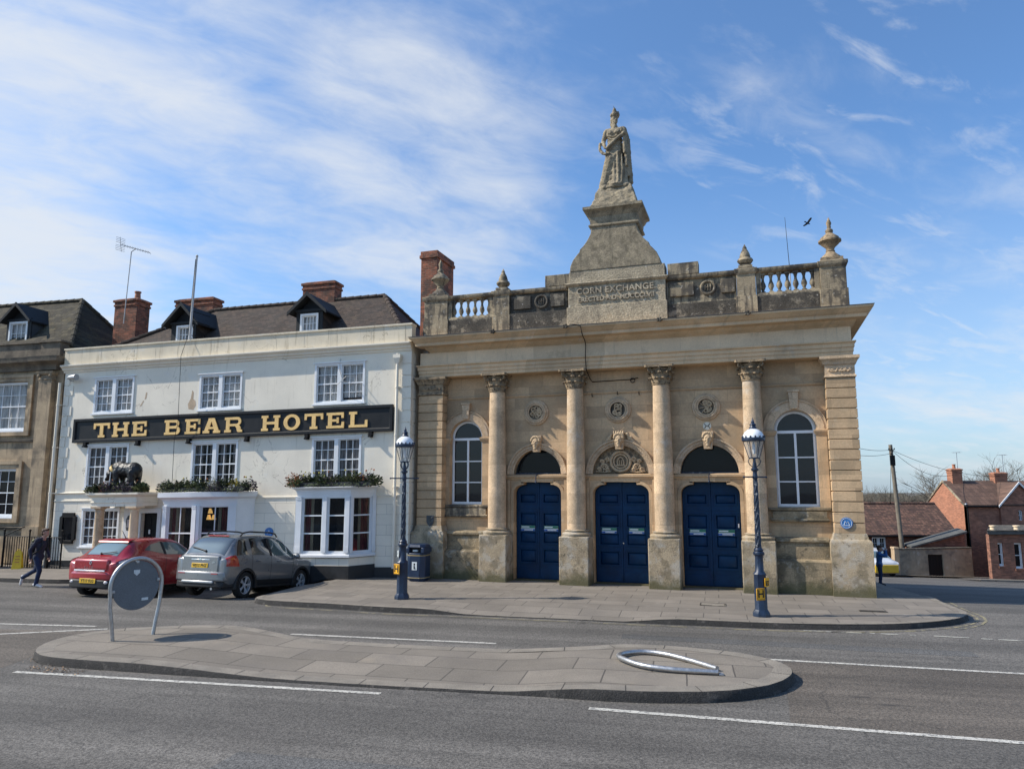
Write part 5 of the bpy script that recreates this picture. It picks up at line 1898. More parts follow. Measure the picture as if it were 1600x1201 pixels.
# ---- bay windows
def bay(name, plan, lights, zb, zt, base_mat, light_kind, interior):
    """plan: points along the bay front; lights: per face, list of (s0, s1) glazed openings"""
    Bw = bpy.data.objects.new(name, None)
    COL.objects.link(Bw)
    Bw.parent = H
    z_pl, z_sill, z_head, z_top = zb
    fr, base, ent = MB(), MB(), MB()
    panes = []
    for i in range(len(plan) - 1):
        p, q = Vector(plan[i]), Vector(plan[i + 1])
        L_ = (q - p).length
        t_ = (q - p) / L_
        M_ = Matrix(((t_.x, -t_.y, 0, p.x), (t_.y, t_.x, 0, p.y), (0, 0, 1, 0), (0, 0, 0, 1)))
        f = MB()
        hs = [rect(a, b, z_sill + 0.05, z_head) for a, b in lights[i]]
        f.plate(rect(0.0, L_, z_sill, z_head + 0.12), hs, 0.0, 0.1)
        if lights[i]:
            edges = [0.0] + [v for ab in lights[i] for v in ab] + [L_]
            for k in range(0, len(edges), 2):
                a, b = edges[k] + (0.004 if k == 0 else 0.03), edges[k + 1] - (0.004 if k == len(edges) - 2 else 0.03)
                if b - a > 0.05:
                    f.box(a, b, -0.045, -0.001, z_sill + 0.05, z_head + 0.03)
                    f.box(a - 0.003, b + 0.003, -0.06, -0.0455, z_sill + 0.05, z_sill + 0.24)
                    f.box(a - 0.003, b + 0.003, -0.06, -0.0455, z_head - 0.06, z_head - 0.03)
                    f.box(a - 0.003, b + 0.003, -0.065, -0.0455, z_head + 0.0, z_head + 0.035)
        for a, b in lights[i]:
            zz0, zz1 = z_sill + 0.05, z_head
            f.plate(rect(a - .001, b + .001, zz0 - .001, zz1 + .001), [rect(a + 0.035, b - 0.035, zz0 + 0.05, zz1 - 0.03)], 0.03, 0.07)
            if light_kind == 'three':
                for k in (1, 2):
                    z = zz0 + (zz1 - zz0) * (0.345 if k == 1 else 0.67)
                    f.box(a + .034, b - .034, 0.025, 0.075, z - 0.02, z + 0.02)
            else:
                z = (zz0 + zz1) / 2 - 0.12
                f.box(a + .034, b - .034, 0.025, 0.075, z - 0.022, z + 0.022)
                f.box((a + b) / 2 - .014, (a + b) / 2 + .014, 0.03, 0.072, zz0 + .049, z - .0215)
                f.box((a + b) / 2 - .014, (a + b) / 2 + .014, 0.03, 0.072, z + .0215, zz1 - .029)
            pm = MB()
            pm.box(a + .03, b - .03, 0.05, 0.054, zz0 + .045, zz1 - .025)
            panes.append((pm, M_, a, b, zz0, zz1))
        fr.add(f, M_)
    base.sweep([(0.0, z_pl), (0.0, z_sill - 0.09), (-0.15, z_sill - 0.09)], plan)
    plb = MB()
    plb.sweep([(0.03, -0.5), (0.03, z_pl), (-0.15, z_pl)], plan)
    sl = MB()
    sl.sweep([(-0.1, z_sill - 0.09), (0.07, z_sill - 0.09), (0.07, z_sill - 0.02), (0.05, z_sill), (-0.1, z_sill)], plan)
    ent.sweep([(-0.1, z_head + 0.121), (0.02, z_head + 0.121), (0.02, z_head + 0.19), (0.04, z_head + 0.195), (0.05, z_head + 0.24), (0.14, z_head + 0.30), (0.17, z_head + 0.32), (0.17, z_top), (-0.1, z_top + 0.02)], plan)
    n = len(plan)
    ent.prism([(x, y) for x, y in plan], z_head + 0.13, z_top - 0.01, 'z')
    fo = fr.build('frame', 'bay paint', Bw, xf=hx)
    base.build('apron', 'lined render', Bw, xf=hx)
    plb.build('plinth', 'black plinth paint', Bw, xf=hx)
    sl.build('sill', 'bay paint', Bw, xf=hx)
    ent.build('roof', 'bay paint', Bw, xf=hx)
    for pm, M_, a, b, z0_, z1_ in panes:
        q = MB()
        q.add(pm, M_)
        q.build('pane', 'bay glass', Bw, xf=hx)
    fl = MB()
    fl.prism([(x, y) for x, y in plan], z_sill - 0.12, z_sill - 0.03, 'z')
    fl.build('floor', 'dark room', Bw, xf=hx)
    for (face, s0, s1) in interior:
        pm, M_, *_ = [0, None]
        p, q = Vector(plan[face]), Vector(plan[face + 1])
        t_ = (q - p).normalized()
        M_ = Matrix(((t_.x, -t_.y, 0, p.x), (t_.y, t_.x, 0, p.y), (0, 0, 1, 0), (0, 0, 0, 1)))
        dm = MB()
        dm.add(drape(s0, s1, z_sill + 0.06, z_head + 0.05, 0.2, 3, 0.025), M_)
        dm.build('curtain', 'red curtain', Bw, xf=hx, recalc=False)
        dm = MB()
        g = s1 if face < len(plan) - 2 and s0 < 0.6 else s0
        dm.add(drape(g - 0.05, g + 0.05, z_sill + 0.06, z_head + 0.05, 0.17, 1, 0.01), M_)
        dm.build('curtain_lining', 'cream lining', Bw, xf=hx, recalc=False)
    return Bw


bay('bay_window', [(-3.52, -0.01), (-3.22, -0.80), (-1.32, -0.80), (-0.80, -0.01)],
    [[(0.22, 0.66)], [(0.22, 0.92), (1.12, 1.72)], [(0.12, 0.78)]], (0.44, 0.80, 2.60, 2.93), 0, None, 'three',
    [(1, 0.22, 0.48), (2, 0.45, 0.78)])
bay('bay_window', [(-8.45, -0.01), (-8.30, -0.82), (-6.90, -0.92), (-5.62, -0.55), (-5.30, -0.01)],
    [[], [(0.20, 1.20)], [(0.14, 1.06)], []], (0.44, 0.78, 2.36, 2.84), 0, None, 'four',
    [(1, 0.22, 0.45), (2, 0.72, 1.06)])
t = thing('pendant_lamp', 'cluster of lit amber shades hanging inside the left bay window', 'lamp', ho(-7.33, 0.45, 2.36 - 0.11), -A_HO)
mb = MB()
mb.tube([(0, 0, 0.1), (0, 0, -0.2)], 0.012, 6)
mb.build('cord', 'black iron', t)
for dx_, dz_ in ((-0.05, -0.2), (-0.1, -0.42), (0.1, -0.42)):
    mb = MB()
    mb.lathe([(0.045, 0.09), (0.085, -0.08)], dx_, 0, dz_, 14, caps=False)
    mb.build('shade', 'lit shade', t, recalc=False)
for (u, y, z, lb) in ((-1.75, 0.35, 0.75, 'red upholstered armchair seen through the right bay window'),):
    t = thing('armchair', lb, 'chair', ho(u, y, 0.1), -A_HO)
    mb = MB()
    mb.prism(arc(0, 0.75, 0.36, 0, 180, 14) + [(-0.36, 0.0), (0.36, 0.0)], -0.12, 0.02)
    mb.build('backrest', 'red curtain', t, bevel=0.04)
    mb = MB()
    mb.box(-0.36, 0.36, 0.021, 0.6, 0.15, 0.45)
    mb.build('seat', 'red curtain', t, bevel=0.05)

# rainwater pipes, floodlight, menu board
for u, z0_, z1_, nm in ((-0.10, 0.3, 7.35, 1), (-13.87, 0.0, 7.05, 0)):
    mb = MB()
    mb.tube([(u, -0.10, z0_), (u, -0.10, z1_)], 0.05, 10)
    if nm:
        mb.box(u - 0.13, u + 0.13, -0.2, -0.0, 7.18, 7.3)
        mb.hexa([(u - 0.06, -0.15, 7.0), (u + 0.06, -0.15, 7.0), (u + 0.06, -0.02, 7.0), (u - 0.06, -0.02, 7.0)], [(u - 0.12, -0.2, 7.18), (u + 0.12, -0.2, 7.18), (u + 0.12, 0.0, 7.18), (u - 0.12, 0.0, 7.18)])
    for z in (1.2, 2.9, 4.6, 6.2):
        mb.tube([(u, -0.10, z - 0.03), (u, -0.10, z + 0.03)], 0.062, 10)
        mb.box(u - 0.09, u + 0.09, -0.06, 0.0, z - 0.02, z + 0.02)
    mb.build('downpipe', 'cream render', H, xf=hx)
t = thing('floodlight', 'silver barrel floodlight on the upper left corner of the cream hotel front', 'floodlight', ho(-13.35, -0.05, 7.2 - 0.224), -A_HO)
mb = MB()
mb.tube([(-0.1, -0.1, 0), (0.05, -0.2, 0.0), (0.12, -0.22, 0.0), (0.30, -0.24, 0.0), (0.42, -0.25, 0.0)], [0.05, 0.07, 0.085, 0.10, 0.12], 14)
mb.build('barrel', 'galvanised', t)
mb = MB()
mb.tube([(0, 0.05, -0.1), (0, -0.1, -0.1), (0.05, -0.2, -0.05)], 0.025, 8)
mb.build('bracket', 'galvanised', t)
t = thing('menu_board', 'black framed wall board with shaped corners left of the hotel entrance', 'notice board', ho(-13.0, -0.02, 1.62 - 0.218), -A_HO)
mb = MB()
sh_ = [(-0.27, -0.56), (0.27, -0.56), (0.27, -0.46), (0.36, -0.40), (0.36, 0.40), (0.27, 0.46), (0.27, 0.56), (-0.27, 0.56), (-0.27, 0.46), (-0.36, 0.40), (-0.36, -0.40), (-0.27, -0.46)]
mb.plate(sh_, [rect(-0.22, 0.22, -0.44, 0.40)], -0.07, 0.0)
mb.build('frame', 'black iron', t, bevel=0.01)
mb = MB()
mb.box(-0.225, 0.225, -0.03, -0.005, -0.445, 0.405)
pn = mb.build('panel', 'window glass', t)
t = thing('board_post', 'slim black post standing in front of the framed board by the hotel wall', 'post', ho(-13.35, -0.5, -0.02), -A_HO)
mb = MB()
mb.box(-0.05, 0.05, -0.05, 0.05, 0, 1.12)
mb.build('shaft', 'black iron', t, bevel=0.01)
mb = MB()
mb.hexa([(-0.07, -0.07, 1.12), (0.07, -0.07, 1.12), (0.07, 0.07, 1.12), (-0.07, 0.07, 1.12)], [(-0.02, -0.02, 1.2), (0.02, -0.02, 1.2), (0.02, 0.02, 1.2), (-0.02, 0.02, 1.2)])
mb.build('cap', 'black iron', t)
t = thing('wall_plaque', 'round blue plaque on the cream hotel wall just above the grey car', 'plaque', ho(-4.69, -0.01, 1.45 - 0.08), -A_HO)
mb = MB()
mb.plate(arc(0, 0, 0.16, 0, 354, 59), [], -0.03, 0.0)
mb.build('disc', 'plaque blue', t)
mb = MB()
mb.tube([(-0.06, -0.031, -0.05), (0.0, -0.031, 0.07), (0.06, -0.031, -0.05)], 0.009, 5)
mb.tube([(-0.05, -0.031, -0.02), (0.05, -0.031, -0.02)], 0.009, 5)
mb.build('device', 'sticker white', t)

# ---- roof, dormers, stacks
mb = MB()
E_ = [(-13.6, 0.32, 7.95), (0.0, 0.32, 7.95), (0.0, 5.9, 7.95), (-13.6, 5.9, 7.95)]
Rg = [(-9.6, 3.0, 10.27), (-2.02, 3.0, 10.27)]
mb.face([E_[0], E_[1], Rg[1], Rg[0]])
mb.face([E_[1], E_[2], Rg[1]])
mb.face([E_[2], E_[3], Rg[0], Rg[1]])
mb.face([E_[3], E_[0], Rg[0]])
rf = mb.build('roof', 'tile roof', H, xf=hx)
mb = MB()
for a, b in ((Rg[0], Rg[1]), (Rg[1], E_[1]), (Rg[1], E_[2]), (Rg[0], E_[0])):
    A_, B_ = Vector(a), Vector(b)
    n = int((B_ - A_).length / 0.32)
    for k in range(n):
        mb.tube([A_.lerp(B_, k / n) + Vector((0, 0, 0.02)), A_.lerp(B_, (k + 1) / n) + Vector((0, 0, 0.03))], [0.085, 0.095], 8)
mb.build('ridge_tiles', 'tile roof', rf, xf=hx)


def dormer(parent, c, hw, yf, z0, ze, za, wl, hip=False, xf=hx, roofm='dark joinery', cheek='tile roof', ov=0.22, depth=1.9, bars=2):
    D = bpy.data.objects.new('dormer', None)
    COL.objects.link(D)
    D.parent = parent
    mb = MB()
    for s_ in (-1, 1):
        a, b = sorted((c + s_ * hw, c + s_ * (hw - 0.04)))
        mb.box(a, b, yf + 0.05, yf + depth, z0 - 0.4, ze)
    mb.build('cheek', cheek, D, xf=xf)
    mb = MB()
    tri = [(c - hw, ze + 0.02), (c + hw, ze + 0.02), (c, za - 0.12)]
    mb.prism(tri, yf + 0.12, yf + 0.18)
    mb.build('gable', 'dark joinery', D, xf=xf)
    mb = MB()
    wx0, wx1, wz0, wz1 = wl
    mb.plate(rect(c - hw, c + hw, z0 - 0.3, ze + 0.06), [rect(wx0, wx1, wz0, wz1)], yf, yf + 0.06)
    mb.build('front', 'dark joinery', D, xf=xf)
    mb = MB()
    ex = hw + ov
    th = 0.06
    sl_ = (za - ze) / ex if False else (za - ze + 0.05) / ex
    for s_ in (-1, 1):
        p = [(c, za), (c + s_ * ex, ze - 0.05), (c + s_ * ex, ze - 0.05 - th), (c, za - th - 0.02)]
        mb.prism(p, yf - 0.2, yf + depth)
    mb.build('dormer_roof', roofm, D, xf=xf)
    mb = MB()
    for s_ in (-1, 1):
        p = [(c, za + 0.03), (c + s_ * (ex + 0.03), ze - 0.04), (c + s_ * (ex + 0.03), ze - 0.17), (c, za - 0.12)]
        mb.prism(p, yf - 0.26, yf - 0.201)
    mb.box(c - hw - 0.05, c + hw + 0.05, yf - 0.05, yf - 0.001, ze - 0.02, ze + 0.07)
    mb.build('bargeboard', 'dark joinery', D, xf=xf)
    f, holes = window_mb(wx0, wx1, wz0, wz1, 1, 2, bars, yf, head=False, meet=False)
    f.build('window', 'white paint', D, xf=xf)
    for (a, b, e, g) in holes:
        p = MB()
        p.box(a + .03, b - .03, yf + .057, yf + .061, e + .04, g - .03)
        p.build('pane', 'curtained glass', D, xf=xf)
        drape(a, b, e, g, yf + 0.1, 4, 0.012).build('curtain', 'net curtain', D, xf=xf, recalc=False)
    return D


dormer(H, -9.27, 0.54, 0.8, 8.3, 9.22, 9.98, (-9.55, -8.86, 8.45, 9.13), bars=4)
dormer(H, -3.96, 0.53, 0.8, 8.3, 9.30, 9.95, (-4.30, -3.62, 8.50, 9.19), bars=4)


def stack(parent, x0, x1, y0, y1, z0, z1, m, pots=(), xf=hx, under=None):
    mb = MB()
    mb.box(x0, x1, y0, y1, z0, z1 - 0.35)
    mb.box(x0 - 0.035, x1 + 0.035, y0 - 0.035, y1 + 0.035, z1 - 0.349, z1 - 0.27)
    mb.box(x0 - 0.01, x1 + 0.01, y0 - 0.01, y1 + 0.01, z1 - 0.269, z1 - 0.17)
    mb.box(x0 - 0.06, x1 + 0.06, y0 - 0.06, y1 + 0.06, z1 - 0.169, z1 - 0.07)
    mb.hexa([(x0 - .03, y0 - .03, z1 - .069), (x1 + .03, y0 - .03, z1 - .069), (x1 + .03, y1 + .03, z1 - .069), (x0 - .03, y1 + .03, z1 - .069)],
            [(x0 + .1, y0 + .1, z1), (x1 - .1, y0 + .1, z1), (x1 - .1, y1 - .1, z1), (x0 + .1, y1 - .1, z1)])
    c_ = mb.build('chimney', m, parent, xf=xf, bevel=0.008, seg=1)
    for px, py, h_ in pots:
        mb = MB()
        mb.lathe([(0.13, -0.05), (0.115, h_ * 0.5), (0.105, h_ * 0.8), (0.135, h_ * 0.85), (0.135, h_), (0.09, h_), (0.09, h_ * 0.6)], px, py, z1 - 0.02, 14, caps=False)
        mb.build('chimney_pot', 'orange brick', c_, xf=xf, recalc=False)
    return c_


stack(H, -14.2, -13.08, 2.6, 3.35, 7.5, 11.05, 'old brick', ((-13.35, 2.9, 0.34),))
stack(H, -11.5, -9.7, 3.0, 3.6, 8.5, 10.93, 'old brick')
stack(H, -5.52, -4.12, 2.9, 3.5, 9.0, 11.12, 'old brick')

t = thing('tv_aerial', 'rooftop television aerial on a thin mast clamped to the left brick chimney', 'aerial', ho(-13.55, 2.45, 9.9 - 0.23), -A_HO)
mb = MB()
mb.tube([(0, 0, 0), (0.12, 0, 3.1)], 0.02, 7)
mb.build('mast', 'pole paint', t)
mb = MB()
B0, B1 = Vector((-0.35, -0.15, 3.42)), Vector((0.85, 0.25, 3.08))
mb.tube([B0, B1], 0.012, 6)
for k in range(11):
    q = B0.lerp(B1, 0.12 + 0.085 * k)
    mb.tube([q + Vector((0.04, -0.14, 0.02)), q + Vector((-0.04, 0.14, -0.02))], 0.006, 5)
for s_ in (-1, 1):
    for k in range(4):
        q = B0 + Vector((0.02, 0, s_ * (0.06 + 0.07 * k)))
        mb.tube([q + Vector((-0.05, -0.2, 0)), q + Vector((0.05, 0.2, 0))], 0.007, 5)
    mb.tube([B0 + Vector((0.03, 0, 0)), B0 + Vector((-0.02 if s_ > 0 else 0.1, 0, s_ * 0.33))], 0.008, 5)
mb.tube([(0.12, 0, 3.1), (0.3, 0.04, 3.24)], 0.014, 6)
mb.build('antenna', 'lead grey', t)

t = thing('flagpole', 'bare white flagpole fixed in front of the left dormer of the hotel', 'flagpole', ho(-8.34, 0.0, 8.30 - 0.14), -A_HO)
mb = MB()
mb.tube([(0, 0, 0), (0.04, -0.02, 1.3), (0.13, -0.05, 3.2)], [0.045, 0.042, 0.034], 10)
mb.ell((0.13, -0.05, 3.22), 0.05, nu=10, nv=8)
mb.build('pole', 'pole paint', t)
mb = MB()
for z in (0.25, 0.8, 1.15):
    mb.tube([(0.02, 0, z), (-0.35, 0.6, z - 0.15)], 0.014, 6)
    mb.tube([(0.02, 0, z), (0.35, 0.6, z - 0.1)], 0.014, 6)
mb.build('stay', 'black iron', t)
mb = MB()
mb.tube([(0.1, -0.08, 3.1), (0.02, -0.12, 0.2), (0.0, -0.4, -0.6), (-0.03, -0.30, -3.0), (-0.1, -0.34, -3.6), (-0.25, -0.12, -5.3)], 0.009, 5)
mb.build('halyard', 'black iron', t)

# ---- fascia sign
SG = thing('hotel_sign', 'long black sign board with gilt letters reading THE BEAR HOTEL', 'sign', ho(0, 0), -A_HO)
mb = MB()
mb.box(-13.02, -0.25, -0.10, -0.03, 4.77, 5.60)
bd = mb.build('board', 'sign black', SG, xf=hx)
mb = MB()
mb.plate(rect(-13.05, -0.22, 4.74, 5.63), [rect(-12.95, -0.32, 4.84, 5.53)], -0.15, -0.02)
mb.plate(rect(-12.96, -0.31, 4.83, 5.54), [rect(-12.93, -0.34, 4.86, 5.51)], -0.128, -0.09)
mb.build('border', 'sign black', SG, xf=hx, bevel=0.01)
for u in (-12.48, -10.19, -8.04, -5.69, -3.37, -1.01):
    mb = MB()
    mb.box(u - 0.06, u + 0.06, -0.15, -0.0, 4.62, 4.735)
    mb.box(u - 0.05, u + 0.05, -0.2, -0.0, 4.56, 4.62)
    mb.build('bracket', 'black iron', SG, xf=hx)
ST, SF = 0.30, 0.17      # stem and slab widths against a cap height of 1


def letter(ch, wd):
    w_, s_, f_ = wd, 0.27, 0.165
    if ch == 'T':
        c = w_ / 2
        return [(c - .27, 0), (c + .27, 0), (c + .27, f_), (c + s_ / 2, f_), (c + s_ / 2, 1 - f_ * 1.05), (w_ - .17, 1 - f_ * 1.05), (w_ - .15, .60), (w_, .60), (w_, 1), (0, 1), (0, .60), (.15, .60), (.17, 1 - f_ * 1.05),
                (c - s_ / 2, 1 - f_ * 1.05), (c - s_ / 2, f_), (c - .27, f_)], []
    if ch == 'H':
        o = .11
        L = [(0, 0), (2 * o + s_, 0), (2 * o + s_, f_), (o + s_, f_), (o + s_, .42), (w_ - o - s_, .42), (w_ - o - s_, f_), (w_ - 2 * o - s_, f_), (w_ - 2 * o - s_, 0), (w_, 0), (w_, f_), (w_ - o, f_), (w_ - o, 1 - f_), (w_, 1 - f_), (w_, 1),
             (w_ - 2 * o - s_, 1), (w_ - 2 * o - s_, 1 - f_), (w_ - o - s_, 1 - f_), (w_ - o - s_, .59), (o + s_, .59), (o + s_, 1 - f_), (2 * o + s_, 1 - f_), (2 * o + s_, 1), (0, 1), (0, 1 - f_), (o, 1 - f_), (o, f_), (0, f_)]
        return L, []
    if ch == 'E':
        o = .11
        return [(0, 0), (w_, 0), (w_, .40), (w_ - .16, .40), (w_ - .18, f_), (o + s_, f_), (o + s_, .42), (w_ * .58, .42), (w_ * .58, .32), (w_ * .70, .32), (w_ * .70, .69), (w_ * .58, .69), (w_ * .58, .58), (o + s_, .58), (o + s_, 1 - f_), (w_ - .2, 1 - f_),
                (w_ - .18, .64), (w_ - .03, .64), (w_ - .03, 1), (0, 1), (0, 1 - f_), (o, 1 - f_), (o, f_), (0, f_)], []
    if ch == 'L':
        o = .11
        return [(0, 0), (w_, 0), (w_, .46), (w_ - .17, .46), (w_ - .19, f_), (o + s_, f_), (o + s_, 1 - f_), (2 * o + s_ + .06, 1 - f_), (2 * o + s_ + .06, 1), (0, 1), (0, 1 - f_), (o, 1 - f_), (o, f_), (0, f_)], []
    if ch == 'O':
        c, r = w_ / 2, w_ / 2
        out_ = [(c + r * cos(2 * pi * i / 40), .5 + .52 * sin(2 * pi * i / 40)) for i in range(40)]
        inn = [(c + (r - .27) * cos(2 * pi * i / 32), .5 + .34 * sin(2 * pi * i / 32)) for i in range(32)]
        return out_, [inn]
    if ch == 'A':
        c = w_ / 2
        out_ = [(0, 0), (.50, 0), (.50, f_), (.40, f_), (.44, .27), (w_ - .44 - .06, .27), (w_ - .40 - .06, f_), (w_ - .54, f_), (w_ - .54, 0), (w_, 0), (w_, f_), (w_ - .11, f_), (c + .20, 1), (c - .26, 1), (c - .26, .93), (.11, f_), (0, f_)]
        inn = [(c - .15, .42), (c + .12, .42), (c - .015, .78)]
        return out_, [inn]
    if ch in 'BR':
        o = .11
        k = w_
        if ch == 'B':
            out_ = [(0, 0), (k - .3, 0)] + arc(k - .29, .28, .28, -88, 80, 10) + arc(k - .34, .76, .24, -60, 90, 10) + [(0, 1), (0, 1 - f_), (o, 1 - f_), (o, f_), (0, f_)]
            h1 = [(o + s_, f_), (k - .36, f_)] + arc(k - .36, .29, .12, -80, 80, 8) + [(o + s_, .42)]
            h2 = [(o + s_, .59), (k - .38, .59)] + arc(k - .38, .71, .105, -80, 80, 8) + [(o + s_, 1 - f_)]
            return out_, [h1, h2]
        out_ = [(0, 0), (2 * o + s_, 0), (2 * o + s_, f_), (o + s_, f_), (o + s_, .40), (k - .55, .40), (k - .44, .28), (k - .38, .05), (k - .30, 0), (k, 0), (k, .15), (k - .10, .16), (k - .14, .34), (k - .24, .46)] + \
            arc(k - .38, .72, .28, -62, 90, 12) + [(0, 1), (0, 1 - f_), (o, 1 - f_), (o, f_), (0, f_)]
        h2 = [(o + s_, .56), (k - .42, .56)] + arc(k - .42, .695, .13, -80, 80, 8) + [(o + s_, 1 - f_)]
        return out_, [h2]


LET = [('T', -12.13, -11.42), ('H', -11.3, -10.58), ('E', -10.44, -9.81), ('B', -9.06, -8.40), ('E', -8.2, -7.57), ('A', -7.46, -6.75), ('R', -6.58, -5.87),
       ('H', -5.12, -4.4), ('O', -4.26, -3.63), ('T', -3.46, -2.76), ('E', -2.63, -1.98), ('L', -1.8, -1.12)]
for ch, a, b in LET:
    hgt = 0.53
    o_, hs = letter(ch, (b - a) / hgt)
    mb = MB()
    f = lambda pts: [(a + x * hgt, 4.905 + z * hgt) for x, z in pts]
    mb.plate(f(o_), [f(h) for h in hs], -0.135, -0.099)
    mb.build('letter', 'sign gold', SG, xf=hx)


# ---- planters on the bays and porch, and the bear
def foliage(rnd, x0, x1, y0, y1, z0, hts, n, size=(0.045, 0.105), pal=(0, 0, 0, 1, 1, 2, 3, 3, 4, 5)):
    mb = MB()
    clumps = []
    x = x0
    while x < x1:
        clumps.append((x, rnd.uniform(y0, y1), rnd.uniform(0.14, 0.28), rnd.uniform(0.6, 1.0), rnd.choice(pal)))
        x += rnd.uniform(0.07, 0.15)
    for k in range(n):
        cx_, cy_, r, h_, c = rnd.choice(clumps)
        a = rnd.random() * 2 * pi
        rr = r * sqrt(rnd.random())
        p = Vector((cx_ + rr * cos(a), cy_ + rr * sin(a) * 0.8, z0 - 0.08 + (rnd.random() ** 0.8) * hts * 1.25 * h_ * (1.05 - 0.5 * rr / r)))
        d_ = Vector((cos(a) + rnd.gauss(0, .4), sin(a) + rnd.gauss(0, .4) - 0.3, rnd.uniform(-0.2, 1.2))).normalized()
        s_ = d_.cross(Vector((rnd.random(), rnd.random(), rnd.random() + .2))).normalized()
        l = rnd.uniform(*size)
        wv = l * 0.35
        m_ = c if rnd.random() < 0.75 else rnd.choice((0, 1, 2))
        mb.face([p, p + d_ * l * 0.5 + s_ * wv, p + d_ * l, p + d_ * l * 0.5 - s_ * wv], m_)
    return mb


PAL = ['leaf green', 'leaf dark', 'leaf pale', 'heather', 'flower orange', 'flower yellow', 'flower white']
for (a, b, y0, y1, z, hgt, lab, seed, pal) in (
        (-11.2, -9.15, -1.1, -0.35, 2.89, 0.36, 'flower trough of heather and trailing ivy under the black bear statue', 4, (0, 1, 3, 3, 3, 1, 0, 2, 4)),
        (-8.5, -5.15, -0.95, -0.35, 2.86, 0.40, 'flower trough on the left bay window roof, behind the red and grey cars', 5, (0, 0, 1, 1, 3, 3, 2, 5, 6)),
        (-3.50, -0.55, -0.90, -0.25, 2.95, 0.44, 'flower trough with orange blooms on the right bay window roof', 6, (0, 0, 1, 1, 3, 4, 2, 2, 3))):
    t = thing('flower_trough', lab, 'planter', ho(0, 0), -A_HO, 'flower troughs along the hotel front')
    rnd = random.Random(seed)
    mb = MB()
    mb.box(a + 0.1, b - 0.1, y0 + 0.12, y1 - 0.1, z, z + 0.14)
    mb.build('trough', 'black plinth paint', t, xf=hx)
    fm = foliage(rnd, a, b, y0 + 0.05, y1, z + 0.06, hgt, 6500, pal=pal)
    for k in range(40):
        x = rnd.uniform(a, b)
        q = Vector((x, y0 + 0.05, z + 0.1))
        for j in range(5):
            nq = q + Vector((rnd.gauss(0, .03), -0.015, -rnd.uniform(0.0, 0.04)))
            fm.face([q, q + Vector((.02, -.01, -.01)), nq, nq + Vector((-.02, -.01, .01))], rnd.choice((0, 1, 2)))
            q = nq
    for k in range(26):
        x = rnd.uniform(a + .1, b - .1)
        zz_ = z + hgt * rnd.uniform(0.8, 1.25)
        yq = rnd.uniform(y0 + .15, y1)
        fm.tube([(x, yq, z + 0.1), (x + rnd.gauss(0, .03), yq, zz_)], 0.004, 4, 0)
        fm.ell((x, yq, zz_), rnd.uniform(0.018, 0.035), nu=6, nv=4, m=rnd.choice((2, 5, 6, 4)), smooth=False)
    fm.build('plants', PAL, t, xf=hx, recalc=False, weld=False)

BR = thing('bear_statue', 'black bear statue with a gold collar, head lowered, on the porch roof', 'statue', ho(-10.02, -0.72, 3.10 - 0.168), -A_HO)
mb = MB()
E3 = Matrix.Rotation
mb.ell((0.0, 0, 0.55), (0.46, 0.25, 0.27), E3(0.06, 3, 'Y'), 20, 14)
mb.ell((0.30, 0, 0.54), (0.30, 0.27, 0.29), nu=18, nv=12)
mb.ell((-0.24, 0, 0.58), (0.27, 0.24, 0.28), nu=18, nv=12)
mb.ell((-0.22, 0, 0.76), (0.16, 0.13, 0.12), nu=14, nv=10)
for s_ in (-1, 1):
    mb.limb((0.36, s_ * 0.14, 0.48), (0.38, s_ * 0.16, 0.22), 0.16, 0.11)
    mb.limb((0.38, s_ * 0.16, 0.22), (0.42, s_ * 0.16, 0.05), 0.10, 0.075)
    mb.ell((0.36, s_ * 0.16, 0.035), (0.12, 0.08, 0.05))
    mb.limb((-0.28, s_ * 0.14, 0.48), (-0.27, s_ * 0.16, 0.22), 0.14, 0.095)
    mb.limb((-0.27, s_ * 0.16, 0.22), (-0.25, s_ * 0.16, 0.05), 0.09, 0.07)
    mb.ell((-0.30, s_ * 0.16, 0.035), (0.11, 0.075, 0.05))
mb.limb((-0.35, 0, 0.66), (-0.56, -0.02, 0.46), 0.19, 0.15)
mb.ell((-0.60, -0.03, 0.42), (0.18, 0.155, 0.17), E3(-0.7, 3, 'Y'), 16, 12)
mb.limb((-0.66, -0.04, 0.33), (-0.755, -0.05, 0.235), 0.095, 0.066)
for s_ in (-1, 1):
    mb.ell((-0.54, -0.03 + s_ * 0.125, 0.57), (0.06, 0.04, 0.065))
mb.ell((0.60, 0, 0.55), (0.05, 0.05, 0.06))
sculpt('body', mb, 'bear black', BR, 0.022, 2, 0.012, 14.0)
mb = MB()
mb.box(-0.78, 0.6, -0.3, 0.3, -0.28, 0.0)
mb.build('base', 'black plinth paint', BR, bevel=0.02)
mb = MB()
ring = []
cA = Vector((-0.45, -0.01, 0.575))
ax = (Vector((-0.56, -0.02, 0.46)) - Vector((-0.35, 0, 0.66))).normalized()
e1 = Vector((0, 1, 0))
e2 = ax.cross(e1)
for w0 in (-0.045, 0.045):
    ring.append([cA + ax * w0 + e1 * 0.205 * cos(2 * pi * i / 26) + e2 * 0.205 * sin(2 * pi * i / 26) for i in range(26)])
mb.grid(ring, 0, True, close_u=True)
ring2 = [[cA + ax * w0 + e1 * 0.17 * cos(2 * pi * i / 26) + e2 * 0.17 * sin(2 * pi * i / 26) for i in range(26)] for w0 in (-0.045, 0.045)]
mb.grid(ring2, 0, True, close_u=True)
for i in range(2):
    mb.grid([ring[i], ring2[i]], 0, False, close_u=True)
mb.build('collar', 'sign gold', BR)
mb = MB()
mb.tube([(-0.43, -0.24, 0.50), (-0.43, -0.27, 0.02)], 0.016, 6)
mb.build('chain', 'sticker white', BR)
mb = MB()
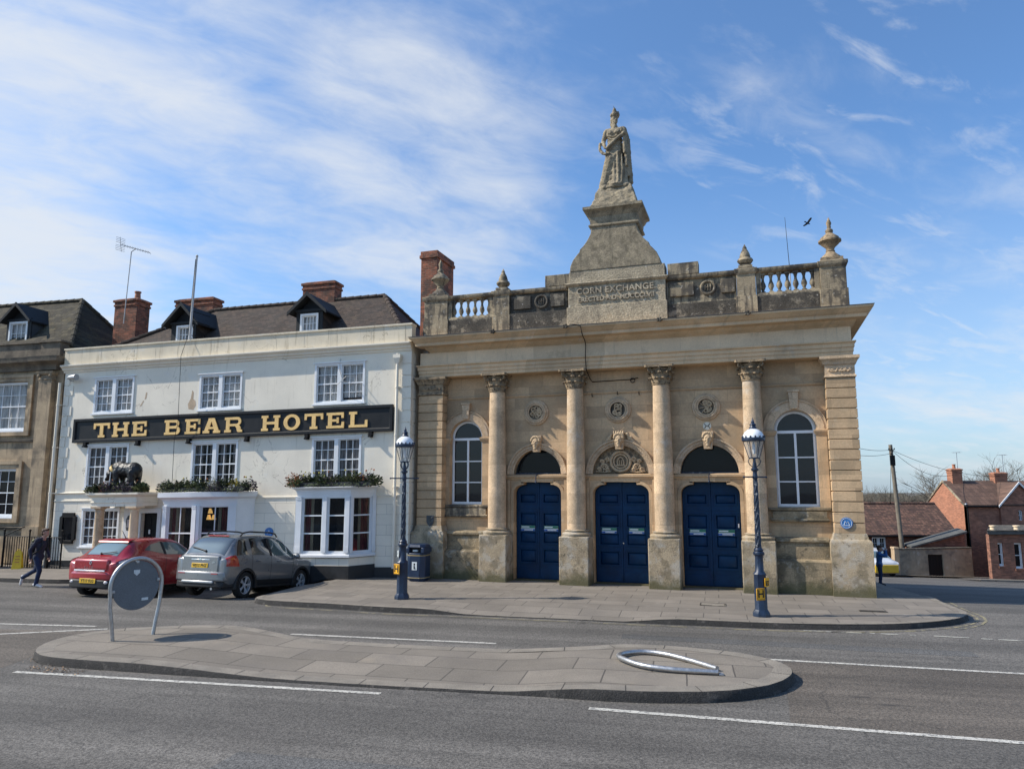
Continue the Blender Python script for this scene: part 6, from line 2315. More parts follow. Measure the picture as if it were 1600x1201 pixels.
for s_ in (-1, 1):
    mb.ell((-0.70, -0.035 + s_ * 0.085, 0.41), 0.022, nu=8, nv=6)
mb.build('eye', 'flower orange', BR)

# ================================================================== STONE HOUSE ON THE LEFT
SB = thing('stone_house', 'grimy stone house with stone-slated roof and sash windows at the left edge', 'house', O_HO, -A_HO)
ID = None
mb = MB()
mb.plate(rect(-34, -13.92, -0.6, 8.0), [rect(-17.35, -15.55, 5.05, 6.93), rect(-17.45, -15.72, 1.76, 3.58), rect(-21.4, -19.6, 5.05, 6.93), rect(-21.4, -19.6, 1.76, 3.58)], 0.1, 0.4)
mb.box(-14.3, -13.92, 0.401, 9.0, -0.6, 8.0)
mb.build('wall', 'grimy stone', SB)
mb = MB()
for z0_, z1_ in ((4.9, 7.05), (1.6, 3.7)):
    mb.box(-22, -15.3, 1.4, 1.5, z0_, z1_)
    mb.box(-22, -15.3, 0.41, 1.4, z1_, z1_ + 0.08)
    mb.box(-22, -15.3, 0.41, 1.4, z0_ - 0.08, z0_)
    mb.box(-15.5, -15.3, 0.41, 1.4, z0_, z1_)
mb.build('inner_wall', 'dark room', SB)
for a, b in ((-17.35, -15.55), (-21.4, -19.6)):
    sash(SB, a, b, 5.05, 6.93, 1, 4, 4, y0=0.14, cur='net curtain', gl='curtained glass', xf=ID, head=False)
for a, b in ((-17.45, -15.72), (-21.4, -19.6)):
    sash(SB, a, b, 1.76, 3.58, 1, 4, 4, y0=0.14, cur=None, xf=ID, head=False)
for a, b, c, d_ in ((-17.35, -15.55, 5.05, 6.93), (-17.45, -15.72, 1.76, 3.58), (-21.4, -19.6, 5.05, 6.93), (-21.4, -19.6, 1.76, 3.58)):
    mb = MB()
    mb.plate(rect(a - .28, b + .28, c - .2, d_ + .28), [rect(a - .02, b + .02, c - .05, d_ + .03)], 0.03, 0.101)
    mb.plate(rect(a - .30, b + .30, c - .2, d_ + .30), [rect(a - .18, b + .18, c - .19, d_ + .18)], -0.01, 0.03)
    mb.build('window_surround', 'grimy stone', SB)
mb = MB()
mb.sweep([(0, 4.60), (0.08, 4.62), (0.10, 4.70), (0.0, 4.74)], [(-34, 0.1), (-14.95, 0.1)])
mb.sweep([(0, 1.30), (0.06, 1.32), (0.10, 1.40), (0.0, 1.45)], [(-34, 0.1), (-14.95, 0.1)])
mb.build('string_course', 'soot and shade stone', SB)
mb = MB()
mb.box(-14.85, -14.25, -0.12, 0.09, -0.5, 6.95)
mb.box(-14.92, -14.18, -0.2, 0.08, -0.5, 1.45)
mb.sweep([(0, 6.95), (0.03, 6.96), (0.03, 7.0), (0, 7.01), (0, 7.14), (0.05, 7.16), (0.09, 7.22), (0.09, 7.28), (-0.1, 7.28)], [(-14.85, 0.09), (-14.85, -0.12), (-14.25, -0.12), (-14.25, 0.09)])
for k in range(2):
    mb.ell((-14.82 + 0.54 * k, -0.17, 7.12), (0.07, 0.05, 0.07), nu=10, nv=7)
mb.build('pilaster', 'grimy stone', SB)
mb = MB()
mb.sweep([(-0.1, 7.35), (0.0, 7.35), (0.02, 7.5), (0.1, 7.58), (0.26, 7.66), (0.28, 7.78), (0.30, 7.84), (-0.1, 7.88)], [(-34, 0.0), (-14.95, 0.0), (-14.95, -0.1), (-14.12, -0.1), (-14.12, 0.3)])
mb.build('cornice', 'soot and shade stone', SB)
mb = MB()
mb.box(-34, -14.95, 0.02, 0.4, 7.88, 8.42)
mb.box(-14.95, -14.05, -0.06, 0.42, 7.88, 8.42)
mb.sweep([(-0.2, 8.42), (0.05, 8.43), (0.05, 8.50), (-0.2, 8.53)], [(-34, 0.0), (-14.98, 0.0), (-14.98, -0.08), (-14.02, -0.08), (-14.02, 0.4)])
mb.build('parapet', 'soot and shade stone', SB)
mb = MB()
P0, P1, P2 = (-14.05, 0.4, 8.25), (-16.0, 2.7, 10.86), (-14.05, 5.0, 8.25)
Q0, Q1, Q2 = (-36, 0.4, 8.25), (-36, 2.7, 10.86), (-36, 5.0, 8.25)
mb.face([Q0, P0, P1, Q1])
mb.face([P0, P2, P1])
mb.face([P2, Q2, Q1, P1])
rf = mb.build('roof', 'stone slates', SB)
mb = MB()
for a, b in ((Q1, P1), (P1, P0), (P1, P2)):
    A_, B_ = Vector(a), Vector(b)
    n = int((B_ - A_).length / 0.4)
    for k in range(n):
        mb.tube([A_.lerp(B_, k / n) + Vector((0, 0, .02)), A_.lerp(B_, (k + 1) / n) + Vector((0, 0, .03))], [0.09, 0.10], 8)
mb.build('ridge_tiles', 'stone slates', rf)
dormer(SB, -17.28, 0.62, 0.95, 8.5, 9.66, 10.36, (-17.74, -16.84, 8.66, 9.60), xf=ID, bars=3, cheek='lead grey', ov=0.14, depth=2.0)

t = thing('railings', 'black iron area railings in front of the grimy stone house', 'railings', O_HO, -A_HO)
mb = MB()
for z in (0.12, 1.12):
    mb.tube([(-15.35, -0.5, z), (-12.75, -0.5, z - 0.03)], 0.018, 6)
x = -15.3
while x < -12.8:
    mb.tube([(x, -0.5, 0.0), (x, -0.5, 1.12)], 0.014, 5)
    x += 0.11
mb.build('bars', 'black iron', t)
for x in (-15.35, -14.2, -12.75):
    mb = MB()
    mb.tube([(x, -0.5, -0.02), (x, -0.5, 1.3)], 0.028, 8)
    mb.ell((x, -0.5, 1.33), 0.045, nu=10, nv=8)
    mb.build('post', 'black iron', t)
mb = MB()
mb.tube([(-15.35, -0.5, 1.12), (-15.1, -0.5, 1.22), (-14.6, -0.5, 1.42), (-14.55, -0.42, 1.44)], 0.02, 6)
mb.build('handrail', 'black iron', t)
t = thing('planter_box', 'dark slatted box with pale rim against the stone house at the far left', 'planter', ho(-16.4, -0.9, 0), -A_HO)
mb = MB()
mb.box(-0.75, 0.75, -0.3, 0.3, 0.0, 0.95)
for k in range(9):
    mb.box(-0.72 + k * 0.165, -0.60 + k * 0.165, -0.325, -0.3, 0.04, 0.93)
mb.build('box', 'black iron', t)
mb = MB()
mb.box(-0.79, 0.79, -0.35, 0.33, 0.951, 1.0)
mb.build('rim', 'lead grey', t)
pm = foliage(random.Random(12), -0.7, 0.7, -0.25, 0.25, 1.0, 0.35, 700, pal=(0, 1, 1, 2))
pm.build('plants', PAL, t, recalc=False, weld=False)

t = thing('floor_sign', 'yellow folding caution sign standing on the pavement left of the walker', 'floor sign', (-17.76, 26.63, 0.0), radians(20))
for s_ in (-1, 1):
    mb = MB()
    q = lambda x, z, o: (x, s_ * (0.16 * (1 - z / 0.64) + 0.012 + o), z)
    f_ = [(-0.15, 0.0), (0.15, 0.0), (0.11, 0.58), (0.06, 0.63), (-0.06, 0.63), (-0.11, 0.58)]
    mb.hexa([q(x, z, 0) for x, z in f_], [q(x, z, 0.012) for x, z in f_])
    pn = mb.build('panel', 'yellow plastic', t)
    mb = MB()
    for z in (0.22, 0.32, 0.42):
        mb.hexa([q(x, zz_, 0.0121) for x, zz_ in ((-0.07, z), (0.07, z), (0.07, z + .03), (-0.07, z + .03))], [q(x, zz_, 0.014) for x, zz_ in ((-0.07, z), (0.07, z), (0.07, z + .03), (-0.07, z + .03))])
    mb.build('marking', 'flower orange', pn)
mb = MB()
mb.tube([(-0.05, 0, 0.63), (-0.04, 0, 0.67), (0.04, 0, 0.67), (0.05, 0, 0.63)], 0.014, 6)
mb.build('handle', 'yellow plastic', t)


# ================================================================== STREET FURNITURE
def lamp_post():
    t = thing('lamp_post', 'dark blue cast-iron lamp post in front of the seam between hotel and stone building', 'street lamp', (0, 0, 0), 0, 'old lamp posts along the kerb')
    mb = MB()
    mb.lathe([(0.20, 0), (0.20, 0.07), (0.155, 0.14), (0.145, 0.16), (0.14, 0.9), (0.15, 0.93), (0.125, 0.97), (0.10, 1.0), (0.092, 1.30), (0.10, 1.34)], seg=8, smooth=False, rot=pi / 8)
    mb.build('base', 'post blue', t)
    mb = MB()
    mb.lathe([(0.10, 1.34), (0.125, 1.37), (0.125, 1.41), (0.10, 1.44), (0.11, 1.47), (0.07, 1.52)], seg=20)
    mb.build('collar', 'post blue', t)
    mb = MB()
    rows = []
    for k in range(70):
        z = 1.50 + (3.16 - 1.50) * k / 69
        r = 0.066 - 0.018 * k / 69
        tw = z * 5.0 if z > 1.5 else 0
        rows.append([(r * (1 + 0.10 * cos(6 * (2 * pi * i / 30) )) * cos(2 * pi * i / 30 + tw), r * (1 + 0.10 * cos(6 * (2 * pi * i / 30))) * sin(2 * pi * i / 30 + tw), z) for i in range(30)])
    mb.grid(rows, 0, True, close_u=True)
    mb.build('shaft', 'worn post blue', t)
    mb = MB()
    mb.tube([(-0.36, 0, 3.13), (0.36, 0, 3.13)], 0.017, 8)
    for s_ in (-1, 1):
        mb.ell((s_ * 0.37, 0, 3.13), 0.026, nu=8, nv=6)
    mb.lathe([(0.05, 3.08), (0.06, 3.11), (0.06, 3.15), (0.05, 3.2)], seg=14)
    mb.build('ladder_bar', 'post blue', t)
    mb = MB()
    mb.lathe([(0.045, 3.15), (0.05, 3.26), (0.085, 3.29), (0.085, 3.32), (0.05, 3.35), (0.045, 3.44), (0.03, 3.5), (0.03, 3.56)], seg=16)
    for k in range(4):
        a = k * pi / 2 + pi / 4
        mb.tube([(0.04 * cos(a), 0.04 * sin(a), 3.36), (0.11 * cos(a), 0.11 * sin(a), 3.42), (0.14 * cos(a), 0.14 * sin(a), 3.49), (0.115 * cos(a), 0.115 * sin(a), 3.55), (0.12 * cos(a), 0.12 * sin(a), 3.58)], 0.011, 6)
    mb.build('bracket', 'post blue', t)
    L = bpy.data.objects.new('lantern', None)
    COL.objects.link(L)
    L.parent = t
    mb = MB()
    mb.lathe([(0.115, 3.57), (0.235, 3.97)], seg=24, caps=False)
    mb.build('glazing', 'clear lantern glass', L, recalc=False)
    mb = MB()
    mb.lathe([(0.10, 3.555), (0.125, 3.56), (0.125, 3.58), (0.10, 3.585)], seg=20)
    for k in range(6):
        a = 2 * pi * k / 6 + 0.3
        mb.tube([(0.12 * cos(a), 0.12 * sin(a), 3.57), (0.24 * cos(a), 0.24 * sin(a), 3.98)], 0.009, 5)
    mb.lathe([(0.235, 3.96), (0.262, 3.97), (0.268, 4.0), (0.262, 4.035), (0.24, 4.045), (0.22, 4.03)], seg=28)
    for k in range(14):
        a = 2 * pi * k / 14
        mb.ell((0.25 * cos(a), 0.25 * sin(a), 4.06), (0.02, 0.02, 0.03), nu=7, nv=5)
    mb.build('frame', 'post blue', L)
    mb = MB()
    mb.lathe([(0.245, 4.035), (0.235, 4.10), (0.20, 4.17), (0.14, 4.225), (0.09, 4.25), (0.08, 4.25)], seg=28)
    mb.build('dome', 'enamel white', L)
    mb = MB()
    mb.lathe([(0.09, 4.245), (0.095, 4.26), (0.075, 4.29), (0.06, 4.33), (0.08, 4.345), (0.075, 4.36), (0.035, 4.39), (0.04, 4.42), (0.03, 4.44), (0.008, 4.50), (0.0, 4.53)], seg=18)
    mb.build('finial', 'post blue', L)
    mb = MB()
    mb.lathe([(0.0, 3.66), (0.025, 3.67), (0.035, 3.74), (0.035, 3.86), (0.02, 3.93), (0.02, 4.0)], seg=12)
    mb.build('bulb', 'enamel white', L)
    return t


lp = lamp_post()
lp.location = (-2.89, 19.57, 0.0)
lp2 = dup(lp, (5.67, 17.0, 0.0), radians(30), 'dark blue cast-iron lamp post in front of the right arched window')
for (x, y, z, rz, lb, ch) in ((5.62, 16.845, 0.50, radians(18), 'large yellow plate with a black H on the right lamp post', 'H'),
                              (5.785, 16.89, 0.76, radians(38), 'small yellow plate with a black box above the H plate', 'TV'),
                              (-3.02, 19.44, 0.77, radians(-42), 'yellow plate on the side of the lamp post by the litter bin', 'H')):
    t = thing('hydrant_sign', lb, 'sign', (x, y, z), rz, 'yellow plates on the lamp posts')
    sz = 0.115 if ch == 'H' else 0.085
    mb = MB()
    mb.box(-sz, sz, -0.012, 0.004, -sz * 1.15, sz * 1.15)
    mb.build('plate', 'yellow plate', t, bevel=0.008)
    mb = MB()
    if ch == 'H':
        mb.add(text_mb('H', 0.24, 0.006, bold=0.004), Matrix.Translation((0, -0.015, 0)))
        mb.plate(rect(-sz + .012, sz - .012, -sz * 1.15 + .012, sz * 1.15 - .012), [rect(-sz + .022, sz - .022, -sz * 1.15 + .022, sz * 1.15 - .022)], -0.0145, -0.0121)
    else:
        mb.box(-sz * .75, sz * .75, -0.0145, -0.0121, -sz * .85, sz * 0.35)
    mb.build('lettering', 'ink black', t)
    if ch != 'H':
        mb = MB()
        mb.add(text_mb('TB', 0.075, 0.004), Matrix.Translation((0, -0.017, -0.022)))
        mb.build('letters', 'yellow plate', t)
t = thing('sticker', 'white oval sticker on the lower stage of the left lamp post', 'sticker', (-3.005, 19.53, 1.16), radians(-60))
mb = MB()
mb.plate([(0.05 * cos(2 * pi * i / 20), 0.09 * sin(2 * pi * i / 20)) for i in range(20)], [], -0.006, 0.002)
mb.build('face', 'sticker white', t)
mb = MB()
mb.box(-0.025, 0.025, -0.0085, -0.0061, -0.03, -0.01)
mb.box(-0.025, 0.025, -0.0085, -0.0061, 0.01, 0.03)
mb.build('print', 'lead grey', t)

# litter bin
t = thing('litter_bin', 'navy hooded litter bin with gold bands by the corner of the hotel', 'litter bin', (-2.93, 23.3, 0), -A_CE)


def oct_(r, s_=1.0):
    k = r * 0.42
    return [(-r + k, -r * s_), (r - k, -r * s_), (r, -r * s_ + k), (r, r * s_ - k), (r - k, r * s_), (-r + k, r * s_), (-r, r * s_ - k), (-r, -r * s_ + k)]


mb = MB()
mb.prism(oct_(0.31), 0.06, 0.80, 'z')
mb.prism(oct_(0.26), -0.01, 0.06, 'z')
mb.build('body', 'bin navy', t, bevel=0.025)
mb = MB()
mb.prism(oct_(0.315), 0.10, 0.125, 'z')
mb.prism(oct_(0.315), 0.775, 0.80, 'z')
mb.build('band', 'bin gold', t, bevel=0.006)
mb = MB()
mb.prism(oct_(0.31), 0.801, 0.86, 'z')
for x0_, x1_ in ((-0.31, -0.2), (0.2, 0.31)):
    mb.box(x0_, x1_, -0.29, 0.29, 0.861, 1.03)
mb.box(-0.2, 0.2, 0.1, 0.29, 0.861, 1.03)
mb.hexa([(p[0], p[1], 1.031) for p in oct_(0.32)], [(p[0], p[1], 1.13) for p in oct_(0.27)])
mb.build('hood', 'bin navy', t, bevel=0.02)
mb = MB()
mb.box(-0.2, 0.2, -0.16, 0.1, 0.862, 1.03)
mb.build('opening', 'ink black', t)
mb = MB()
mb.box(-0.085, 0.085, -0.318, -0.3105, 0.35, 0.60)
lb_ = mb.build('notice', 'sticker white', t)
mb = MB()
mb.ell((0, -0.319, 0.53), (0.03, 0.004, 0.03), nu=10, nv=6)
mb.tube([(-0.01, -0.320, 0.50), (0.01, -0.320, 0.43), (0.03, -0.320, 0.39)], 0.012, 6)
mb.tube([(-0.01, -0.320, 0.50), (-0.01, -0.320, 0.39)], 0.012, 6)
mb.build('pictogram', 'ink black', lb_)
mb = MB()
mb.box(-0.10, 0.06, -0.24, -0.161, 0.9, 0.96)
mb.build('litter', 'sticker white', t, bevel=0.01)


# hooped sign, upright and knocked flat
def hoop_path(r, foot, h, n=22):
    pts = [(-foot, 0, -0.05), (-foot - (r - foot) * 0.35, 0, 0.28), (-foot - (r - foot) * 0.8, 0, 0.62)]
    pts += [(r * cos(pi - pi * i / n) * (1.0), 0, h - r + r * sin(pi - pi * i / n)) for i in range(-1, n + 2)]
    pts += [(foot + (r - foot) * 0.8, 0, 0.62), (foot + (r - foot) * 0.35, 0, 0.28), (foot, 0, -0.05)]
    return pts


HS = thing('hoop_sign', 'steel hoop on the traffic island holding a round grey sign back', 'road sign', (-7.31, 14.5, 0.0), radians(56))
mb = MB()
mb.tube(hoop_path(0.51, 0.385, 1.52), 0.036, 12)
mb.build('hoop', 'steel tube', HS)
mb = MB()
mb.lathe([(0.0, -0.006), (0.464, -0.006), (0.47, 0.0), (0.464, 0.006), (0.0, 0.006)], seg=56, smooth=False)
ds = mb.build('disc', 'sign back grey', HS)
ds.location = (0.0, 0.02, 1.008)
ds.rotation_euler = (pi / 2, 0, 0)
for (x, z) in ((-0.015, 1.455), (-0.45, 0.93), (0.43, 1.08)):
    mb = MB()
    mb.box(x - 0.028, x + 0.028, -0.02, 0.03, z - 0.025, z + 0.025)
    mb.build('clip', 'galvanised', HS, bevel=0.006)
mb = MB()
mb.plate([(-0.07, 1.30), (0.05, 1.30), (0.05, 1.24), (-0.01, 1.19), (-0.07, 1.24)], [], 0.006, 0.0135)
mb.box(0.12, 0.25, 0.006, 0.0135, 0.705, 0.755)
mb.build('label', 'sticker white', HS)

FH = thing('fallen_hoop', 'bent steel hoop lying flat on the right end of the traffic island', 'road sign', (3.2, 12.2, 0.0), 0)
pth = [(3.17, 11.64, .05), (2.58, 11.74, .06), (2.12, 11.94, .07), (1.87, 12.28, .08), (1.78, 12.62, .075), (1.95, 12.9, .06), (2.26, 13.0, .06), (2.62, 12.8, .06), (2.98, 12.3, .055), (3.22, 11.86, .05)]
P_ = [Vector(p) - Vector((3.2, 12.2, 0)) for p in pth]
C_ = []
for i in range(len(P_) - 1):                   # Catmull-Rom through the measured points
    p0, p1, p2, p3 = P_[max(i - 1, 0)], P_[i], P_[i + 1], P_[min(i + 2, len(P_) - 1)]
    for k in range(6):
        t_ = k / 6
        C_.append(0.5 * ((2 * p1) + (p2 - p0) * t_ + (2 * p0 - 5 * p1 + 4 * p2 - p3) * t_ ** 2 + (3 * p1 - p0 - 3 * p2 + p3) * t_ ** 3))
C_.append(P_[-1])
mb = MB()
mb.tube([p + Vector((0, 0, 0.03)) for p in C_], 0.042, 12)
mb.build('hoop', 'steel tube', FH)
mb = MB()
mb.box(-0.09, 0.14, -0.64, -0.46, -0.05, 0.035)
mb.box(-0.02, 0.05, -0.60, -0.5, 0.036, 0.07)
mb.box(0.0, 0.13, -0.14, 0.0, -0.05, 0.035)
mb.build('foot_plate', 'galvanised', FH, bevel=0.008)
mb = MB()
mb.plate([(-0.12, -0.38), (0.2, -0.35), (0.3, 0.05), (0.0, 0.1)], [], 0.022, 0.03, axis='z')
mb.build('patch', mat('rusty patch', (0.36, 0.22, 0.11), 0.95, var=0.3, vs=8, stains=[((0.25, 0.21, 0.17), 6, 0.45, 0.6, 0.7)]), FH)


# ================================================================== CARS
def pchip(xs_, ys_, x):
    n = len(xs_)
    if x <= xs_[0]:
        return ys_[0]
    if x >= xs_[-1]:
        return ys_[-1]
    i = max(k for k in range(n - 1) if xs_[k] <= x)

    def slope(k):
        if k == 0 or k == n - 1:
            a = 0 if k == 0 else n - 2
            return (ys_[a + 1] - ys_[a]) / (xs_[a + 1] - xs_[a])
        d0 = (ys_[k] - ys_[k - 1]) / (xs_[k] - xs_[k - 1])
        d1 = (ys_[k + 1] - ys_[k]) / (xs_[k + 1] - xs_[k])
        return 0 if d0 * d1 <= 0 else 2 * d0 * d1 / (d0 + d1)
    h = xs_[i + 1] - xs_[i]
    t_ = (x - xs_[i]) / h
    m0, m1 = slope(i) * h, slope(i + 1) * h
    return (2 * t_ ** 3 - 3 * t_ ** 2 + 1) * ys_[i] + (t_ ** 3 - 2 * t_ ** 2 + t_) * m0 + (-2 * t_ ** 3 + 3 * t_ ** 2) * ys_[i + 1] + (t_ ** 3 - t_ ** 2) * m1


class Body:
    """smooth car shell: a cross-section carried along the length; every panel and pane follows it"""
    def __init__(s, table):
        s.x = [r[0] for r in table]
        s.c = [[r[k] for r in table] for k in range(1, 7)]

    def sec(s, x):
        zb, zs, zt, wb, ws, wt = [pchip(s.x, c, x) for c in s.c]
        hs = zs - zb
        return [(0, zb), (wb * .9, zb), (wb, zb + .05), (ws * .985, zb + hs * .32), (ws, zb + hs * .66), (ws * .985, zs),
                (ws * .985 * .45 + wt * .55, zs + (zt - .055 - zs) * .62), (wt, zt - .055), (wt * .68, zt - .008), (0, zt)]

    def pt(s, x, v, sd=1):
        P = s.sec(x)
        i = min(int(v), 8)
        t_ = v - i
        g = lambda k: (P[k] if 0 <= k <= 9 else ((-P[1][0], P[1][1]) if k < 0 else (-P[8][0], P[8][1])))
        p0, p1, p2, p3 = g(i - 1), g(i), g(i + 1), g(i + 2)
        f = lambda a, b, c, d_: 0.5 * (2 * b + (c - a) * t_ + (2 * a - 5 * b + 4 * c - d_) * t_ * t_ + (3 * b - a - 3 * c + d_) * t_ ** 3)
        return Vector((x, sd * f(p0[0], p1[0], p2[0], p3[0]), f(p0[1], p1[1], p2[1], p3[1])))

    def nrm(s, x, v, sd):
        e = 0.01
        a = s.pt(x + e, v, sd) - s.pt(x - e, v, sd)
        b = s.pt(x, min(v + e, 9), sd) - s.pt(x, max(v - e, 0), sd)
        n = a.cross(b) * -sd
        return n.normalized() if n.length > 1e-9 else Vector((0, 0, 1))

    def shell(s, n=90, m=60):
        mb = MB()
        L = s.x[-1]
        xs_ = [L * (0.5 - 0.5 * cos(pi * i / n)) * 0.7 + L * i / n * 0.3 for i in range(n + 1)]
        rows = []
        for x in xs_:
            r = [s.pt(x, 9 * k / m, 1) for k in range(m + 1)]
            r += [s.pt(x, 9 * k / m, -1) for k in range(m - 1, 0, -1)]
            rows.append(r)
        b = mb.grid(rows, 0, True, close_u=True)
        k = len(rows[0])
        mb.fan(range(b, b + k), 0, False)
        e = b + n * k
        mb.fan(range(e + k - 1, e - 1, -1), 0, False)
        return mb

    def patch(s, x0, x1, v0, v1, sd=1, off=0.004, n=14, m=8, mb=None, mat_=0, skew=0.0):
        """panel on one side (sd=+-1), or right across the car (sd=0, v1 ignored); x limits may lean with height"""
        mb = mb or MB()
        fv = lambda q, t_: q(t_) if callable(q) else q
        rows = []
        if sd == 0:
            for j in range(n + 1):
                x = x0 + (x1 - x0) * j / n
                vv = fv(v0, j / n)
                side = [(vv + (9 - vv) * k / m, 1) for k in range(m + 1)] + [(vv + (9 - vv) * k / m, -1) for k in range(m - 1, -1, -1)]
                rows.append([s.pt(x, v, q) + s.nrm(x, v, q) * off for v, q in side])
        else:
            for j in range(n + 1):
                tj = j / n
                r = []
                for k in range(m + 1):
                    tk = k / m
                    xa, xb = fv(x0, tk), fv(x1, tk)
                    x = xa + (xb - xa) * tj
                    va, vb = fv(v0, tj), fv(v1, tj)
                    v = va + (vb - va) * tk
                    r.append(s.pt(x, v, sd) + s.nrm(x, v, sd) * off)
                rows.append(r)
        mb.grid(rows, mat_, True)
        return mb


def wheel(parent, x, y, r, wd, sd, spokes, name='wheel', rimr=0.68):
    Wl = bpy.data.objects.new(name, None)
    COL.objects.link(Wl)
    Wl.parent = parent
    Wl.location = (x, y, r)
    Wl.rotation_euler = (-pi / 2 if sd > 0 else pi / 2, 0, 0)
    mb = MB()                                        # axis along local z, outside face at +z
    h = wd / 2
    mb.lathe([(r * rimr, -h), (r * 0.9, -h), (r * 0.98, -h * .8), (r, -h * .5), (r, h * .5), (r * .98, h * .8), (r * 0.9, h), (r * rimr, h * .95), (r * rimr, -h)], seg=40, caps=False)
    mb.build('tyre', 'rubber', Wl)
    mb = MB()
    mb.lathe([(r * rimr + .002, h * .9), (r * (rimr - .05), h * .86), (r * (rimr - .07), h * .3), (r * (rimr - 0.07), -h * .8)], seg=40, caps=False)
    for k in range(spokes):
        a = 2 * pi * k / spokes
        for q in (-1, 1):
            b_ = a + q * 0.16
            mb.hexa([(r * .13 * cos(a + q * .4), r * .13 * sin(a + q * .4), h * .55), (r * .13 * cos(a), r * .13 * sin(a), h * .55), (r * (rimr - .06) * cos(a + q * .04), r * (rimr - .06) * sin(a + q * .04), h * .62), (r * (rimr - .06) * cos(b_ + q * .04), r * (rimr - .06) * sin(b_ + q * .04), h * .62)],
                    [(r * .13 * cos(a + q * .4), r * .13 * sin(a + q * .4), h * .75), (r * .13 * cos(a), r * .13 * sin(a), h * .78), (r * (rimr - .06) * cos(a + q * .04), r * (rimr - .06) * sin(a + q * .04), h * .84), (r * (rimr - .06) * cos(b_ + q * .04), r * (rimr - .06) * sin(b_ + q * .04), h * .82)])
    mb.lathe([(0.0, h * .4), (r * .17, h * .4), (r * .17, h * .76), (r * .1, h * .8), (0, h * .81)], seg=18)
    mb.build('rim', 'alloy', Wl)
    mb = MB()
    mb.lathe([(0.0, 0), (r * (rimr - .08), 0), (r * (rimr - .08), .01), (0, .01)], seg=24)
    mb.build('brake_disc', 'car black plastic', Wl)
    return Wl


def cut_arches(o, wheels, r, wd):
    """open the wheel arches in the shell"""
    tmp = []
    for (x, y) in wheels:
        mb = MB()
        mb.lathe([(r, -wd), (r, wd)], seg=36, m=1)
        c = mb.build('cutter', ['car black plastic', 'car black plastic'])
        c.location = (x[0], y, x[1])
        c.rotation_euler = (pi / 2, 0, 0)
        md = o.modifiers.new('arch', 'BOOLEAN')
        md.object = c
        md.operation = 'DIFFERENCE'
        md.solver = 'EXACT'
        md.material_mode = 'TRANSFER'
        tmp.append(c)
    bpy.context.view_layer.update()
    freeze(o, False)
    o.data.set_sharp_from_angle(angle=radians(35))
    for c in tmp:
        me = c.data
        bpy.data.objects.remove(c)
        bpy.data.meshes.remove(me)


def plate_text(parent, x, z, txt, wd=0.52, h=0.115, tilt=0.0):
    mb = MB()
    mb.box(-wd / 2, wd / 2, -0.012, 0.0, -h / 2, h / 2)
    p = mb.build('number_plate', 'plate yellow', parent, bevel=0.006)
    p.location = (x, 0, z)
    p.rotation_euler = (tilt, 0, -pi / 2)
    mb = MB()
    mb.add(text_mb(txt, 0.10, 0.003, spacing=1.02, bold=0.0015), Matrix.Translation((0, -0.0145, 0)))
    mb.build('lettering', 'ink black', p)
    return p


def car(label, paint, table, ra, fa, wr, track, plate, kind):
    t = thing('parked_car', label, 'car', (0, 0, 0), 0, 'cars parked outside the hotel')
    B = Body(table)
    I = Matrix.Translation((-ra, 0, 0))               # local origin: ground below the rear axle
    L = table[-1][0]

    def put(mb, name, m, parent=t, **kw):
        q = MB()
        q.add(mb, I)
        return q.build(name, m, parent, **kw)
    body = put(B.shell(), 'body', paint, None)
    cut_arches(body, [((0, wr), s_ * track) for s_ in (-1, 1)] + [((fa - ra, wr), s_ * track) for s_ in (-1, 1)], wr * 1.13, 0.2)
    body.parent = t
    for x in (ra, fa):
        for s_ in (-1, 1):
            wheel(t, x - ra, s_ * track, wr, 0.205, s_, 5)
    return t, B, put, body, L


def strip(B, put, t, segs, m='car black plastic', name='seam', off=0.0022):
    mb = MB()
    for (x0, x1, v0, v1, sd) in segs:
        B.patch(x0, x1, v0, v1, sd, off, 3, 14, mb)
    put(mb, name, m, recalc=False)


# ---- grey crossover: columns are x, underside, waist, top, half-width below, at waist, at roof
T1 = [(0.00, .42, .93, 1.00, .55, .66, .52), (0.03, .37, .95, 1.04, .68, .78, .60), (0.10, .33, .97, 1.08, .74, .825, .63), (0.20, .30, .98, 1.19, .77, .845, .63), (0.36, .28, .985, 1.38, .79, .86, .61),
      (0.52, .26, .99, 1.50, .80, .868, .60), (0.75, .25, .99, 1.565, .80, .873, .60), (1.3, .24, .985, 1.595, .80, .876, .605), (1.9, .24, .975, 1.59, .80, .877, .60), (2.3, .24, .965, 1.555, .80, .877, .585),
      (2.6, .24, .955, 1.46, .80, .877, .575), (2.9, .24, .945, 1.28, .80, .874, .60), (3.12, .25, .94, 1.10, .79, .87, .66), (3.35, .26, .92, 1.02, .78, .862, .68), (3.7, .28, .87, .95, .76, .835, .66), (3.95, .30, .78, .85, .70, .76, .58),
      (4.08, .34, .68, .74, .62, .66, .48), (4.14, .42, .58, .62, .45, .48, .35)]
g, B, put, gb, L = car('grey five-door crossover with roof rails parked beside the red hatchback', 'car grey', T1, 0.78, 3.28, 0.325, 0.755, '', 0)
put(B.patch(0.125, 0.53, lambda t_: 7.12, 9, 0, 0.005, 16, 10), 'rear_window', 'rear glass sky sheen', recalc=False)
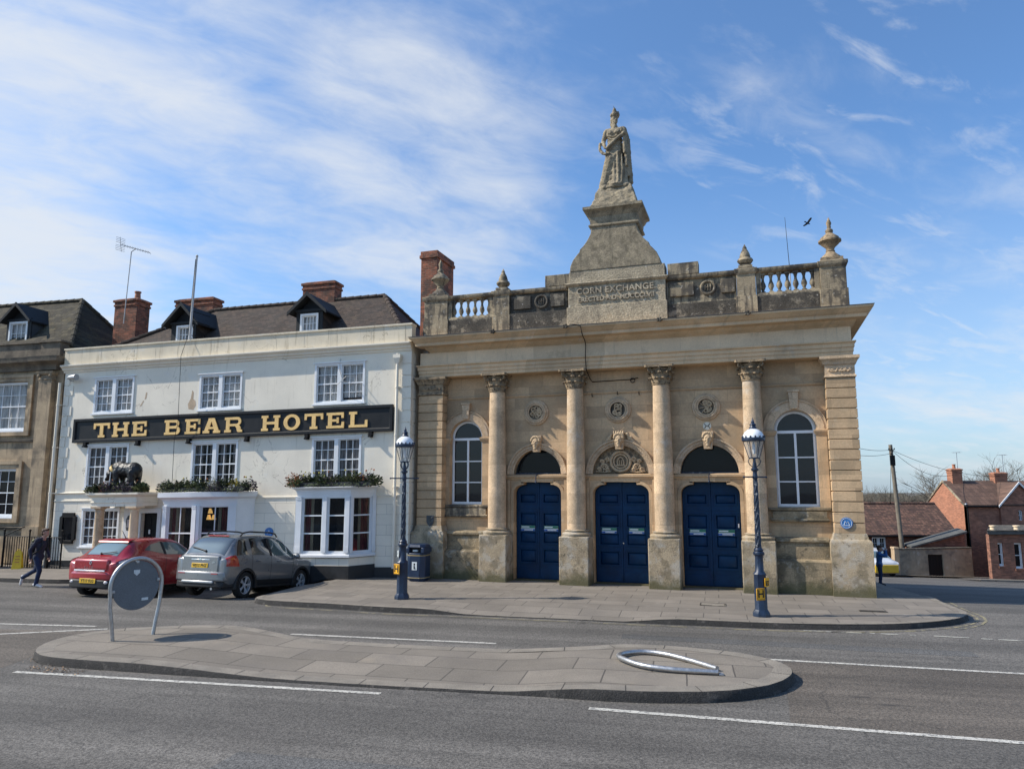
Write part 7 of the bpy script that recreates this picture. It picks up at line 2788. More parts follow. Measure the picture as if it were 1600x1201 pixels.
for s_ in (-1, 1):
    put(B.patch(lambda k: 0.36 + 0.22 * k, lambda k: 0.78 + 0.04 * k, 5.28, 6.75, s_), 'quarter_window', 'car glass', recalc=False)
    put(B.patch(0.98, 1.72, 5.25, 6.72, s_), 'rear_side_window', 'car glass', recalc=False)
    put(B.patch(1.83, lambda k: 2.95 - 0.42 * k, 5.25, 6.70, s_), 'front_side_window', 'car glass sky sheen', recalc=False)
    put(B.patch(0.85, 0.97, 5.2, 6.8, s_, 0.003), 'pillar_trim', 'car black plastic', recalc=False) if False else None
    put(B.patch(1.725, 1.825, 5.2, 6.78, s_, 0.003), 'pillar_trim', 'car black plastic', recalc=False)
    put(B.patch(lambda k: 0.035, lambda k: 0.44 - 0.12 * k, 4.2, lambda q: 5.7 - 0.35 * q, s_, 0.014), 'tail_lamp', 'tail lamp red', recalc=False)
    put(B.patch(lambda k: 0.055, lambda k: 0.25, 4.85, lambda q: 5.15, s_, 0.018), 'indicator', 'tail lamp amber', recalc=False)
    put(B.patch(1.20, 2.85, 2.05, 2.85, s_, 0.012), 'side_moulding', 'car black plastic', recalc=False)
    put(B.patch(1.15, 2.88, 0.95, 1.95, s_, 0.008), 'sill_trim', 'car black plastic', recalc=False)
    for xc in (0.78, 3.28):
        mb = MB()
        rr, yy = 0.372, 0.85
        ring = []
        for i in range(25):
            a = radians(-12 + 204 * i / 24)
            ring.append([(xc + (rr + q) * cos(a), s_ * (yy + o_), 0.325 + (rr + q) * sin(a)) for q, o_ in ((-0.01, -0.06), (0.0, 0.03), (0.05, 0.035), (0.066, 0.0), (0.066, -0.06))])
        mb.grid(ring, 0, True)
        put(mb, 'arch_cladding', 'car black plastic', recalc=False)
    mb = MB()
    mb.tube([(0.75, s_ * .555, 1.54), (0.85, s_ * .565, 1.62), (1.1, s_ * .57, 1.655), (2.0, s_ * .56, 1.65), (2.25, s_ * .55, 1.62), (2.35, s_ * .545, 1.54)], 0.02, 8)
    put(mb, 'roof_rail', 'car black plastic')
    mb = MB()
    mb.ell((2.78, s_ * 1.0, 1.03), (0.075, 0.105, 0.075), nu=14, nv=9)
    mb.tube([(2.78, s_ * .84, .98), (2.78, s_ * .95, 1.0)], 0.03, 8)
    put(mb, 'mirror', gb.data.materials[0])
    for x in (1.10, 2.02):
        mb = MB()
        q = B.pt(x, 4.75, s_)
        mb.tube([q + Vector((0, s_ * .0, 0)), q + Vector((.03, s_ * .03, 0.005)), q + Vector((.16, s_ * .03, 0.005)), q + Vector((.19, 0, 0))], 0.014, 8)
        put(mb, 'door_handle', gb.data.materials[0])
    put(B.patch(2.98, 3.02, 4.3, 4.5, s_, 0.006), 'side_repeater', 'lamp clear', recalc=False)
seg_ = []
for s_ in (-1, 1):
    seg_ += [(0.955, 0.968, 2.0, 5.2, s_), (1.775, 1.788, 1.9, 5.2, s_), (2.80, 2.813, 1.9, 5.0, s_)]
strip(B, put, g, seg_)
mb = MB()                                            # tailgate and bumper, proud of the shell
mb.box(-0.025, 0.10, -.58, .58, .62, 1.035)
put(mb, 'tailgate', 'car grey', bevel=0.03, seg=3)
mb = MB()
mb.prism([(-0.07, -.60), (-0.07, .60), (0.02, .78), (0.42, .845), (0.42, -.845), (0.02, -.78)], .42, .66, 'z')
bp = put(mb, 'rear_bumper', 'car grey', bevel=0.045, seg=3)
mb = MB()
mb.prism([(-0.055, -.56), (-0.055, .56), (0.03, .74), (0.40, .82), (0.40, -.82), (0.03, -.74)], .27, .425, 'z')
put(mb, 'lower_bumper', 'car black plastic', bevel=0.03)
mb = MB()
mb.box(-0.085, -0.02, -.50, .50, .375, .44)
put(mb, 'skid_plate', 'car silver plastic', bevel=0.02)
for s_ in (-1, 1):
    mb = MB()
    mb.box(-0.077, -0.06, s_ * .42, s_ * .62, .60, .622)
    put(mb, 'reflector', 'tail lamp red')
mb = MB()
mb.box(-0.032, -0.02, -.30, .30, .93, .955)
put(mb, 'tailgate_trim', 'chrome', bevel=0.006)
pl = plate_text(g, -0.028 - 0.78, .80, 'WJ13 PNZ')
mb = MB()
mb.box(-0.030, -0.024, -.29, .29, .72, .74)
put(mb, 'plate_surround', 'car silver plastic')
mb = MB()
mb.plate([(-.05, .955), (.0, .985), (.05, .955), (.0, .925)], [], -0.036, -0.0325, axis='x')
put(mb, 'badge', 'chrome')
mb = MB()
mb.add(text_mb('SX4', 0.055, 0.006), Matrix.Translation((-0.031, -0.44, 0.88)) @ Matrix.Rotation(-pi / 2, 4, 'Z'))
put(mb, 'model_lettering', 'chrome')
mb = MB()
q0, q1 = B.pt(0.15, 9, 1), B.pt(0.21, 8.2, 1)
mb.tube([q0 + Vector((-.02, 0, .03)), q1 + Vector((-.02, 0.02, .03)), B.pt(0.24, 7.6, 1) + Vector((-.02, 0, .03))], 0.012, 6)
mb.ell(q0 + Vector((-.01, 0, .02)), .03, nu=8, nv=6)
put(mb, 'wiper', 'car black plastic')
put(B.patch(0.535, 0.60, lambda t_: 8.2, 9, 0, 0.02, 4, 8), 'brake_lamp', 'tail lamp red', recalc=False)
put(B.patch(2.42, 3.02, lambda t_: 7.15, 9, 0, 0.004, 12, 8), 'windscreen', 'car glass sky sheen', recalc=False)
mb = MB()
mb.tube([(-0.05, -.45, .25), (0.3, -.45, .27)], 0.03, 10)
put(mb, 'exhaust', 'galvanised')
g.scale = (1.04, 1.06, 1.10)
g.location = (-8.33, 21.1, G(-8.0, 20.8) - 0.01)
g.rotation_euler = (0, radians(4.6), radians(71))

# ---- red hatchback
T2 = [(0.00, .40, .82, .90, .55, .64, .48), (0.04, .34, .86, .945, .68, .76, .56), (0.12, .30, .90, .985, .74, .81, .60), (0.26, .27, .93, 1.04, .78, .838, .60), (0.42, .25, .945, 1.17, .80, .852, .57), (0.62, .24, .95, 1.32, .80, .86, .555),
      (0.80, .23, .95, 1.395, .80, .862, .555), (1.3, .22, .945, 1.44, .80, .865, .56), (1.8, .22, .935, 1.445, .80, .866, .555), (2.2, .22, .92, 1.41, .80, .866, .55), (2.55, .22, .905, 1.30, .80, .866, .55), (2.85, .22, .90, 1.13, .80, .864, .59),
      (3.1, .23, .89, 1.0, .79, .86, .66), (3.4, .24, .85, .92, .78, .845, .66), (3.7, .26, .78, .84, .74, .80, .62), (3.92, .30, .68, .73, .66, .70, .52), (4.06, .38, .55, .59, .45, .50, .38)]
r, B, put, rb, L = car('dark red hatchback with a pale rear strip parked left of the grey car', 'car red', T2, 0.68, 3.27, 0.31, 0.745, '', 1)
put(B.patch(0.275, 0.71, lambda t_: 7.25 + 0.25 * (1 - t_), 9, 0, 0.005, 16, 10), 'rear_window', 'car glass sky sheen', recalc=False)
for s_ in (-1, 1):
    put(B.patch(lambda k: 0.98 + 0.28 * k, 1.62, lambda q: 5.75 - 0.4 * q, lambda q: 6.35 + 0.3 * q, s_), 'rear_side_window', 'car glass', recalc=False)
    put(B.patch(1.72, lambda k: 2.88 - 0.45 * k, 5.3, 6.62, s_), 'front_side_window', 'car glass sky sheen', recalc=False)
    put(B.patch(1.625, 1.715, 5.3, 6.65, s_, 0.003), 'pillar_trim', 'car black plastic', recalc=False)
    put(B.patch(lambda k: 0.05, lambda k: 0.50 - 0.18 * k, lambda q: 4.55, lambda q: 5.35, s_, 0.012), 'tail_lamp', mat('dark lens', (0.10, 0.004, 0.006), 0.12, var=0.2, vs=20, bump=0.0, coat=1.0), recalc=False)
    put(B.patch(lambda k: 0.09, lambda k: 0.34, 4.78, lambda q: 5.05, s_, 0.016), 'lamp_lens', 'lamp clear', recalc=False)
    put(B.patch(1.05, 2.85, 0.95, 1.7, s_, 0.006), 'sill_trim', 'car black plastic', recalc=False)
    mb = MB()
    mb.ell((2.72, s_ * .985, .98), (0.075, 0.10, 0.065), nu=14, nv=9)
    mb.tube([(2.72, s_ * .84, .94), (2.72, s_ * .93, .95)], 0.03, 8)
    put(mb, 'mirror', rb.data.materials[0])
    mb = MB()
    q = B.pt(1.82, 4.7, s_)
    mb.tube([q, q + Vector((.03, s_ * .03, 0.005)), q + Vector((.16, s_ * .03, 0.005)), q + Vector((.19, 0, 0))], 0.014, 8)
    put(mb, 'door_handle', rb.data.materials[0])
seg_ = []
for s_ in (-1, 1):
    seg_ += [(1.0, 1.012, 2.0, 5.0, s_), (1.665, 1.677, 1.7, 5.2, s_), (2.75, 2.762, 1.7, 5.0, s_)]
strip(B, put, r, seg_)
mb = MB()
mb.prism([(-0.055, -.50), (-0.055, .50), (0.02, .70), (0.40, .828), (0.40, -.828), (0.02, -.70)], .44, .66, 'z')
put(mb, 'rear_bumper', 'car red', bevel=0.06, seg=3)
mb = MB()
mb.prism([(-0.062, -.47), (-0.062, .47), (0.01, .68), (0.34, .80), (0.34, -.80), (0.01, -.68)], .26, .47, 'z')
put(mb, 'lower_bumper', 'car black plastic', bevel=0.03)
mb = MB()
mb.box(-0.026, 0.1, -.56, .56, .70, .955)
put(mb, 'tailgate', 'car red', bevel=0.05, seg=3)
mb = MB()
mb.box(-0.062, -0.03, -.50, .50, .665, .70)
put(mb, 'bright_strip', 'enamel white', bevel=0.01)
plate_text(r, -0.067 - 0.68, .44, 'YT17 FLG')
mb = MB()
mb.plate([(0, .93), (.045, .87), (0, .81), (-.045, .87)], [[(0, .905), (-.022, .87), (0, .835), (.022, .87)]], -0.04, -0.02, axis='x')
put(mb, 'badge', 'chrome', bevel=0.004)
mb = MB()
mb.add(text_mb('C L I O', 0.06, 0.006, spacing=1.5), Matrix.Translation((-0.031, 0.05, 0.76)) @ Matrix.Rotation(-pi / 2, 4, 'Z'))
put(mb, 'model_lettering', 'chrome')
for s_ in (-1, 1):
    mb = MB()
    mb.ell((-0.03, s_ * .55, .41), (.03, .07, .04), nu=10, nv=7)
    put(mb, 'fog_lamp', 'lamp clear')
mb = MB()
q0 = B.pt(0.29, 9, 1)
mb.tube([q0 + Vector((-.02, 0, .02)), B.pt(0.32, 8.3, -1) + Vector((-.02, 0, .03)), B.pt(0.36, 7.8, -1) + Vector((-.02, 0, .03))], 0.013, 6)
mb.ell(q0 + Vector((-.01, 0, .02)), .03, nu=8, nv=6)
put(mb, 'wiper', 'car black plastic')
mb = MB()
mb.prism([(0.62, 1.345), (0.82, 1.425), (0.86, 1.43), (0.64, 1.375)], -.5, .5, 'y')
put(mb, 'spoiler', 'car red', bevel=0.012)
put(B.patch(2.30, 2.98, lambda t_: 7.15, 9, 0, 0.004, 12, 8), 'windscreen', 'car glass sky sheen', recalc=False)
mb = MB()
mb.tube([(1.05, 0, 1.43), (0.9, 0, 1.62)], [0.012, 0.006], 6)
put(mb, 'aerial', 'car black plastic')
r.scale = (1.08, 1.08, 1.14)
r.location = (-11.62, 21.5, G(-11.6, 21.5))
r.rotation_euler = (0, radians(2.5), radians(73))

# ================================================================== PEOPLE
def hand(mb, wrist, dirv, side, curl=0.5, s_=1.0):
    """palm, four curled fingers of different length and a thumb; dirv = where the hand points, side = across the palm"""
    d_ = Vector(dirv).normalized()
    sd = (Vector(side) - d_ * Vector(side).dot(d_)).normalized()
    n = d_.cross(sd)
    w0 = Vector(wrist)
    R = Matrix((sd, n, d_)).transposed()
    mb.ell(w0 + d_ * 0.045 * s_, (0.04 * s_, 0.018 * s_, 0.052 * s_), R, 12, 9)
    for k, (o_, l) in enumerate(((-0.028, 0.062), (-0.009, 0.075), (0.010, 0.070), (0.027, 0.056))):
        p = w0 + d_ * 0.085 * s_ + sd * o_ * s_
        q = p
        dd = d_.copy()
        for j in range(3):
            dd = (dd + n * curl * 0.55).normalized()
            q2 = q + dd * l * s_ * (0.42, 0.33, 0.25)[j]
            mb.limb(q, q2, 0.0095 * s_, 0.0085 * s_, seg=8)
            q = q2
    p = w0 + d_ * 0.03 * s_ - sd * 0.036 * s_
    q = p + (d_ * 0.7 - sd * 0.55 + n * 0.3).normalized() * 0.04 * s_
    mb.limb(p, q, 0.012 * s_, 0.0105 * s_, seg=8)
    mb.limb(q, q + (d_ * 0.9 + n * 0.35).normalized() * 0.03 * s_, 0.0105 * s_, 0.009 * s_, seg=8)


def head(mb, c, fwd, s_=1.0):
    """face turned towards fwd (in plan)"""
    f = Vector(fwd).normalized()
    l = Vector((-f.y, f.x, 0)).normalized()
    u = f.cross(l) * 1.0
    u = Vector((0, 0, 1))
    P = lambda a, b, k: Vector(c) + (f * a + l * b + u * k) * s_
    R = Matrix((f, l, u)).transposed()
    mb.ell(P(-0.005, 0, 0.025), (0.098 * s_, 0.076 * s_, 0.105 * s_), R, 20, 14)
    mb.ell(P(0.03, 0, -0.045), (0.066 * s_, 0.058 * s_, 0.075 * s_), R, 16, 12)
    mb.ell(P(0.07, 0, -0.098), (0.025 * s_, 0.03 * s_, 0.02 * s_), R, 10, 8)
    mb.ell(P(0.101, 0, -0.022), (0.02 * s_, 0.013 * s_, 0.026 * s_), R, 10, 8)
    mb.ell(P(0.088, 0, -0.062), (0.012 * s_, 0.024 * s_, 0.008 * s_), R, 10, 8)
    for q in (-1, 1):
        mb.ell(P(0.075, q * 0.034, 0.025), (0.02 * s_, 0.026 * s_, 0.009 * s_), R, 10, 8)
        mb.ell(P(-0.005, q * 0.077, -0.008), (0.02 * s_, 0.010 * s_, 0.032 * s_), R, 10, 8)
    mb.limb(P(-0.02, 0, -0.06), P(-0.03, 0, -0.19), 0.055 * s_, 0.06 * s_)
    return P, R


def person(t, J, head_fwd, torso_side, cloth, hair, hand_dirs, voxel=0.011, extra=0.014):
    """J holds joint positions; one continuous body mesh, clothes as slightly fuller meshes over it"""
    V = {k: Vector(v) for k, v in J.items()}
    ts = Vector(torso_side).normalized()
    tf = ts.cross(Vector((0, 0, 1)))
    R = Matrix((ts, tf, Vector((0, 0, 1)))).transposed()

    def torso(mb, g):
        pel, ch, nk = V['pelvis'], V['chest'], V['neck']
        mb.ell(pel, (0.165 + g, 0.115 + g, 0.13 + g), R, 18, 12)
        mb.ell(pel.lerp(ch, 0.5), (0.145 + g, 0.10 + g, 0.17 + g), R, 18, 12)
        mb.ell(ch, (0.175 + g, 0.115 + g, 0.18 + g), R, 18, 12)
        mb.limb(V['shL'], V['shR'], 0.072 + g, 0.072 + g)
        mb.limb(ch, nk, 0.075 + g, 0.055 + g)

    def arms(mb, g, lower=True):
        for s_ in 'LR':
            mb.limb(V['sh' + s_], V['el' + s_], 0.052 + g, 0.042 + g)
            mb.limb(V['el' + s_], V['wr' + s_], 0.041 + g, 0.028 + g)

    def legs(mb, g):
        for s_ in 'LR':
            mb.limb(V['hip' + s_], V['kn' + s_], 0.085 + g, 0.057 + g)
            mb.limb(V['kn' + s_], V['an' + s_], 0.056 + g, 0.038 + g * 1.6)

    b = MB()
    torso(b, 0)
    arms(b, 0)
    legs(b, 0)
    P, RH = head(b, V['head'], head_fwd)
    for s_ in 'LR':
        hand(b, V['wr' + s_], hand_dirs[s_][0], hand_dirs[s_][1], hand_dirs[s_][2])
        mb_d = V['toe' + s_] - V['an' + s_]
        b.limb(V['an' + s_], V['toe' + s_], 0.036, 0.028)
    sculpt('body', b, 'skin', t, voxel, 1)
    m = MB()
    torso(m, extra)
    arms(m, extra)
    mm = MB()
    mm.ell(V['pelvis'] + Vector((0, 0, -0.04)), (0.17 + extra, 0.12 + extra, 0.12 + extra), R, 18, 12)
    m.add(mm)
    sculpt(cloth[0], m, cloth[1], t, 0.016, 2, 0.008, 9.0)
    m = MB()
    m.ell(V['pelvis'] + Vector((0, 0, -0.06)), (0.16 + extra, 0.115 + extra, 0.12), R, 18, 12)
    legs(m, extra)
    sculpt('trousers', m, cloth[2], t, 0.016, 2, 0.007, 9.0)
    for s_ in 'LR':
        m = MB()
        a, b_ = V['an' + s_], V['toe' + s_]
        d_ = (b_ - a).normalized()
        m.limb(a - d_ * 0.03, b_, 0.05, 0.04)
        m.limb(a - d_ * 0.06 + Vector((0, 0, -0.02)), b_ + d_ * 0.03, 0.042, 0.036)
        sculpt('shoe', m, cloth[3], t, 0.012, 1)
    m = MB()
    m.ell(P(-0.02, 0, 0.055), (0.102, 0.084, 0.085), RH, 18, 12)
    m.ell(P(-0.055, 0, 0.0), (0.065, 0.078, 0.095), RH, 16, 12)
    m.ell(P(0.05, 0, 0.098), (0.06, 0.07, 0.035), RH, 14, 10)
    sculpt('hair', m, hair, t, 0.012, 0, 0.012, 24.0)
    return V


wk = thing('person', 'man in dark jumper, jeans and white trainers striding right with a backpack', 'person', (-14.52, 22.75, -0.125), radians(-4))
J = dict(pelvis=(-0.03, 0, 0.93), chest=(0.02, 0, 1.27), neck=(0.06, 0, 1.47), head=(0.125, 0, 1.63), shL=(0.02, 0.17, 1.40), shR=(0.02, -0.17, 1.40),
         elL=(0.02, 0.25, 1.12), wrL=(0.13, 0.24, 0.88), elR=(-0.13, -0.25, 1.13), wrR=(-0.09, -0.26, 0.88), hipL=(-0.02, 0.09, 0.90), hipR=(-0.03, -0.09, 0.90),
         knR=(0.10, -0.09, 0.50), anR=(0.02, -0.09, 0.085), toeR=(0.19, -0.10, 0.035), knL=(-0.16, 0.09, 0.49), anL=(-0.56, 0.09, 0.27), toeL=(-0.60, 0.09, 0.09))
person(wk, J, (1, 0.0, 0), (0, 1, 0), ('jumper', 'jumper navy', 'jeans blue', 'shoe white'), 'hair brown',
       {'L': ((0.3, 0, -1), (1, 0, 0.1), 0.6), 'R': ((0.15, 0, -1), (1, 0, 0.1), 0.6)})
bp_ = thing('backpack', 'dark backpack with an olive top on the back of the walking man', 'backpack', (-14.52, 22.75, -0.125), radians(-4))
mb = MB()
mb.ell((-0.20, 0.0, 1.18), (0.11, 0.15, 0.24), None, 18, 14)
mb.ell((-0.25, 0.0, 1.05), (0.09, 0.13, 0.12), None, 16, 12)
sculpt('bag', mb, 'bag black', bp_, 0.016, 2, 0.01, 10.0)
mb = MB()
mb.ell((-0.17, 0.0, 1.40), (0.10, 0.13, 0.05), Matrix.Rotation(-0.4, 3, 'Y'), 14, 10)
mb.build('flap', 'bag olive', bp_)
for s_ in (-1, 1):
    mb = MB()
    mb.tube([(-0.14, s_ * .10, 1.42), (-0.02, s_ * .11, 1.495), (0.10, s_ * .11, 1.43), (0.165, s_ * .12, 1.28), (0.10, s_ * .15, 1.12), (-0.12, s_ * .14, 1.0)], 0.02, 8)
    mb.build('strap', 'bag black', bp_)

p2_ = thing('person', 'person in a blue jacket with raised arms half hidden by the stone corner pier', 'person', (15.36, 31.0, -1.16), radians(-20))
J = dict(pelvis=(0, 0, 0.88), chest=(0.02, 0, 1.18), neck=(0.03, 0, 1.36), head=(0.06, 0, 1.51), shL=(0, 0.17, 1.30), shR=(0, -0.17, 1.30),
         elL=(0.22, 0.20, 1.18), wrL=(0.26, 0.10, 1.42), elR=(0.26, -0.22, 1.22), wrR=(0.27, -0.08, 1.43), hipL=(0, 0.09, 0.85), hipR=(0, -0.09, 0.85),
         knL=(0.03, 0.10, 0.46), anL=(0.0, 0.10, 0.08), toeL=(0.15, 0.12, 0.035), knR=(0.02, -0.10, 0.46), anR=(-0.02, -0.10, 0.08), toeR=(0.13, -0.13, 0.035))
person(p2_, J, (1, 0, 0), (0, 1, 0), ('jacket', 'jacket blue', 'jeans blue', 'bag black'), 'hair brown',
       {'L': ((0.1, -0.3, 0.9), (0, 0.3, 0.5), 0.8), 'R': ((0.1, 0.3, 0.9), (0, 0.3, -0.5), -0.8)})

# ================================================================== THE STATUE
ST_ = thing('statue', 'weathered stone woman in draped robes with a wheat crown, topmost on the corn exchange', 'statue', ce(CX, 0.08, 12.58), -A_CE)
ST_.scale = (1.08, 1.08, 1.06)
mb = MB()
rnd = random.Random(77)
EL = mb.ell
# standing robe: stacked ellipses with a sway, flaring to the feet
for z, rx, ry, ox in ((0.10, .40, .33, .03), (0.30, .36, .31, .02), (0.5, .33, .29, .015), (0.7, .315, .275, .01), (0.9, .31, .265, .0), (1.08, .305, .26, -.01), (1.25, .29, .24, -.01), (1.4, .25, .21, 0)):
    EL((ox, 0, z), (rx, ry, 0.17), None, 22, 10)
EL((0.0, 0, 1.58), (.235, .17, .2), None, 20, 12)
EL((0.0, 0, 1.78), (.275, .185, .2), None, 20, 12)
for s_ in (-1, 1):
    EL((s_ * .11 - .01, -.15, 1.78), (.095, .08, .09), None, 14, 10)
mb.limb((-.24, 0, 1.90), (.26, 0, 1.90), .105, .105)
mb.limb((0, 0, 1.9), (-.005, -.01, 2.12), .12, .075)
# head turned to the right, crowned with a sheaf
hp, hr = head(mb, (0.0, -0.01, 2.27), (0.55, -0.8, 0), 1.22)
EL((-.03, .06, 2.29), (.12, .12, .14), None, 16, 12)
EL((-.09, .09, 2.18), (.07, .07, .12), None, 12, 10)
EL((.02, -.02, 2.415), (.155, .15, .075), None, 18, 10)
for k in range(7):
    a = -0.6 + k * 0.42
    mb.limb(hp(.09 * cos(a), .095 * sin(a), .085), hp(.10 * cos(a) + .02, .11 * sin(a), .17 + .02 * (k % 2)), .035, .02)
mb.limb(hp(-.06, 0, .13), hp(.10, -.04, .22), .085, .05)
mb.limb(hp(.06, -.02, .2), hp(.15, -.08, .29), .035, .014)
# right arm down with a curved sickle held at the hip, left forearm raised holding drapery
mb.limb((-.27, -.02, 1.88), (-.36, -.03, 1.55), .085, .068)
mb.limb((-.36, -.03, 1.55), (-.27, -.20, 1.30), .064, .045)
hand(mb, (-.27, -.20, 1.30), (.35, -.25, -.6), (0.2, .9, 0.1), 0.7, 1.2)
pp = [(-.44, -.10, 1.52), (-.45, -.14, 1.38), (-.42, -.2, 1.22), (-.34, -.25, 1.10), (-.22, -.28, 1.04), (-.1, -.29, 1.05)]
mb.tube(pp, [.045, .045, .05, .05, .045, .035], 8)
mb.limb((.28, -.02, 1.88), (.37, -.02, 1.62), .09, .075)
mb.limb((.37, -.02, 1.62), (.31, -.22, 1.72), .07, .05)
hand(mb, (.31, -.22, 1.72), (-.2, -.3, .35), (0.9, 0, .3), 0.8, 1.2)
mb.tube([(-.22, -.27, 1.22), (-.1, -.28, 1.33), (.08, -.26, 1.50), (.24, -.25, 1.62), (.33, -.23, 1.70), (.38, -.1, 1.70)], [.05, .055, .05, .05, .055, .06], 8)
# falling folds: from the raised hand, round the hip, and long pleats
for (x, y, z0_, z1_, q) in ((.30, -.24, 1.68, 1.02, .045), (.36, -.20, 1.66, .6, .055), (.40, -.1, 1.62, .3, .07), (.40, .02, 1.6, .1, .08), (.24, -.27, 1.0, .05, .04), (.12, -.285, 1.1, .02, .05), (.0, -.285, .8, .02, .05), (.33, -.2, .8, .02, .05)):
    mb.tube([(x, y + .035, z0_), (x + .01, y + .03, (z0_ + z1_) / 2), (x + rnd.uniform(-.02, .05), y + .02 - .04 * (z1_ < .2), z1_)], [q * .7, q, q * 1.2], 8)
for k in range(4):
    z0_ = 1.12 - .2 * k
    mb.tube([(.20 - .04 * k, -.20, z0_ + .05), (.0, -.225, z0_ - .14), (-.16, -.19, z0_ - .34), (-.26 - .02 * k, -.10, max(.03, z0_ - .5))], [.04, .06, .07, .06], 8)
mb.limb((-.1, -.12, .9), (-.34, -.12, .06), .2, .16)
for k in range(4):
    mb.tube([(-.2, -.16, 1.7 - .08 * k), (-.02, -.2, 1.62 - .09 * k), (.2, -.15, 1.7 - .08 * k)], .022, 6)
mb.tube([(.40, .06, .12), (.44, .0, .4), (.42, .0, .8)], [.11, .09, .06], 8)
EL((.05, -.28, .03), (.2, .12, .06))
EL((.0, .0, -.04), (.47, .38, .11), None, 24, 8)
EL((-.3, -.2, -.03), (.16, .14, .1))
EL((.33, -.2, -.03), (.15, .13, .1))
EL((.36, .1, .0), (.14, .2, .14))
sculpt('figure', mb, 'statue stone', ST_, 0.02, 2, 0.012, 16.0)

# ================================================================== THE SIDE STREET
def GZ(x, y):
    return G(x, y)


t = thing('yard_wall', 'stained rendered yard wall with a dark doorway across the side street', 'wall', (26.15, 50.0, 0))
mb = MB()
mb.plate([(0.0, -4.6), (4.95, -4.6), (4.95, -1.20), (0.0, -1.30)], [[(1.95, -4.5), (2.95, -4.5), (2.95, -1.62), (1.95, -1.62)]], 0.0, 0.35)
mb.build('wall', 'yard render', t, bevel=0.015)
mb = MB()
mb.prism([(-0.03, -1.30), (4.97, -1.199), (4.97, -1.13), (-0.03, -1.23)], -0.05, 0.40)
mb.build('coping', 'lichened stone', t)
mb = MB()
mb.box(1.95, 2.95, 0.12, 0.18, -4.5, -1.62)
for k in range(5):
    mb.box(1.97 + .195 * k, 2.14 + .195 * k, 0.10, 0.12, -4.4, -1.65)
mb.build('door', 'black iron', t)
mb = MB()
mb.box(-0.32, -0.001, -0.05, 0.4, -4.6, -1.22)
mb.hexa([(-0.36, -.09, -1.22), (0.0, -.09, -1.22), (0.0, .44, -1.22), (-0.36, .44, -1.22)], [(-0.34, -.07, -1.12), (0.0, -.07, -1.12), (0.0, .42, -1.12), (-0.34, .42, -1.12)])
mb.build('gate_pier', 'column stone', t)

t = thing('lean_to', 'low lean-to shed with a sloping grey sheet roof behind the yard wall', 'shed', (27.3, 50.5, 0))
mb = MB()
mb.hexa([(0.0, 0.0, -1.22), (3.9, 0.0, -0.22), (3.9, 1.1, -0.05), (0.0, 1.1, -1.1)], [(0.0, 0.0, -1.12), (3.9, 0.0, -0.10), (3.9, 1.1, 0.07), (0.0, 1.1, -1.0)])
mb.build('roof', 'slate grey roof', t)
mb = MB()
mb.prism([(0.1, -4.6), (3.88, -4.6), (3.88, -0.3), (0.1, -1.25)], 0.3, 1.0)
mb.build('wall', 'brown brick', t)

t = thing('outbuilding', 'long low brick outbuilding with a pantiled roof beyond the yard wall', 'outbuilding', (20.0, 52.0, 0))
mb = MB()
mb.plate([(0, -4.8), (11.3, -4.8), (11.3, -0.45), (0, -0.45)], [rect(5.5, 6.45, -1.45, -0.62), rect(2.5, 3.45, -1.45, -0.62)], 0.25, 0.55)
mb.prism([(0.3, -4.8), (5.6, -4.8), (5.6, -0.45), (2.95, 1.5), (0.3, -0.45)], 11.0, 11.3, 'x')
mb.build('wall', 'old brick', t)
mb = MB()
th = .08
mb.hexa([(-0.3, 0.0, -0.50), (11.55, 0.0, -0.50), (11.75, 3.0, 1.58), (-0.3, 3.0, 1.58)], [(-0.3, -0.03, -0.43), (11.55, -0.03, -0.43), (11.75, 3.0, 1.67), (-0.3, 3.0, 1.67)])
mb.hexa([(-0.3, 3.0, 1.58), (11.75, 3.0, 1.58), (11.55, 6.0, -0.5), (-0.3, 6.0, -0.5)], [(-0.3, 3.0, 1.67), (11.75, 3.0, 1.67), (11.55, 6.03, -0.43), (-0.3, 6.03, -0.43)])
mb.build('roof', 'pantiles', t)
mb = MB()
mb.tube([(-0.3, -0.08, -0.52), (11.5, -0.08, -0.52)], 0.06, 8)
mb.build('gutter', 'black iron', t)
mb = MB()
n = 40
for k in range(n):
    x = -0.3 + 12.0 * k / n
    mb.tube([(x, 3.0, 1.67), (x + 12.0 / n - .02, 3.0, 1.68)], 0.11, 8)
mb.build('ridge_tiles', 'pantiles', t)
for a in (5.5, 2.5):
    sash(t, a, a + 0.95, -1.45, -0.62, 2, 2, 2, y0=0.30, cur=None, xf=None, head=False, meet=False)
mb = MB()
for a in (5.5, 2.5):
    mb.box(a - .1, a + 1.05, 0.9, 1.0, -1.6, -0.5)
mb.build('inner_wall', 'dark room', t)

# two-storey brick house with a gabled bay
BH = thing('brick_house', 'red brick house with an orange sunlit gable end and a gabled front bay', 'house', (33.9, 55.0, 0))
mb = MB()
mb.plate([(0, -5.2), (2.62, -5.2), (2.62, 1.6), (0, 1.6)], [], 0.0, 0.3)
mb.box(8.0, 8.3, 0.301, 4.8, -5.2, 1.6)
mb.box(0.3, 8.0, 4.5, 4.8, -5.2, 1.6)
mb.box(5.6, 8.3, 0.0, 0.3, -5.2, 1.6)
mb.build('wall', 'red brick', BH)
mb = MB()
mb.prism([(0.0, -5.2), (4.8, -5.2), (4.8, 1.6), (2.4, 3.25), (0.0, 1.6)], -0.003, 0.29, 'x')
mb.build('gable_wall', 'orange brick', BH)
mb = MB()
mb.prism([(-0.12, 1.48), (2.4, 3.28), (4.92, 1.48), (4.92, 1.62), (2.4, 3.44), (-0.12, 1.62)], -0.08, 0.0, 'x')
mb.build('verge', 'weathered stone', BH)
mb = MB()
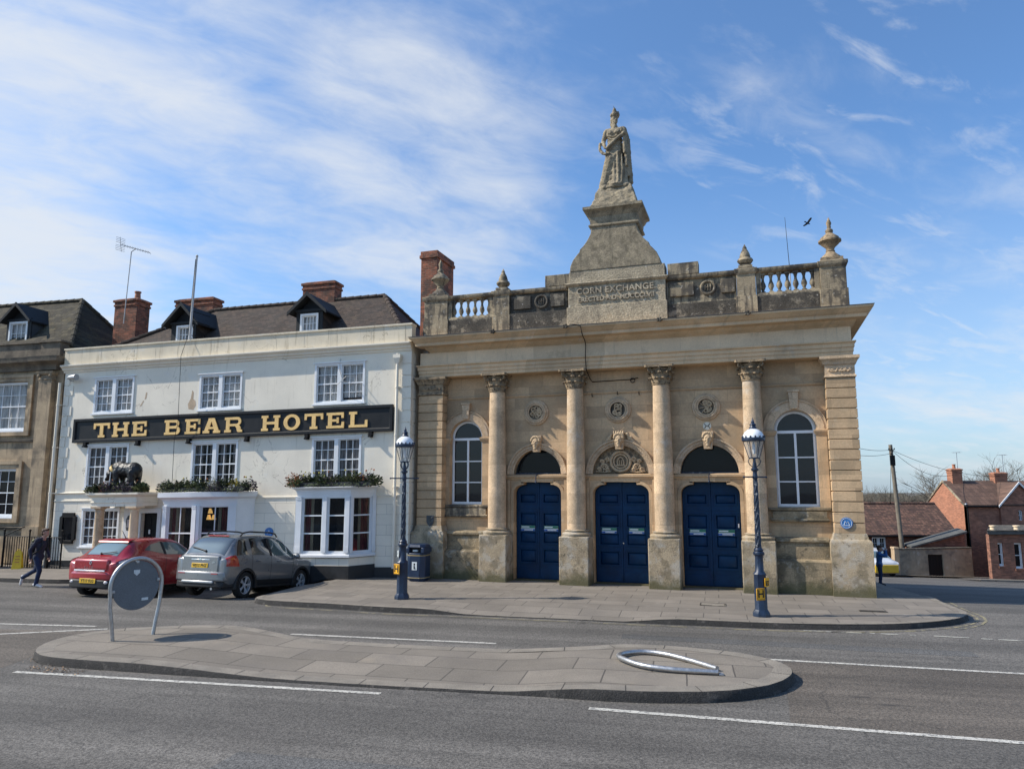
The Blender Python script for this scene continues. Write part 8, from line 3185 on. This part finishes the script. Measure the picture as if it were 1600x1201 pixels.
mb.hexa([(0.0, -0.2, 1.5), (8.6, -0.2, 1.5), (8.6, 2.4, 3.3), (0.0, 2.4, 3.3)], [(0.0, -0.24, 1.57), (8.6, -0.24, 1.57), (8.6, 2.4, 3.39), (0.0, 2.4, 3.39)])
mb.hexa([(0.0, 2.4, 3.3), (8.6, 2.4, 3.3), (8.6, 5.0, 1.5), (0.0, 5.0, 1.5)], [(0.0, 2.4, 3.39), (8.6, 2.4, 3.39), (8.6, 5.04, 1.57), (0.0, 5.04, 1.57)])
rf = mb.build('roof', 'ribbed tiles', BH)
# projecting bay
mb = MB()
win = [(3.93, 0.45), (4.23, 0.45)] + arc(4.08, 1.05, 0.15, 0, 180, 10)
mb.plate([(2.62, -5.2), (5.55, -5.2), (5.55, 1.6), (4.08, 3.15), (2.62, 1.6)], [win], -0.16, 0.3)
mb.build('bay_wall', 'red brick', BH)
mb = MB()
for s_ in (-1, 1):
    e = 4.08 + s_ * 1.62
    mb.hexa([(4.08, -0.3, 3.16), (e, -0.3, 1.44), (e, 2.4, 1.44), (4.08, 2.4, 3.16)], [(4.08, -0.3, 3.27), (e + s_ * .05, -0.3, 1.52), (e + s_ * .05, 2.4, 1.52), (4.08, 2.4, 3.27)])
mb.build('bay_roof', 'ribbed tiles', BH)
mb = MB()
for s_ in (-1, 1):
    e = 4.08 + s_ * 1.66
    mb.prism([(4.08, 3.30), (e, 1.52), (e, 1.38), (4.08, 3.14)], -0.36, -0.301)
mb.build('bargeboard', 'white paint', BH)
mb = MB()
mb.plate(win, [[(3.97, .5), (4.19, .5)] + arc(4.08, 1.03, 0.11, 0, 180, 10)], -0.1, -0.05)
mb.box(4.06, 4.10, -0.11, -0.06, .5, 1.12)
mb.box(3.97, 4.19, -0.11, -0.06, .78, .82)
wq = mb.build('window', 'white paint', BH)
mb = MB()
mb.plate([(3.96, .49), (4.2, .49)] + arc(4.08, 1.03, 0.12, 0, 180, 10), [], -0.07, -0.065)
mb.build('pane', 'car glass', wq)
mb = MB()
mb.tube([(0.2, -0.08, 1.5), (0.2, -0.08, -5.0)], 0.055, 8)
mb.tube([(0.0, -0.28, 1.46), (2.6, -0.28, 1.46)], 0.06, 8)
mb.build('downpipe', 'black iron', BH)
stack(BH, 0.55, 1.35, 2.05, 2.75, 2.4, 4.35, 'orange brick', ((0.95, 2.4, 0.34),), xf=None)
stack(BH, 3.9, 4.9, 2.1, 2.7, 2.4, 4.05, 'orange brick', ((4.4, 2.4, 0.34),), xf=None)
mb = MB()
mb.ell((0.05, -0.18, 1.62), (0.09, 0.12, 0.09), nu=10, nv=8)
mb.tube([(0.05, 0.0, 1.5), (0.05, -0.15, 1.6)], 0.03, 6)
mb.build('security_light', 'galvanised', BH)
for (x, lb, h_) in ((35.15, 'thin television aerial beside the nearer house chimney', 2.4), (38.75, 'thin television aerial beside the farther house chimney', 2.2)):
    t = thing('tv_aerial', lb, 'aerial', (x, 57.4, 3.2))
    mb = MB()
    mb.tube([(0, 0, 0), (0, 0, h_)], 0.022, 6)
    mb.build('mast', 'galvanised', t)
    mb = MB()
    mb.tube([(-.35, -.1, h_ - .02), (.35, .1, h_ + .03)], 0.015, 6)
    for k in range(6):
        mb.tube([(-.3 + .12 * k, -.2, h_), (-.3 + .12 * k, .2, h_)], 0.01, 5)
    mb.build('antenna', 'galvanised', t)

LB = thing('brick_annexe', 'single-storey brown brick building with white windows at the right edge', 'building', (29.75, 46.0, 0))
ws_ = [rect(0.5, 0.82, -1.95, -0.55), rect(1.52, 2.0, -2.1, -0.55), rect(2.62, 3.1, -2.1, -0.55), rect(4.0, 4.5, -2.1, -0.55)]
mb = MB()
mb.plate([(0, -4.4), (9, -4.4), (9, -0.05), (0, -0.05)], ws_, 0.0, 0.3)
mb.prism([(0.0, 0.301), (0.3, 0.301), (4.6, 6.0), (4.3, 6.0)], -4.4, -0.05, 'z')
mb.prism([(8.7, 0.301), (9.0, 0.301), (13.3, 6.0), (13.0, 6.0)], -4.4, -0.05, 'z')
mb.box(4.4, 13.2, 5.7, 5.99, -4.4, -0.05)
mb.build('wall', 'brown brick', LB)
mb = MB()
mb.prism([(-0.25, -0.25), (9.2, -0.25), (13.6, 6.2), (4.3, 6.2)], -0.02, 0.17, 'z')
rf = mb.build('roof', 'slate grey roof', LB, bevel=0.03)
mb = MB()
mb.prism([(-0.28, -0.28), (9.23, -0.28), (13.63, 6.23), (4.28, 6.23)], 0.171, 0.24, 'z')
mb.build('roof_edge', 'lichened stone', LB)
for x in (0.55, 2.05):
    mb = MB()
    mb.lathe([(0.16, 0.24), (0.15, 0.42), (0.2, 0.44), (0.2, 0.5), (0.0, 0.52)], x, 0.4, 0, 12)
    mb.build('vent_pot', 'frieze stone', rf)
for q in ws_:
    a, b, c, d_ = q[0][0], q[1][0], q[0][1], q[2][1]
    sash(LB, a, b, c, d_, 1, 2, 1, y0=0.12, cur='net curtain', xf=None, head=False)
mb = MB()
mb.box(1.2, 9.0, 0.9, 1.0, -4.0, -0.3)
mb.build('inner_wall', 'dark room', LB)
for q in ws_:
    mb = MB()
    mb.box(q[0][0] - .06, q[1][0] + .06, -0.06, 0.1, q[0][1] - .13, q[0][1] - .001)
    mb.build('window_sill', 'brown brick', LB)

# far pavement
mb = MB()
rows = []
for k in range(40):
    x = 22 + k * 0.75
    rows.append([(x, y, G(x, y) + 0.11) for y in (48.9, 49.4, 49.99)])
mb.grid(rows, smooth=True)
struct('pavement', mb, 'slabs')
mb = MB()
rows = []
for k in range(40):
    x = 27.5 + k * 0.5
    rows.append([(x, y, G(x, y) + 0.11) for y in (43.6, 44.2, 45.0, 45.99)])
mb.grid(rows, smooth=True)
mb.grid([[(r[0][0], r[0][1], r[0][2]), (r[0][0], r[0][1], r[0][2] - 0.2)] for r in rows])
struct('pavement', mb, 'slabs')

# telegraph pole and its wires
t = thing('telegraph_pole', 'leaning timber telegraph pole behind the yard wall', 'telegraph pole', (27.15, 51.2, -4.3))
mb = MB()
mb.tube([(0, 0, 0), (-0.2, 0, 5), (-0.42, 0, 10.15)], [0.16, 0.145, 0.125], 12)
mb.build('pole', 'timber pole', t)
mb = MB()
mb.box(-0.58, -0.25, -0.2, -0.1, 8.7, 9.4)
mb.tube([(-0.62, -0.05, 9.8), (-0.2, -0.05, 9.8)], 0.03, 6)
for x in (-0.6, -0.42, -0.22):
    mb.ell((x, -0.12, 9.86), (0.045, 0.045, 0.06), nu=8, nv=6)
mb.build('fittings', 'black iron', t)
mb = MB()
for k in range(8):
    mb.tube([(-0.15 - .03 * k - .1, 0, 6.0 + .45 * k), (0.03 - .03 * k, 0, 6.0 + .45 * k)], 0.014, 5)
mb.build('step', 'galvanised', t)
T0 = Vector((26.73, 51.1, 5.5))


def wire(lb, A_, B_, sag):
    t = thing('overhead_wire', lb, 'wire', A_, 0, 'overhead wires')
    mb = MB()
    P = []
    for i in range(25):
        k = i / 24
        p = (B_ - A_) * k
        p.z -= sag * 4 * k * (1 - k)
        P.append(p)
    mb.tube(P, 0.014, 5)
    mb.build('cable', 'black iron', t)
    mb = MB()
    for p in (P[0], P[-1]):
        mb.ell(p, (0.04, 0.04, 0.05), nu=8, nv=6)
    mb.build('insulator', 'black iron', t)


wire('upper overhead wire from the pole to the stone corner building', T0, Vector((12.2, 31.5, 5.8)), 0.5)
wire('lower overhead wire from the pole to the stone corner building', T0 + Vector((0, 0, -.25)), Vector((12.3, 31.8, 5.2)), 0.5)
wire('upper overhead wire from the pole to the brick house roof', T0, Vector((38.6, 57.3, 3.75)), 0.55)
wire('lower overhead wire from the pole to the brick house roof', T0 + Vector((0.1, 0, -.1)), Vector((34.9, 57.3, 3.9)), 0.75)
wire('steep stay wire running down from the pole to the outbuilding', T0 + Vector((-.05, 0, -.3)), Vector((28.35, 54.9, 1.75)), 0.02)
t = thing('post', 'short thin post standing behind the outbuilding roof ridge', 'post', (26.9, 58.5, -1.0))
mb = MB()
mb.tube([(0, 0, 0), (-0.1, 0, 4.3)], 0.07, 8)
mb.build('shaft', 'timber pole', t)
mb = MB()
mb.lathe([(0.09, 0), (0.09, .1), (0.0, .16)], -0.1, 0, 4.3, 8)
mb.build('cap', 'timber pole', t)

# estate car in yellow and white beyond the gate pier
TV = [(0.0, .4, .80, .90, .55, .70, .55), (0.1, .3, .92, 1.02, .72, .84, .66), (0.3, .25, .95, 1.08, .78, .87, .68), (0.7, .24, .97, 1.15, .80, .88, .66), (1.2, .23, .99, 1.38, .80, .88, .60), (1.6, .23, 1.0, 1.50, .80, .88, .60),
      (2.6, .23, 1.0, 1.56, .80, .88, .62), (3.6, .24, 1.0, 1.54, .80, .88, .62), (4.2, .26, 1.0, 1.45, .78, .87, .62), (4.5, .32, .98, 1.2, .72, .84, .62), (4.6, .42, .9, 1.0, .6, .7, .55)]
v, B, put, vb, L = car('yellow and white estate car beyond the gate pier on the side street', 'van white', TV, 0.85, 3.6, 0.31, 0.74, '', 2)
v['category'] = 'car'
v['group'] = 'cars on the side street'
for s_ in (-1, 1):
    put(B.patch(0.1, 4.45, 1.6, 5.15, s_, 0.006, 40), 'livery_panel', 'van yellow', recalc=False)
    put(B.patch(lambda k: 1.25 + .25 * k, 2.3, 5.3, 6.7, s_), 'side_window', 'car glass', recalc=False)
    put(B.patch(2.4, 4.1, 5.3, 6.7, s_), 'rear_side_window', 'car glass', recalc=False)
    put(B.patch(0.02, 0.3, 4.4, 5.2, s_, 0.01), 'headlight', 'lamp clear', recalc=False)
put(B.patch(0.75, 1.5, lambda q: 7.1, 9, 0, 0.004), 'windscreen', 'car glass sky sheen', recalc=False)
mb = MB()
mb.box(-0.03, 0.25, -.76, .76, .33, .86)
put(mb, 'bumper', 'van yellow', bevel=0.05)
v.location = (23.9, 48.15, G(23.9, 47.6))
v.rotation_euler = (0, radians(-4), radians(90))


# ================================================================== BARE TREES
def bare_tree(lb, loc, h, spread, seed, group='bare trees behind the roofs', levels=5):
    t = thing('bare_tree', lb, 'tree', loc, 0, group)
    rnd = random.Random(seed)
    tr, tw = MB(), MB()

    def grow(p, d_, l, r, k):
        pts = [p]
        q = p.copy()
        dd = d_.copy()
        for i in range(4):
            dd = (dd + Vector((rnd.gauss(0, .12), rnd.gauss(0, .12), rnd.gauss(0.03, .07)))).normalized()
            q = q + dd * l / 4
            pts.append(q.copy())
        (tr if k < 2 else tw).tube(pts, [r, r * .9, r * .8, r * .7, r * .6], 7 if k < 2 else 4, caps=False)
        if k >= levels:
            return
        n = rnd.choice((3, 3, 4)) if k else 5
        for i in range(n):
            a = rnd.random() * 2 * pi
            out_ = Vector((cos(a), sin(a), 0))
            ax_ = (dd * rnd.uniform(.6, 1.0) + out_ * spread * rnd.uniform(.5, 1.1)).normalized()
            base_ = pts[rnd.choice((2, 3, 4))] if k else pts[rnd.choice((3, 4))]
            grow(base_, ax_, l * rnd.uniform(.62, .82), r * .55, k + 1)
    grow(Vector((0, 0, 0)), Vector((0, 0, 1)), h * .36, h * .017, 0)
    tr.build('trunk', 'bare twig', t, recalc=False, weld=False)
    tw.build('crown', 'bare twig', t, recalc=False, weld=False)


bare_tree('bare tree with the widest crown above the outbuilding ridge, left of the brick gable', (45.3, 78.0, -5.0), 11.0, 0.8, 3)
bare_tree('low bare tree just right of the telegraph pole above the outbuilding ridge', (42.3, 76.0, -5.0), 9.0, 0.9, 9)
bare_tree('sparse bare tree left of the telegraph pole, low over the outbuilding roof', (40.6, 80.0, -5.0), 8.5, 0.9, 14)
bare_tree('bare tree peeping out beside the stone corner building', (46.6, 96.0, -6.0), 10.0, 0.8, 21)
bare_tree('tall bare tree behind the chimneys of the brick house', (53.6, 80.0, -5.0), 11.5, 0.85, 33)
bare_tree('bare tree at the right edge of the picture behind the brick house', (61.8, 90.0, -5.0), 12.5, 0.85, 35)

mb = MB()
rnd = random.Random(55)


def twigs(mb, p, d_, l, r, k):
    q = p + d_ * l
    mb.tube([p, (p + q) / 2 + Vector((rnd.gauss(0, l * .05), 0, rnd.gauss(0, l * .05))), q], [r, r * .8, r * .6], 3, caps=False)
    if k:
        for _ in range(3):
            nd = (d_ * .9 + Vector((rnd.gauss(0, .6), rnd.gauss(0, .4), rnd.uniform(-.1, .6)))).normalized()
            twigs(mb, p.lerp(q, rnd.uniform(.5, 1)), nd, l * rnd.uniform(.6, .8), r * .6, k - 1)


for k in range(95):
    twigs(mb, Vector((rnd.uniform(48, 135), rnd.uniform(118, 150), -9)), Vector((0, 0, 1)), rnd.uniform(4.2, 5.4), .15, 4)
rows = []
for i in range(60):
    x = 40 + i * 1.7
    hgt = 10.5 + 1.3 * mnoise.noise(Vector((x * .12, 0, 0))) + rnd.uniform(-.3, .3)
    rows.append([(x, 152 + 2.5 * sin(pi * j / 6) * (1 if j < 4 else -1), -9 + hgt * sin(pi * j / 6) + rnd.uniform(-.3, .3)) for j in range(7)])
mb.grid(rows, 1)
o = mb.build('distant_wood', ['bare twig', mat('scrub', (0.075, 0.066, 0.045), 0.95, var=0.3, vs=0.4, fine=0.3, fs=1.5, bump=0.8)], recalc=False, weld=False)
tag(o, 'far-off belt of bare woodland and scrub low on the horizon at the right', 'wood')
o['kind'] = 'stuff'

# ================================================================== BIRD
t = thing('bird', 'black bird in flight beside the right urn finial', 'bird', (17.05, 40.0, 17.95), radians(15))
t.rotation_euler = (radians(-22), radians(20), radians(15))
mb = MB()
mb.ell((0, 0, 0), (0.12, 0.045, 0.045), nu=12, nv=8)
mb.ell((0.13, 0, 0.02), (0.04, 0.03, 0.03), nu=10, nv=7)
mb.limb((0.15, 0, 0.02), (0.19, 0, 0.01), .012, .004)
mb.hexa([(-0.08, -.03, 0), (-0.22, -.05, 0), (-0.22, .05, 0), (-0.08, .03, 0)], [(-0.08, -.03, .012), (-0.22, -.05, .012), (-0.22, .05, .012), (-0.08, .03, .012)])
for s_, up in ((-1, .14), (1, .05)):
    q = [(0.07, s_ * .03, .02), (0.10, s_ * .15, .02 + up), (0.03, s_ * .34, .02 + up * .8), (-0.06, s_ * .33, .01 + up * .8), (-0.04, s_ * .16, .01 + up), (-0.06, s_ * .03, .02)]
    mb.hexa(q, [(a, b, c + .012) for a, b, c in q])
sculpt('body', mb, 'bird black', t, 0.009, 1)
